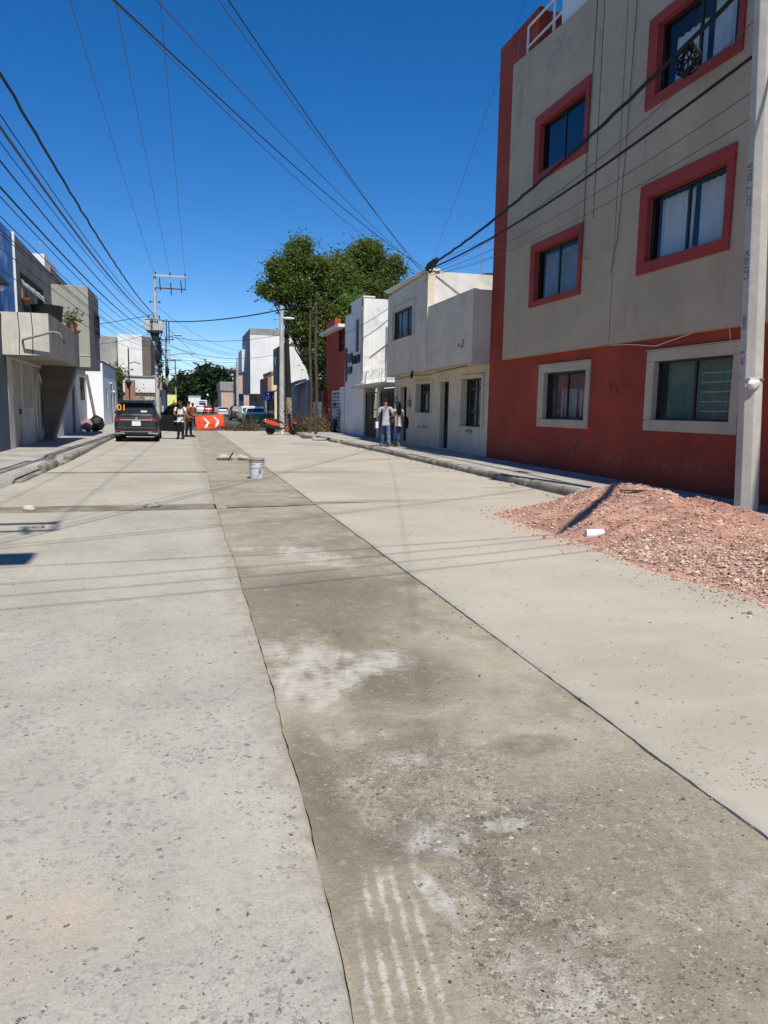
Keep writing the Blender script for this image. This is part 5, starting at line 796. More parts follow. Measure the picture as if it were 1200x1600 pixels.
o = scatter('loose_pebbles', pb_, stonemat('road_grit', ((.15, .14, .125), (.22, .20, .17), (.30, .27, .23), (.42, .39, .34))), None, 3); tag(o, 'loose pebbles and grit scattered over the concrete road', 'pebbles')
# aggregate laid bare in the road surface near the camera
def bare(name, n, xr_, region, zf, size, material, seed, flat):
    rs = np.random.RandomState(seed); V = []; Fc = []; k = 0
    while k < n:
        y = 1.35/rs.uniform(.11, 1.); x = rs.uniform(*xr_(y))
        if rs.rand() > region(x, y): continue
        s = min(rs.gamma(2.2, size)+.0016, .017)*(.8 if y < 2.2 else 1); o = len(V); q = stone_shape(rs, s)*np.array((1.15, 1, flat)); V += [tuple(v) for v in q+np.array((x, y, zf(x, y)+s*flat*.12))]; Fc += [(a+o, b+o, c+o) for a, b, c in OCT]; k += 1
    mb = MB(); mb.v = V; mb.f = Fc; mb.mi = [0]*len(Fc); o = mb.build(name, material, road); tag(o, kind='stuff'); return o
cl = lambda v: max(0., min(1., v))
bare('exposed_aggregate', 3600, lambda y: (-.28*y-.25, .42+min(0, drift(y))), lambda x, y: cl(.10+1.5*mnoise.noise((x*1.3, y*.9, 5))+.9*mnoise.noise((x*4, y*4, 1))), lambda x, y: und(x, y), .0021, stonemat('slab_aggregate', ((.14, .142, .148), (.23, .227, .225), (.32, .305, .285), (.39, .365, .325))), 61, .22)
bare('exposed_aggregate', 6500, lambda y: (.5, min(1.97, .75*y+.6)), lambda x, y: cl(.12+.75*math.exp(-((x-1.0)/.35)**2-((y-1.9)/.8)**2)+.8*mnoise.noise((x*2, y*1.6, 9))+.5*mnoise.noise((x*7, y*7, 1))), lambda x, y: -.012+und(x+3, y)*.9, .0015, stonemat('strip_aggregate', ((.075, .063, .048), (.17, .145, .11), (.28, .245, .195), (.42, .385, .325))), 62, .3)
bare('exposed_aggregate', 1500, lambda y: (2.05, .75*y+.6 if y > 2.2 else 2.3), lambda x, y: .5 if y > 2.3 else 0., lambda x, y: und(x+9, y), .0014, stonemat('slab_grit', ((.13, .12, .10), (.22, .20, .17), (.33, .30, .26), (.48, .45, .39))), 63, .3)
# litter by the heap
cu = thing('foam_cup', 'white foam cup lying at the foot of the gravel heap', 'cup', (4.72, 7.55, .0)); M_FOAM = mat('white_foam', (.78, .78, .76), .7, .03, 9, .1)
t = MB().lathe([(.055, 0), (.075, .2), (.079, .205), (.072, .2), (.05, .01)], (0, 0, 0), 18); t.tf(Matrix.Translation((4.55, 7.62, .085)) @ Matrix.Rotation(math.radians(-12), 4, 'Z') @ Matrix.Rotation(math.radians(94), 4, 'Y')); t.build('body', M_FOAM, cu, smooth=True)
t = MB().lathe([(.0001, 0), (.07, .001), (.07, .003)], (0, 0, 0), 16); t.tf(Matrix.Translation((4.743, 7.58, .078)) @ Matrix.Rotation(math.radians(-12), 4, 'Z') @ Matrix.Rotation(math.radians(94), 4, 'Y')); t.build('pink_residue', mat('pink_residue', (.55, .08, .18), .6, .05), cu)
t = MB().lathe([(.028, 0), (.033, .01), (.033, .1), (.026, .115)], (0, 0, 0), 14); t.tf(Matrix.Translation((4.78, 6.86, .04)) @ Matrix.Rotation(.5, 4, 'Z') @ Matrix.Rotation(1.5, 4, 'Y')); o = t.build('drink_can', mat('red_can_paint', (.45, .02, .03), .35, .05, 9, 0, metal=.3), smooth=True); place(o, (4.78, 6.86, 0)); tag(o, 'small red crushed can among the gravel stones', 'can')
o = MB().beam((5.55, 8.5, .62), (5.98, 8.35, .62), .035, .02).build('stick', M_WOOD); o2 = gh(5.76, 8.43); o.location.z = o2+.02-.62; tag(o, 'short dark stick lying on the gravel heap', 'stick')
# ------------------------------------------------ bucket, rocks, rubble
bk = thing('bucket', 'white plastic bucket with grey ribbed lid rim standing on the repair strip', 'bucket', (1.50, 15.8, -.015)); M_BKT = mat('grubby_white_plastic', (.56, .575, .60), .5, .06, 6, .1, streak=.1)
MB().lathe([(.135, 0), (.142, .01), (.16, .33), (.16, .335)], (1.5, 15.8, -.015), 28).build('body', M_BKT, bk, smooth=30)
for z, r in ((.325, .168), (.365, .172), (.405, .172)): MB().lathe([(r-.012, 0), (r, .006), (r, .02), (r-.012, .028)], (1.5, 15.8, -.015+z), 28).build('rim', M_CONCD if z != .325 else M_BKT, bk, smooth=30)
MB().lathe([(.155, 0), (.158, .12), (.15, .12), (.147, 0)], (1.5, 15.8, .305), 28).build('collar', mat('grey_plastic', (.30, .30, .31), .5, .1, 6, .1), bk, smooth=30)
MB().tube([(1.5+.17*math.cos(t), 15.8-.02-.15*math.sin(t)*.2-.155*abs(math.sin(t)), .33-.03*math.sin(t)) for t in np.linspace(0, math.pi, 13)], .004, 5).build('handle', M_STEEL, bk); MB().box(1.53, 1.58, 15.648, 15.652, .13, .19).build('label_mark', M_CONCD, bk)
def rock(name, lab, c, s, m_, seed, sq=(1, .8, .6)):
    t = MB().ball((0, 0, 0), s, 14, 10, sq=sq); t.v = [tuple(Vector(v)*(1+.45*mnoise.noise(Vector(v)*(1.6/s)+Vector((seed, 0, 0))))+.12*s*mnoise.noise_vector(Vector(v)*(4/s)+Vector((seed, 0, 0)))) for v in t.v]; t.v = [(x+c[0], y+c[1], max(z+c[2], c[2]-s*sq[2]*.7)) for x, y, z in t.v]
    zmin = min(v[2] for v in t.v); t.v = [(x, y, z-zmin) for x, y, z in t.v]; o = t.build(name, m_, smooth=35); place(o, (c[0], c[1], 0)); return tag(o, lab, 'rock')
M_ROCK = mat('pale_broken_rock', (.44, .40, .34), .93, .18, 5, .7, 50, bd=.01)
rock('rock', 'pale angular rock on the dark joint near the left kerb', (-2.12, 11.2, 0), .085, M_ROCK, 1); rock('rock', 'flat grey broken stone on the dark joint in mid road', (-.46, 11.32, 0), .095, mat('grey_stone', (.27, .255, .24), .93, .2, 5, .7, 50), 5, (1.2, .8, .45)); rock('rock', 'tiny dark lump of dirt on the road by the crossarm shadow', (-1.72, 9.6, 0), .05, M_MUD, 9, (1.4, .9, .5))
for k, (x, y, s, lab) in enumerate(((1.08, 21.4, .17, 'left slab of broken concrete lying behind the bucket'), (1.62, 21.3, .16, 'rounded lump of broken concrete just left of the bucket'), (1.35, 21.7, .13, 'middle lump of broken concrete behind the bucket'))): rock('concrete_chunk', lab, (x, y, 0), s, M_ROCK, 20+k, (1.1, .8, .5))
o = MB().beam((1.2, 21.0, .02), (1.36, 21.3, .2), .03).build('stick', M_WOODD); tag(o, 'dark stick poking out of the broken concrete behind the bucket', 'stick')
rock('concrete_chunk', 'dark broken kerb lump by the kerb gap near the brush pile', (6.0, 36.2, 0), .3, M_KERB, 31, (1.6, .6, .5)); rock('concrete_chunk', 'flat pale slab fragment in the kerb gap', (6.25, 34.3, 0), .35, M_WALK, 33, (1.3, 1., .2))
# ------------------------------------------------ orange barrier
br_ = thing('road_barrier', 'orange plastic road barrier with two white chevrons tilted to one side', 'barrier', (1.72, 48.3, 0)); M_OR = mat('faded_orange_plastic', (.72, .085, .03), .5, .08, 2.5, .15, 30)
def bprof(s): return [(-.30*s, .0), (-.30*s, .12), (-.14*s, .45), (-.10*s, .86), (.10*s, .86), (.14*s, .45), (.30*s, .12), (.30*s, 0)]
MR = Matrix.Translation((1.72, 48.3, .06)) @ Matrix.Rotation(-.03, 4, 'Z') @ Matrix.Rotation(math.radians(-6), 4, 'Y') @ Matrix.Rotation(math.radians(5), 4, 'X')
t = MB().prism(bprof(1), 'x', -.88, .88).tf(MR); t.build('body', M_OR, br_, bevel=.03, seg=2, smooth=True)
for x in (-.55, .55): MB().box(x-.1, x+.1, -.08, .08, .855, .92).tf(MR).build('filler_cap', M_OR, br_, bevel=.01)
def bface(z): return -(.10+.04*(.86-z)/.41) if z > .45 else -(.14+.16*(.45-z)/.33)
for x0 in (-.33, .30):
    ch = MB()
    for (a, za, b, zb) in ((x0-.10, .76, x0+.14, .45), (x0+.14, .45, x0-.06, .15)):
        q = [(a, za), (a+.14, za), (b+.14, zb), (b, zb)]; ch.add([(x, bface(z)-.022, z) for x, z in q]+[(x, bface(z)+.01, z) for x, z in q], [(0, 1, 2, 3), (7, 6, 5, 4), (0, 4, 5, 1), (1, 5, 6, 2), (2, 6, 7, 3), (3, 7, 4, 0)])
    ch.tf(MR).build('chevron', M_WPAINT, br_)
MB().box(-1.0, -.75, -.25, .0, .0, .03).tf(Matrix.Translation((1.35-.1, 48.0, .0))).build('foot', M_OR, br_)
# ------------------------------------------------ brush piles
def brush(label, c, r, nl, nt_, seed):
    t = thing('brush_pile', label, 'brush pile', (c[0], c[1], 0)); rs = np.random.RandomState(seed); tw = MB()
    for k in range(nt_):
        a = np.array(c)+rs.normal(size=3)*np.array(r)*(.6, .6, 0)+(0, 0, r[2]*.2); d = rs.normal(size=3)*np.array(r)*.8; d[2] = abs(d[2])+.1; b = a+d; a[2] = max(.02, a[2]); tw.tube([tuple(a), tuple((a+b)/2+rs.normal(size=3)*.06), tuple(b)], [.016, .011, .004], 4, cap=False)
    o = tw.build('twigs', M_WOOD, t); tag(o, kind='stuff'); d = rs.normal(size=(nl, 3)); d /= np.linalg.norm(d, axis=1)[:, None]; P = np.array(c)+d*np.array(r)*(rs.rand(nl, 1)**.5); P[:, 2] = np.abs(P[:, 2]-.02)+.03; P[:, 2] *= (.75+.4*np.sin(P[:, 0]*4.)*np.cos(P[:, 1]*3)); P[:, 2] = np.maximum(P[:, 2], .04)
    o = leaf_obj('dry_leaves', P, .15, M_DRY, t, seed=seed, aspect=2.); tag(o, kind='stuff'); return t
brush('low pile of dry brown branches between the barrier and the scooter', (3.6, 47.6, .08), (1.15, .7, .38), 1700, 90, 51); brush('tall heap of dry leafy branches behind the scooter on the pavement edge', (7.35, 42.7, .2), (1.15, 1.1, 1.15), 3600, 160, 52); brush('small tangle of dry branches beside the green car rear bumper', (4.6, 51.5, .1), (.55, .5, .6), 500, 40, 53)

# ------------------------------------------------ vehicles
M_TYRE = mat('tyre_rubber', (.018, .018, .018), .85, .1, 6, .2, 60); M_RIM = mat('alloy_rim', (.45, .46, .47), .35, .05, 6, 0, metal=.8); M_PLAST = mat('black_bumper_plastic', (.02, .02, .021), .6, .05, 6, .1); M_CHROME = mat('chrome_trim', (.75, .76, .78), .18, 0, 1, 0, metal=1.); M_TAIL = mat('tail_lamp_red', (.30, .008, .012), .15, 0, 1, 0, spec=.6); M_CGL = glassmat('car_glass', (.10, .12, .12), .10); M_CIN = mat('dark_car_interior', (.006, .006, .007), .8, 0, 1, 0); M_PLATE = mat('white_plate', (.72, .73, .74), .4, .04, 30, 0); M_YEL = mat('yellow_digit', (.85, .42, .02), .5, 0, 1, 0)
def paint(name, col, metal=.35): return mat(name, col, .32, .04, 2., 0, spec=.5, metal=metal, coat=.6)
def car(name, label, cat, loc, rotz, L, Wd, H_, belt, body, roofcol=None, hood=None, deck=None, cab=(.0, .12, .55, .72), wr=.31, ride=.2, suv=False, plate=True, rails=False):
    t = thing(name, label, cat, loc, rotz); w = Wd/2; hood = hood or belt-.08; deck = deck if deck is not None else belt; c0, c1, c2, c3 = [k*L for k in cab]
    st = [(0, .84, deck-.10, ride+.16), (.012*L, .93, deck-.03, ride+.1), (.05*L, .98, deck, ride+.02), (max(c0, .06*L)+.02, 1., belt if deck == belt else deck, ride), (max(c1, .14*L)+.03, 1., belt, ride-.02), (c3-.1, 1., belt, ride-.02), (c3+.05, .995, belt-.02, ride), (.88*L, .97, hood, ride), (.965*L, .90, hood-.10, ride+.05), (L, .74, hood-.26, ride+.16)]
    vs = []; k = 15
    for (y, f, zt, zb) in st:
        ww = w*f; zm = zb+(zt-zb)*.5; half = [(0, zt+.015), (.5*ww, zt+.012), (.84*ww, zt-.005), (.965*ww, zt-.07), (ww, zm+.06), (.985*ww, zm-.12), (.97*ww, zb+.1), (.88*ww, zb)]
        ring = [(x, y, z) for x, z in half]+[(-x, y, z) for x, z in half[:0:-1]]; vs += ring
    n = len(vs)//len(st); Fc = [(r*n+i, r*n+(i+1) % n, (r+1)*n+(i+1) % n, (r+1)*n+i) for r in range(len(st)-1) for i in range(n)]+[tuple(range(n)), tuple(range((len(st)-1)*n, len(st)*n))[::-1]]
    MB().add(vs, Fc).build('body', body, t, smooth=50, local=True)
    # cabin
    def cabring(z, f):
        ya = c0+(c1-c0)*f; yb = c3+(c2-c3)*f; hw = w*(.955-.15*f-.02*f*f); ym = (ya+yb)/2; hl = (yb-ya)/2; out = []
        for j in range(40):
            a = 2*math.pi*j/40; ca, sa = math.cos(a), math.sin(a); e = 2/9; out.append((hw*math.copysign(abs(ca)**e, ca), ym+hl*math.copysign(abs(sa)**e, sa), z))
        return out
    hz = H_-belt; lev = [(belt-.06, 0.), (belt+hz*.1, .12), (belt+hz*.45, .5), (belt+hz*.8, .86), (belt+hz*.94, 1.02), (H_, 1.18)]
    R_ = []
    for z, f in lev:
        rr_ = cabring(z, min(f, 1.0))
        if f > 1: s = 1-(f-1)*.9; ym = sum(p[1] for p in rr_)/40; rr_ = [(x*s, ym+(y-ym)*s, z) for x, y, z in rr_]
        R_ += rr_
    R_.append((0, (c1+c2)/2, H_+.012)); m = 40; q = len(lev)
    MB().add(R_, [(r*m+i, r*m+(i+1) % m, (r+1)*m+(i+1) % m, (r+1)*m+i) for r in range(q-1) for i in range(m)]+[((q-1)*m+i, (q-1)*m+(i+1) % m, q*m) for i in range(m)]).build('roof', roofcol or body, t, smooth=50, local=True)
    # panes, following the cabin surface a few millimetres proud
    def rear(x, f): z = belt+hz*(.1+.74*f); return z
    def pane(nm, pts, nrm):
        p = [Vector(v)+Vector(nrm)*.008 for v in pts]; MB().add(p+[v-Vector(nrm)*.006 for v in p], [(0, 1, 2, 3), (7, 6, 5, 4), (0, 4, 5, 1), (1, 5, 6, 2), (2, 6, 7, 3), (3, 7, 4, 0)]).build(nm, M_CARG, t, local=True)
    fa, fb = (.16 if suv else .3), .82
    def P(x, f, side):
        z = belt+hz*(f*.92); ya = c0+(c1-c0)*f; yb = c3+(c2-c3)*f; hw = w*(.955-.15*f-.02*f*f); return (x*hw, ya if side == 'r' else yb, z)
    pane('rear_window', [P(-.86, fa, 'r'), P(.86, fa, 'r'), P(.84, fb, 'r'), P(-.84, fb, 'r')], (0, -1, .1)); pane('windscreen', [P(.86, fa-.06, 'f'), P(-.86, fa-.06, 'f'), P(-.84, fb, 'f'), P(.84, fb, 'f')], (0, .9, .4))
    cuts_ = ([.10, .36, .66, .92] if suv else [.14, .5, .9])
    for s in (-1, 1):
        for a, b in zip(cuts_, cuts_[1:]):
            pts = []
            for (u, f) in ((a, fa), (b, fa), (b, fb), (a, fb)):
                z = belt+hz*(f*.92); ya = c0+(c1-c0)*f; yb = c3+(c2-c3)*f; hw = w*(.955-.15*f-.02*f*f); uu = u+(.02 if u == a else -.02); pts.append((s*hw, ya+(yb-ya)*uu, z))
            pane('side_window', pts, (s, 0, .12))
    for s in (-1, 1):
        for y in (.19*L, .80*L):
            x = s*(w-.11); wh = MB().lathe([(wr*.62, -.1), (wr*.94, -.1), (wr, -.06), (wr, .06), (wr*.94, .1), (wr*.62, .1)], (x, y, wr), 22, 'x').build('wheel', M_TYRE, t, smooth=True, local=True)
            MB().lathe([(wr*.64, -.085), (wr*.6, .03), (wr*.2, .06), (.01, .06)] if s > 0 else [(.01, -.06), (wr*.2, -.06), (wr*.6, -.03), (wr*.64, .085)], (x, y, wr), 18, 'x').build('rim', M_RIM, wh, smooth=True, local=True)
            MB().lathe([(wr*1.16, 0), (wr*1.18, s*.012), (.01, s*.012)], (s*(w-.035), y, wr+.01), 24, 'x').build('wheel_arch', M_PLAST, t, local=True)
        zt = deck-.1
        MB().box(s*w*.62, s*w*.935, -.015 if not suv else -.02, .12, zt-.17 if not suv else zt-.14, zt-.02).build('tail_lamp', M_TAIL, t, bevel=.02, local=True)
        MB().ball((s*(w+.1), c3-.35, belt+.1), .1, 10, 6, sq=(1.1, .6, .75)).build('mirror', body, t, smooth=True, local=True)
    MB().box(-w*.9, w*.9, -.05, .12, ride+.12, ride+.38).build('bumper', body if not suv else M_PLAST, t, bevel=.04, seg=2, local=True)
    if plate: MB().box(-.17, .17, -.062 if not suv else -.035, -.05 if not suv else -.01, (deck-.40) if suv else ride+.22, (deck-.22) if suv else ride+.36).build('number_plate', M_PLATE, t, local=True)
    if rails:
        for s in (-1, 1): MB().tube([(s*w*.72, c1+.1, H_-.03), (s*w*.72, c1+.3, H_+.035), (s*w*.72, c2-.3, H_+.035), (s*w*.72, c2-.1, H_-.03)], .018, 6).build('roof_rail', M_PLAST, t, local=True)
    return t
M_CARG = mat('car_window_tint', (.012, .016, .018), .06, 0, 1, 0, spec=.7)
M_SUV = paint('charcoal_car_paint', (.028, .031, .034))
sv = car('suv', 'charcoal grey people carrier parked on the left with its front door open', 'car', (-1.83, 31.9, 0), 0, 4.45, 1.76, 1.68, 1.06, M_SUV, None, 1.0, 1.06, (.01, .075, .58, .78), .335, .22, True, True, True)
MB().box(-.62, .62, -.03, -.004, .87, .925).build('chrome_bar', M_CHROME, sv, bevel=.01, local=True)
for s in (-1, 1): MB().box(s*.25, s*.56, -.012, .1, .945, .985).build('lamp_strip', M_TAIL, sv, local=True); MB().box(s*.5, s*.82, -.062, -.04, .42, .46).build('reflector', M_TAIL, sv, local=True); MB().box(s*.45, s*.84, -.066, -.045, .33, .385).build('skid_trim', M_CHROME, sv, bevel=.01, local=True)
MB().box(-.6, .6, -.068, -.04, .405, .425).build('bumper_strip', M_CHROME, sv, local=True); MB().ball((0, -.02, .97), .055, 12, 6, sq=(1.2, .3, .8)).build('badge', M_CHROME, sv, local=True); MB().box(-.45, -.12, -.015, .0, 1.17, 1.185).build('wiper', M_BLACK, sv, local=True); MB().box(-.75, .75, .02, .28, 1.655, 1.69).build('roof_spoiler', M_SUV, sv, bevel=.015, local=True)
MB().box(.18, .42, .11, .113, 1.21, 1.28).build('window_sticker', M_PLATE, sv, local=True)
def rear_text(body, size, x, z, par, m_, y): return writing(body, size, Matrix(((1, 0, 0, x), (0, .15, -1, y), (0, 1, .15, z), (0, 0, 0, 1))), m_, par, depth=.006)
rear_text('01', .36, -.56, 1.38, sv, M_YEL, .10)
# open front door, hinged ahead and swung out to the side
dh = MB(); hy, hx = 3.05, .87; ang = math.radians(12)
def dp(u, z, off=0): return (hx+u*math.cos(ang)+off*math.sin(ang)*0, hy-u*math.sin(ang)-off, z)
outl = [(.0, .36), (.95, .33), (1.0, .6), (.98, 1.02), (.93, 1.06), (.05, 1.06), (0, .9)]
def dprism(o, a, b): n = len(o); return MB().add([dp(u, z, a) for u, z in o]+[dp(u, z, b) for u, z in o], [tuple(range(n))[::-1], tuple(range(n, 2*n))]+[(i, (i+1) % n, n+(i+1) % n, n+i) for i in range(n)])
door = dprism(outl, -.06, .06).build('door', M_SUV, sv, bevel=.015, local=True); dprism([(.08, .42), (.88, .4), (.9, .95), (.1, .95)], .062, .075).build('inner_trim', M_CIN, door, local=True)
MB().tube([dp(.02, 1.05), dp(.35, 1.45), dp(.6, 1.60), dp(.9, 1.63), dp(.97, 1.5), dp(.98, 1.05)], .03, 6).build('window_frame', M_BLACK, door, smooth=True, local=True); dprism([(.06, 1.06), (.95, 1.06), (.93, 1.58), (.6, 1.56), (.36, 1.42)], -.004, .004).build('pane', M_CGL, door, local=True); MB().box(*sorted((dp(.6, 0)[0], dp(.72, 0)[0])), hy-.3, hy-.24, .78, .82).build('handle', M_CHROME, door, local=True)
M_TAXI = paint('green_taxi_paint', (.015, .27, .10), 0.); M_CWH = paint('white_car_paint', (.70, .71, .71), 0); M_CDK = paint('dark_plum_paint', (.03, .022, .024)); M_CSI = paint('silver_paint', (.48, .50, .53), .5); M_CRD = paint('red_car_paint', (.33, .015, .02), .1)
car('taxi', 'green saloon taxi with white roof, back towards the scooter', 'car', (5.35, 56.2, 0), 0, 4.3, 1.70, 1.50, .98, M_TAXI, M_CWH, .9, .98, (.05, .2, .52, .72), .3)
car('hatchback', 'white hatchback parked just ahead of the green taxi', 'car', (6.35, 74, 0), .03, 4.0, 1.70, 1.58, 1.0, M_CWH, None, .95, 1.0, (.01, .09, .55, .76), .3, suv=True)
car('van', 'dark plum coloured car partly hidden behind the white hatchback', 'car', (5.95, 83, 0), .02, 4.2, 1.72, 1.62, 1.0, M_CDK, None, .95, 1.0, (.01, .09, .55, .76), .3, suv=True)
car('sedan', 'silver sedan parked ahead of the dark car, rear towards us', 'car', (5.75, 110, 0), 0, 4.5, 1.78, 1.48, .95, M_CSI, None, .9, .95, (.1, .22, .52, .72), .31)
car('car', 'dark red car far down the street in front of the white van', 'car', (4.75, 146, 0), 0, 4.2, 1.75, 1.6, .98, M_CRD, None, .95, .98, (.02, .12, .52, .72), .31); car('car', 'small silver car far off, left of the dark red car', 'car', (3.4, 150, 0), 0, 4.2, 1.75, 1.7, .98, M_CSI, None, .95, .98, (.02, .12, .52, .72), .31)
tk = thing('box_truck', 'white box truck far down the street', 'truck', (2.6, 168, 0)); MB().box(1.3, 3.9, 168, 174, .9, 3.7).build('box', M_WHITE, tk, bevel=.05); MB().box(1.5, 3.7, 174.05, 176, .6, 2.7).build('cab', M_CWH, tk, bevel=.1); MB().box(1.25, 3.95, 167.96, 167.99, 3.4, 3.7).build('header', M_CSI, tk); MB().box(1.4, 3.8, 168, 168.3, .45, .85).build('bumper', M_BLACK, tk)
for x in (1.5, 3.7):
    for y in (169.5, 175): MB().lathe([(.3, -.15), (.5, -.15), (.5, .15), (.3, .15)], (x, y, .5), 16, 'x').build('wheel', M_TYRE, tk)
vn = thing('van', 'white van with blue roof lettering strip far down the street', 'van', (4.3, 160, 0)); MB().prism([(160, .45), (165.2, .45), (165.2, 1.2), (164.2, 1.4), (163.4, 2.6), (160, 2.75)], 'x', 3.1, 5.0).build('body', M_CWH, vn, bevel=.08, seg=2); MB().box(3.4, 4.7, 159.96, 159.995, 1.5, 2.2).build('rear_window', M_CARG, vn); MB().box(3.4, 4.7, 159.96, 159.995, 2.35, 2.55).build('blue_strip', mat('sign_blue', (0, 0, 0)), vn); MB().box(3.1, 3.3, 159.95, 160.1, 1.0, 1.4).build('tail_lamp', M_TAIL, vn); MB().box(4.8, 5.0, 159.95, 160.1, 1.0, 1.4).build('tail_lamp', M_TAIL, vn)
for x in (3.25, 4.85):
    for y in (161, 164.2): MB().lathe([(.2, -.1), (.36, -.1), (.36, .1), (.2, .1)], (x, y, .36), 16, 'x').build('wheel', M_TYRE, vn)
# ------------------------------------------------ scooter, side on
sc = thing('scooter', 'black and orange motor scooter standing side on before the brush heap', 'scooter', (5.25, 41, 0), math.radians(8)); M_SO = paint('orange_scooter_paint', (.62, .075, .015), 0); M_SB = paint('black_scooter_paint', (.014, .014, .015), 0)
def L_(mb, nm, m_, **k): return mb.build(nm, m_, k.pop('parent', sc), local=True, **k)
for x, nm in ((-.62, 'wheel'), (.66, 'wheel')):
    wh = L_(MB().lathe([(.155, -.05), (.235, -.055), (.265, -.02), (.265, .02), (.235, .055), (.155, .05)], (x, 0, .265), 22, 'y'), nm, M_TYRE, smooth=True); L_(MB().lathe([(.16, -.04), (.05, -.02), (.05, .02), (.16, .04)], (x, 0, .265), 16, 'y'), 'rim', mat('red_rim', (.35, .05, .02), .4, .05) if x > 0 else M_PLAST, parent=wh)
L_(MB().prism([(-.98, .80), (-.9, .86), (-.4, .74), (-.05, .55), (-.1, .47), (-.5, .52), (-.85, .66)], 'y', -.13, .13), 'tail_panel', M_SO, bevel=.025, seg=2); L_(MB().prism([(-.85, .62), (-.5, .5), (-.1, .46), (.0, .3), (-.3, .26), (-.7, .42)], 'y', -.11, .11), 'engine_cover', M_SB, bevel=.02)
L_(MB().prism([(-.92, .87), (-.85, .92), (-.3, .86), (.02, .72), (.0, .64), (-.4, .75), (-.85, .86)], 'y', -.14, .14), 'seat', M_PLAST, bevel=.03, seg=2); L_(MB().prism([(-.1, .34), (.32, .30), (.42, .42), (.40, .47), (.28, .38), (-.08, .42)], 'y', -.15, .15), 'footboard', M_SB, bevel=.02)
L_(MB().prism([(.18, .24), (.38, .22), (.50, .5), (.46, .62), (.30, .42), (.16, .32)], 'y', -.13, .13), 'belly_panel', M_SO, bevel=.02); L_(MB().prism([(.36, .40), (.52, .42), (.56, .75), (.46, .98), (.36, 1.0), (.40, .7)], 'y', -.16, .16), 'leg_shield', M_SB, bevel=.03); L_(MB().prism([(.42, .98), (.50, .96), (.86, .66), (.84, .58), (.55, .72), (.44, .88)], 'y', -.12, .12), 'front_fairing', M_SO, bevel=.03, seg=2)
L_(MB().prism([(.44, .62), (.62, .52), (.92, .48), (.88, .56), (.62, .62)], 'y', -.07, .07), 'front_mudguard', M_SB, bevel=.015); L_(MB().tube([(.66, -.09, .265), (.52, -.09, .7)], .025, 8), 'fork', M_STEEL); L_(MB().tube([(.66, .09, .265), (.52, .09, .7)], .025, 8), 'fork', M_STEEL)
L_(MB().tube([(.28, -.36, 1.06), (.38, -.2, 1.08), (.42, 0, 1.02), (.38, .2, 1.08), (.28, .36, 1.06)], .018, 6), 'handlebar', M_BLACK, smooth=True); L_(MB().prism([(.34, .98), (.50, .98), (.54, 1.1), (.42, 1.22), (.36, 1.12)], 'y', -.12, .12), 'dashboard', M_SB, bevel=.02)
for s in (-1, 1): L_(MB().tube([(.33, s*.25, 1.07), (.26, s*.33, 1.26)], .01, 5), 'mirror_stalk', M_BLACK); L_(MB().ball((.25, s*.35, 1.3), .07, 10, 6, sq=(.5, 1, .7)), 'mirror', M_BLACK, smooth=True)
L_(MB().ball((.60, 0, .80), .09, 10, 7, sq=(.7, 1, .7)), 'headlamp', M_WPAINT, smooth=True); L_(MB().tube([(.0, -.17, .3), (-.4, -.18, .34), (-.62, -.18, .42), (-.95, -.18, .56)], [.03, .05, .065, .05], 8), 'exhaust', M_PLAST, smooth=True); L_(MB().tube([(-.02, -.1, .28), (.02, -.24, .02)], .014, 5), 'kickstand', M_STEEL); L_(MB().box(-1.02, -.97, -.08, .08, .72, .78), 'tail_lamp', M_TAIL); L_(MB().beam((-.9, 0, .6), (-1.0, 0, .42), .16, .02), 'rear_mudguard', M_PLAST)

# ------------------------------------------------ people
def skin(verts, edges, root=0, sub=2):
    """tapered limbs grown from a joint skeleton: verts [(x,y,z,rx,ry)]"""
    me = bpy.data.meshes.new('skeleton'); bm = bmesh.new(); lay = bm.verts.layers.skin.verify(); vs = []
    for i, v in enumerate(verts):
        b = bm.verts.new(v[:3]); b[lay].radius = (v[3], v[4] if len(v) > 4 else v[3]); b[lay].use_root = (i == root); vs.append(b)
    for a, b in edges: bm.edges.new((vs[a], vs[b]))
    bm.to_mesh(me); bm.free(); o = bpy.data.objects.new('skeleton', me); COL.objects.link(o); sk = o.modifiers.new('skin', 'SKIN'); sk.use_smooth_shade = True; sk.branch_smoothing = .6; s2 = o.modifiers.new('sub', 'SUBSURF'); s2.levels = s2.render_levels = sub
    dg = bpy.context.evaluated_depsgraph_get(); out = bpy.data.meshes.new_from_object(o.evaluated_get(dg)); bpy.data.objects.remove(o); bpy.data.meshes.remove(me); return out
def mesh_obj(name, me, m_, parent): me.name = name; me.materials.clear(); me.materials.append(m_); o = bpy.data.objects.new(name, me); COL.objects.link(o); o.parent = parent; return o
M_SKIN = mat('brown_skin', (.30, .155, .095), .6, .05, 9, .05, spec=.35); M_HAIR = mat('black_hair', (.012, .010, .009), .55, .2, 40, .4); M_JEAN = fabric('blue_denim', (.06, .11, .22), (.13, .20, .33), 9.); M_JEAN2 = fabric('dark_denim', (.035, .07, .16), (.06, .11, .22), 9.); M_GREYT = fabric('lavender_grey_cotton', (.40, .39, .46)); M_CREAM = fabric('cream_knit', (.50, .46, .38)); M_BLKC = fabric('black_uniform_cloth', (.018, .018, .02)); M_WHT = fabric('white_uniform_cloth', (.66, .66, .66)); M_ORNG = fabric('orange_brown_vest', (.32, .10, .04)); M_LBL = fabric('light_blue_cotton', (.42, .50, .60)); M_SHOE = mat('worn_tan_boot', (.16, .115, .07), .8, .1, 9, .1)
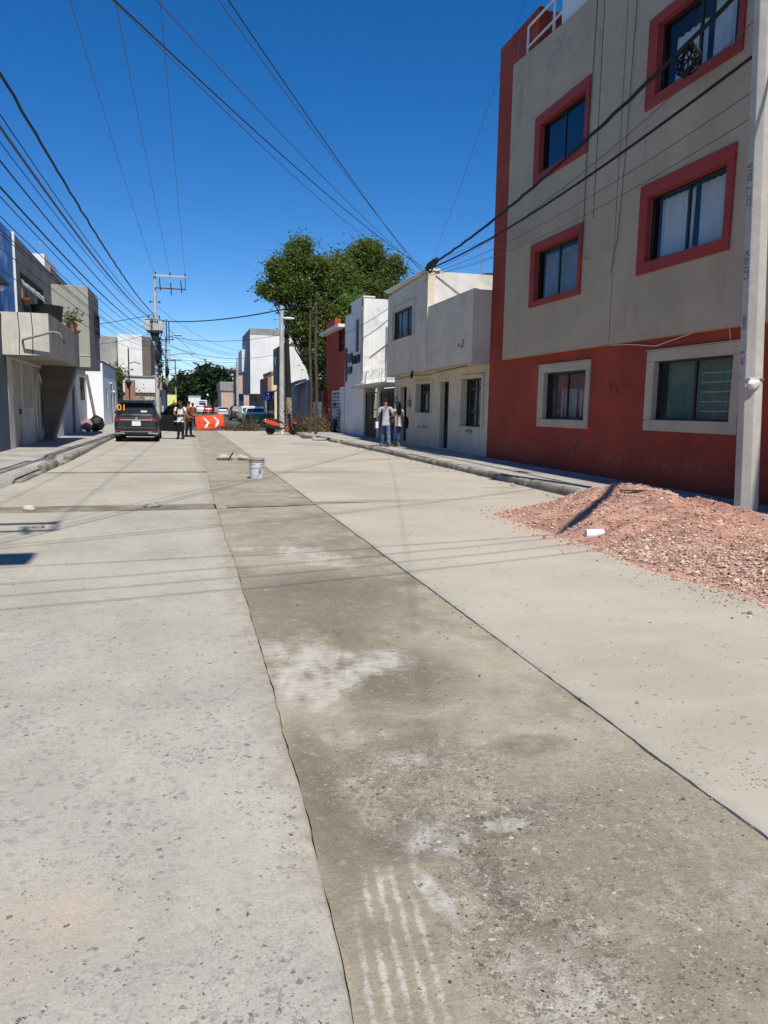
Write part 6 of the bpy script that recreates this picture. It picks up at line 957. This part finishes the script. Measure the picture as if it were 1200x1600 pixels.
def hand(w, d, side, s=1.):
    """palm and five bent fingers: wrist point w, direction d"""
    w = Vector(w); d = Vector(d).normalized(); x = Vector((side, 0, 0)); a = d.cross(x); a = a.normalized() if a.length > .1 else Vector((0, 1, 0)); b = a.cross(d).normalized(); out = [(tuple(w+d*.05*s), .026*s, .016*s), (tuple(w+d*.085*s), .03*s, .016*s)]; ch = []
    for k, (o, l) in enumerate(((-.028, .06), (-.01, .07), (.008, .068), (.025, .055))): p0 = w+d*.095*s+a*o*s; ch.append([tuple(p0+d*l*.4*s), tuple(p0+d*l*.75*s-b*side*.012*s), tuple(p0+d*l*.95*s-b*side*.03*s)])
    p0 = w+d*.04*s-a*.03*s; ch.append([tuple(p0+d*.02*s-a*.015*s), tuple(p0+d*.05*s-a*.022*s)]); return out, ch
def person(label, loc, rotz, H_=1.70, shirt=None, trousers=None, shoe=None, sleeve=.5, lh=None, rh=None, le=None, re=None, lf=.0, rf=.0, hair='short', nod=0., slim=1., bend=0.):
    t = thing('person', label, 'person', loc, rotz); k = H_/1.72; lh = lh or (-.27, .06, .84); rh = rh or (.27, .06, .84); le = le or (-.26, -.02, 1.12); re = re or (.26, -.02, 1.12)
    sx = .185*slim; B = [(0, 0, .95, .125*slim, .095), (0, .01, 1.12, .115*slim, .085), (0, .0, 1.30, .14*slim, .095), (0, -.01, 1.42, .10, .075), (0, .0, 1.50, .052, .052), (0, .015+nod*.3, 1.575, .075, .085), (0, .02+nod, 1.645, .078, .09), (0, .015+nod, 1.70, .055, .065)]
    E_ = [(i, i+1) for i in range(7)]
    def ch(start, pts):
        p = start
        for q in pts: B.append(q); E_.append((p, len(B)-1)); p = len(B)-1
        return p
    ends = []
    for s, e, h in ((-1, le, lh), (1, re, rh)):
        d = Vector(h)-Vector(e); w = ch(3, [(s*sx, 0, 1.405, .062, .06), (e[0], e[1], e[2], .043, .042), (h[0], h[1], h[2], .028, .024)]); o, fi = hand(h, d, s); pm = ch(w, [(*p, a, b) for p, a, b in o]); 
        for f in fi: ch(pm if len(f) == 3 else pm-1, [(*p, .0085, .0085) for p in f])
    for s, f in ((-1, lf), (1, rf)):
        kn = (s*.095, f*.55+.035, .50); an = (s*.09, f-.02*(f < 0), .085+(.05 if f < -.1 else 0)); ch(0, [(s*.095*slim, 0, .88, .088*slim, .085), (*kn, .058, .06), (s*.092, (kn[1]+an[1])/2-.03, .30, .054, .058), (*an, .038, .04), (an[0]+s*.015, an[1]+.12, .035, .038, .025), (an[0]+s*.02, an[1]+.19, .03, .03, .02)])
    B = [(v[0]*k, (v[1]+bend*max(0, v[2]-.95))*k, v[2]*k, *[q*k for q in v[3:]]) for v in B]
    mesh_obj('body', skin(B, E_), M_SKIN, t)
    if shirt:
        C_ = [(0, 0, .82, .142*slim, .118), (0, 0, .92, .142*slim, .114), (0, .01, 1.08, .135*slim, .105), (0, 0, 1.30, .155*slim, .112), (0, -.01, 1.43, .10, .082)]; Ed = [(0, 1), (1, 2), (2, 3), (3, 4)]
        for s, e, h in ((-1, le, lh), (1, re, rh)):
            a = Vector((s*sx, 0, 1.405)); e = Vector(e); h = Vector(h); C_.append((*a, .078, .074)); Ed.append((4, len(C_)-1))
            if sleeve <= .5: q = a.lerp(e, sleeve*1.5); C_.append((*q, .066, .064)); Ed.append((len(C_)-2, len(C_)-1))
            else: C_.append((*e, .055, .054)); Ed.append((len(C_)-2, len(C_)-1)); q = e.lerp(h, (sleeve-.5)*1.8); C_.append((*q, .042, .04)); Ed.append((len(C_)-2, len(C_)-1))
        C_ = [(v[0]*k, (v[1]+bend*max(0, v[2]-.95))*k, v[2]*k, v[3]*k, v[4]*k) for v in C_]; mesh_obj('shirt', skin(C_, Ed, 1), shirt, t)
    if trousers:
        C_ = [(0, 0, 1.0, .112*slim, .086), (0, 0, .90, .122*slim, .10)]; Ed = [(0, 1)]
        for s, f in ((-1, lf), (1, rf)):
            kn = (s*.095, f*.55+.035, .50); an = (s*.09, f-.02*(f < 0), .10+(.05 if f < -.1 else 0)); b0 = len(C_); C_ += [(s*.095*slim, 0, .84, .1*slim, .098), (*kn, .075, .078), (s*.092, (kn[1]+an[1])/2-.03, .30, .07, .072), (*an, .066, .068)]; Ed += [(1, b0), (b0, b0+1), (b0+1, b0+2), (b0+2, b0+3)]
        C_ = [(v[0]*k, v[1]*k, v[2]*k, v[3]*k, v[4]*k) for v in C_]; mesh_obj('trousers', skin(C_, Ed, 1), trousers, t)
    for s, f in ((-1, lf), (1, rf)):
        a = (s*.095*k, (f-.02*(f < 0))*k); z0 = (.045 if f < -.1 else 0); sh = MB().prism([(-.09, .0), (.18, .0), (.22, .03), (.17, .075), (.06, .12), (-.08, .12)], 'x', -.048, .048); sh.v = [(x+a[0]+s*.012, y+a[1], z+z0+max(0, -y+.02)*(.35 if f < -.1 else 0)) for x, y, z in sh.v]; sh.build('shoe', shoe or M_SHOE, t, bevel=.02, seg=2, smooth=True, local=True)
    hy = (.02+nod+bend*.7)*k; hz = 1.652*k
    hm = MB().ball((0, 0, 0), .094*k, 16, 12, sq=(.92, 1.06, 1.08)); hm.v = [(x, y, z) if z > -.02-.45*max(0, -y) else (x*.85, min(y, -.02), max(z, -.07)) for x, y, z in hm.v]; hm.v = [(x, y-.012 if z > -.02 else y, z) for x, y, z in hm.v]; hm.v = [(x+0, y+hy-.008, z+hz+.012) for x, y, z in hm.v]
    # open the face: keep hair behind and above the brow
    keep = [f for f in hm.f if not (sum(hm.v[i][1] for i in f)/len(f) > hy+.055*k and sum(hm.v[i][2] for i in f)/len(f) < hz+.045*k)]; hm.f = keep; hm.mi = [0]*len(keep); hm.build('hair', M_HAIR, t, smooth=70, local=True)
    if hair == 'long':
        lh_ = MB().tube([(0, hy-.05*k, hz+.03), (0, hy-.085*k, hz-.08), (0, hy-.11*k, hz-.25), (0, hy-.10*k, hz-.40)], [.085*k, .10*k, .105*k, .05], 12); lh_.v = [(x*1.1, y, z) for x, y, z in lh_.v]; lh_.build('long_hair', M_HAIR, t, smooth=True, local=True)
    if hair == 'cap': MB().lathe([(.1*k, 0), (.1*k, .05), (.07*k, .085), (.001, .095)], (0, hy, hz+.025), 16).build('cap', M_BLKC, t, smooth=True, local=True); MB().prism([(-.08, .06), (.08, .06), (.06, .17), (-.06, .17)], 'z', hz+.03, hz+.04).tf(Matrix.Translation((0, hy, 0))).build('peak', M_BLKC, t, local=True)
    f = MB(); f.ball((0, hy+.105*k, hz-.02), .016, 8, 6, sq=(.8, 1, 1.2)); f.build('nose', M_SKIN, t, smooth=True, local=True)
    for s in (-1, 1): MB().ball((s*.032, hy+.088*k, hz+.008), .010, 8, 6).build('eye', M_BLACK, t, local=True); MB().ball((s*.084*k, hy, hz-.01), .022, 8, 6, sq=(.4, .8, 1.3)).build('ear', M_SKIN, t, smooth=True, local=True)
    MB().box(-.024, .024, hy+.083*k, hy+.092*k, hz-.06, hz-.052).build('mouth', mat('lip_tone', (.22, .09, .07), .5, 0, 1, 0), t, local=True)
    return t
ZP = .142
person('man in grey T-shirt and faded jeans walking away along the pavement', (7.15, 26.1, ZP), math.radians(-6), 1.70, M_GREYT, M_JEAN, M_SHOE, .45, lh=(-.29, .10, .90), le=(-.30, -.06, 1.13), rh=(.22, .24, 1.08), re=(.28, -.02, 1.12), lf=.22, rf=-.2, nod=.05, slim=1.08, bend=.06)
person('woman with long black hair, cream top and jeans beside the man', (7.62, 26.15, ZP), math.radians(10), 1.62, M_CREAM, M_JEAN2, M_SHOE, .3, lh=(-.2, .26, 1.12), le=(-.26, .0, 1.15), rh=(.22, .22, 1.1), re=(.27, -.03, 1.13), lf=-.12, rf=.16, hair='long', slim=.95)
o = MB().prism([(-.075, 0), (.075, 0), (.07, .24), (-.07, .24)], 'x', -.05, .05).tf(Matrix.Translation((6.84, 26.2, .80))).build('carrier_bag', M_FOAM, bevel=.02, seg=2); place(o, (6.84, 26.2, .8)); tag(o, 'small white bag hanging from the left hand of the man', 'bag')
o = MB().ball((7.42, 26.2, 1.0), .17, 12, 9, sq=(.8, .7, 1.15)).build('handbag', M_BAG, smooth=True); place(o, (7.42, 26.2, .8)); tag(o, 'black bag carried between the man and the woman', 'bag'); o = MB().ball((7.93, 26.1, 1.02), .14, 12, 9, sq=(.7, .8, 1.7)).build('backpack', M_BLKC, smooth=True); place(o, (7.93, 26.1, .8)); tag(o, 'black bag hanging at the right side of the woman', 'bag')
c1 = person('person in white banded shirt and black trousers standing at the open car door', (-.10, 34.75, 0), math.radians(165), 1.70, M_WHT, M_BLKC, M_BLKC, .4, lh=(-.12, .28, 1.12), le=(-.27, .05, 1.13), rh=(.12, .28, 1.1), re=(.27, .05, 1.13), lf=.0, rf=.04, nod=.05, slim=1.12)
for z, h in ((1.02, .09), (1.40, .06)): MB().lathe([(.165, 0), (.168, h)], (0, 0, z), 18).tf(Matrix.Scale(.78, 4, (0, 1, 0))).build('dark_band', M_BLKC, c1, local=True)
person('person in dark clothes and orange brown vest holding a rifle behind the car door', (.26, 37.2, 0), math.radians(-120), 1.68, M_ORNG, M_BLKC, M_BLKC, .9, lh=(-.16, .26, 1.05), le=(-.27, .03, 1.1), rh=(.18, .26, .98), re=(.28, .02, 1.1), lf=.1, rf=-.05, hair='cap', slim=1.1)
rf_ = thing('rifle', 'black rifle pointing at the ground in the hands of the vested person', 'rifle', (.42, 37.0, .5)); MB().tube([(.44, 36.98, .95), (.66, 36.95, .52)], .014, 6).build('barrel', M_BLACK, rf_); MB().beam((.28, 37.0, 1.26), (.50, 36.97, .84), .06, .08).build('stock', M_BLACK, rf_); MB().beam((.42, 36.98, 1.0), (.36, 36.96, .84), .03, .05).build('magazine', M_BLACK, rf_)
person('person in orange top far behind the vested person on the asphalt', (.75, 58, 0), math.radians(170), 1.68, M_ORNG, M_BLKC, M_BLKC, .8, hair='cap')
person('person in light blue shirt stepping into the white lattice doorway', (8.42, 41.8, ZP), math.radians(-75), 1.62, M_LBL, M_BLKC, M_BLKC, .9, lf=.08, rf=-.05)
ysg = thing('street_sign', 'yellow and white sign board standing beyond the open car door', 'sign', (-.9, 62, 0)); MB().tube([(-.75, 62, 0), (-.75, 62, 1.6)], .04, 6).build('post', M_BLACK, ysg); bd_ = MB().box(-1.15, -.45, 61.94, 61.97, .9, 2.35).build('board', mat('yellow_board', (.80, .72, .18), .6, .05), ysg); MB().box(-1.05, -.85, 61.925, 61.938, 1.85, 2.3).build('white_field', M_WPAINT, bd_); MB().box(-.72, -.6, 61.925, 61.938, 1.65, 1.9).build('olive_patch', mat('olive_print', (.3, .28, .02), .6, 0), bd_); MB().box(-1.1, -.95, 61.925, 61.938, 1.2, 1.5).build('dark_patch', M_BLACK, bd_)
# ------------------------------------------------ roof things
an = thing('antenna', 'thin television antenna on the cream house roof', 'antenna', (10.3, 25, 6.0)); MB().tube([(10.3, 25.2, 6.02), (10.3, 25.2, 7.35)], .02, 6).build('mast', M_STEEL, an); MB().box(10.1, 10.5, 25.19, 25.21, 7.25, 7.28).build('boom', M_STEEL, an); MB().box(10.2, 10.22, 25., 25.4, 7.27, 7.29).build('element', M_STEEL, an)
an = thing('antenna', 'white pronged antenna at the taupe building end of the cream roof', 'antenna', (11.6, 25, 6.0)); MB().tube([(11.5, 25.2, 6.02), (11.55, 25.2, 6.5), (11.6, 25.2, 6.75)], .03, 6).build('mast', M_WPAINT, an); MB().box(11.3, 11.95, 25.19, 25.21, 6.82, 6.85).build('boom', M_STEEL, an)
for x in (11.45, 11.7, 11.9): MB().tube([(x, 25.2, 6.75), (x, 25.2, 6.98)], .012, 5).build('prong', M_STEEL, an)
o = MB().lathe([(.45, 0), (.48, .3), (.42, .36), (.001, .4)], (10.9, 25.6, 6.02), 18).build('roof_tank', M_BLKP, smooth=True); place(o, (10.9, 25.6, 6.02)); tag(o, 'top of a black roof water tank on the cream house', 'tank')
t = thing('antenna', 'small roof antenna above the grey upper wall on the left', 'antenna', (-5.2, 34, 6.9)); MB().tube([(-5.3, 33.4, 7.4), (-5.3, 33.4, 7.95)], .015, 5).build('mast', M_STEEL, t); MB().box(-5.5, -5.0, 33.39, 33.41, 7.9, 7.92).build('boom', M_STEEL, t)

# ------------------------------------------------ overhead cables
def cable(A, B, sag, r, label, group=None, m_=None, n=22, wob=0., name='overhead_cable'):
    A, B = Vector(A), Vector(B); pts = []
    for i in range(n+1):
        s = i/n; p = A.lerp(B, s); p.z -= 4*sag*s*(1-s)
        if wob: p += Vector((wob*math.sin(i*2.1), 0, wob*math.cos(i*1.7)))
        pts.append(tuple(p))
    o = MB().tube(pts, r, 6).build(name, m_ or M_CABLE, smooth=True); place(o, A); return tag(o, label, 'cable', group)
# high voltage, pole to pole
for k, (xa, za, xb) in enumerate(((-2.95, 12.45, -1.86), (-1.85, 12.5, -.71), (-.72, 12.6, .40))): cable((xa, 2.35, za), (xb, 59.85, 11.42), -.0+.35, .011, 'high thin wire from the crossarm, %s of the three steep ones' % ('leftmost', 'middle', 'rightmost')[k], 'high voltage wires', M_CABLEG, 30)
# low bundle along the left pavement: (pixel height at left edge fixed by zA)
ORD = ['first', 'second', 'third', 'fourth', 'fifth', 'sixth', 'seventh', 'eighth', 'ninth', 'tenth', 'eleventh', 'twelfth']
low = [(7.75, 8.35, .03, 'thick twisted cable topmost in the left roadside bundle', .012), (6.95, 8.2, .011, 'thin wire just under the thick twisted cable on the left', 0), (6.85, 8.0, .028, 'thick smooth grey cable second in the left roadside bundle', 0), (6.3, 7.9, .009, None, 0), (6.1, 7.3, .015, None, 0), (5.55, 6.7, .010, None, 0), (5.5, 7.0, .019, 'medium black cable crossing the grey upper wall on the left', 0), (5.1, 6.4, .009, None, 0), (4.9, 6.2, .009, None, 0), (4.7, 6.0, .008, None, 0), (4.5, 5.9, .008, None, 0), (4.15, 5.7, .008, None, 0)]
for k, (za, zb, r, lab, wob) in enumerate(low): cable((-3.35-.05*(k % 3), 2.5, za), (-1.98-.04*(k % 4), 59.8, zb), .75+.05*(k % 3), r, lab or 'thin black wire, %s from the top of the left roadside bundle' % ORD[k], 'left roadside bundle', M_CABLEG if k == 2 else M_CABLE, 34 if not wob else 90, wob)
# wires over the street to the cream house roof
RC = (8.05, 24.45, 6.2)
for k, (A, r, sag, lab) in enumerate((((-3.05, 2.5, 5.05), .0075, .35, 'dark wire slanting across the sky from the left pole to the cream house corner'), ((-3.05, 2.4, 5.5), .006, .3, 'faint wire beside the dark slanting wire across the sky'), ((-2.9, 2.5, 6.7), .0075, .25, 'steeper dark wire running to the cream house corner from upper left'), ((-2.9, 2.3, 6.35), .006, .3, 'faint upper wire slanting across the sky to the cream house'), ((-3.1, 2.4, 5.25), .005, .5, 'faintest low slanting wire across the upper left sky'))): cable(A, (RC[0], RC[1]+.2*(k % 3), RC[2]-.05*k), sag, r, lab, 'wires crossing to the cream house', M_CABLEG if r < .007 else M_CABLE, 30)
cable((1.6, -3.0, 9.2), (8.2, 24.6, 6.35), .5, .004, 'lone thin wire hanging straight up in the sky above the cream house', None, M_CABLEG, 26)
# along the right side
cable((7.95, 24.3, 6.2), (7.75, 8.75, 7.62), .35, .035, 'thick twisted cable along the taupe wall carrying the coil', 'cables along the right facades', None, 60, .008); cable((7.95, 24.3, 6.12), (7.64, 8.75, 6.42), .3, .026, 'smooth black cable below the thick one ending at the near pole', 'cables along the right facades')
for k, (za, sg_) in enumerate(((6.95, .5), (5.95, .35), (5.6, .4))): cable((7.95, 24.3, 6.05-.05*k), (7.66, 8.75, za), sg_, .007, 'thin wire along the taupe wall to the near pole, %s of three' % ('highest', 'middle', 'lowest')[k], 'thin wires along the right facades', M_CABLEG)
cable((8.1, 24.4, 6.0), (8.72, 36.3, 5.0), .25, .018, 'cable from the cream roof corner down past the white gable, thicker one', 'cables past the white gable'); cable((8.1, 24.4, 5.9), (8.3, 40.5, 5.4), .2, .012, 'cable from the cream roof corner past the white gable, thinner one', 'cables past the white gable')
cl = thing('cable_coil', 'loose coil of black cable hung in front of the top right window', 'cable coil', (7.93, 11.0, 7.0))
for k in range(9):
    R_ = .20+.045*math.sin(k*2.3); ph = k*.35; MB().tube([(7.93+.06*math.sin(t*2+k), 11.0+R_*math.cos(t)*1.05+.03*math.sin(k*3), 7.12+R_*math.sin(t)*.95+.03*math.cos(k*5)) for t in np.linspace(ph, ph+6.28, 25)], .013, 6).build('loop', M_CABLE, cl, smooth=True)
for a in (.3, 1.4, 2.5): MB().tube([(7.9, 11.0-.24*math.cos(a), 7.12-.24*math.sin(a)), (7.95, 11.0, 7.14), (7.9, 11.0+.24*math.cos(a), 7.12+.24*math.sin(a))], .014, 6).build('tie_loop', M_CABLE, cl, smooth=True)
sb_ = thing('splice_box', 'black cable splice bundle hanging by the cream roof corner', 'splice', (8.0, 23.9, 6.15)); MB().tube([(7.98, 24.3, 6.2), (7.98, 23.9, 6.22), (7.98, 23.2, 6.3)], [.05, .12, .06], 8).build('sleeve', M_CABLE, sb_, smooth=True)
for k in range(3): MB().tube([(7.98+.03*k, 24.35, 6.15), (7.98, 23.9, 6.02-.03*k), (7.98-.03*k, 23.1, 6.2)], .018, 6).build('loop', M_CABLE, sb_, smooth=True)
o = MB().tube([(8.35, 24.38, 6.0), (9.3, 24.37, 5.4), (10.6, 24.36, 5.05), (12, 24.37, 5.0)], .012, 5).build('hanging_cable', M_CABLE); place(o, (8.35, 24.38, 5)); tag(o, 'cable drooping across the white side wall of the cream house', 'cable')
# across the street beyond
cable((-1.5, 59.8, 7.85), (6.3, 37.6, 6.7), .35, .035, 'thick black cable crossing the street from the transformer pole to the wooden pole', None)
for k, (B, z, sg_) in enumerate((((8.0, 92.2, 8.2), 8.9, .9), ((8.0, 93, 7.9), 7.6, .7), ((8.0, 94, 7.6), 7.2, .5), ((6.1, 45.3, 5.9), 6.9, .5), ((6.9, 98, 6.9), 8.3, 1.6), ((8.0, 61.3, 5.9), 6.3, .8), ((6.9, 98, 6.2), 6.6, .4), ((8., 118, 6.), 6.0, .8))): cable((-1.7, 60, z), B, sg_, .014, 'thin wire fanning across the far street, %s from the top at the transformer pole' % ('first', 'third', 'fourth', 'fifth', 'second', 'seventh', 'sixth', 'eighth')[k], 'wires fanning across the far street')
cable((-1.75, 92, 7.05), (6.9, 98, 7.2), .12, .07, 'white ribbon like cable stretched across the far street', None, M_WCABLE, 16)
for k in range(7): cable((-1.8+.1*k, 60, 6.8-.25*k), (-1.75+.15*(k-3), 92, 8.6-.4*k), .5, .014, 'wire between the transformer pole and second pole, %s from top' % ORD[k], 'wires between the left poles')
for k in range(5): cable((-1.75, 92, 8.9-.6*k), (-1.0, 128, 8.6-.6*k), .6, .016, 'far wire between the second and third left poles, %s from top' % ORD[k], 'far wires on the left')
cable((-1.9, 60, 8.35), (-16, 61, 7.0), .6, .02, 'cable leading left from the transformer pole over the low white house', None); cable((-1.9, 60, 7.0), (-9, 70, 6.6), .3, .016, 'wire leading left from the pole in front of the tall white building', None)
cable((8.9, 26, 6.8), (15, 19, 9.5), .1, .006, 'upper thin wire above the antennas on the cream roof', 'wires over the cream roof', M_CABLEG); cable((8.3, 27, 6.2), (15, 20, 8.4), .1, .006, 'lower thin wire above the antennas on the cream roof', 'wires over the cream roof', M_CABLEG)
# heavy cable added out of view over the heap, to shade the gravel
o = MB().tube([(7.85, 8.6, 8.3), (7.6, 7.2, 7.6), (7.1, 6.1, 7.15), (6.5, 5.3, 7.0), (5.9, 4.65, 6.95), (5.3, 4.0, 7.0), (4.95, 3.75, 7.0)], [.02, .02, .03, .045, .06, .085, .04], 8).build('lamp_arm_or_cable', M_CABLE, smooth=True); place(o, (7.85, 8.6, 7.)); tag(o, 'thick dark cable added out of view to shade the gravel heap', 'added cable')
cable((4.95, 3.75, 7.0), (-3.0, 2.5, 7.6), .25, .009, 'wire across the street between the near poles, its shadow on the road', None)
for k in range(2): cable((7.9, 8.6, 7.9+.15*k), (-3.0, 2.5, 8.2+.3*k), .6, .009, '%s wire across the near street between the two near poles' % ('lower', 'upper')[k], 'wires between the near poles')
for k in range(3): cable((7.9, 3.2+.3*k, 7.9+.15*k), (-3.0, .4+.25*k, 8.2+.3*k), .6, .009, '%s wire across the street behind the viewer, shadow on the road' % ('nearest', 'middle', 'farthest back')[2-k], 'wires behind the viewer')
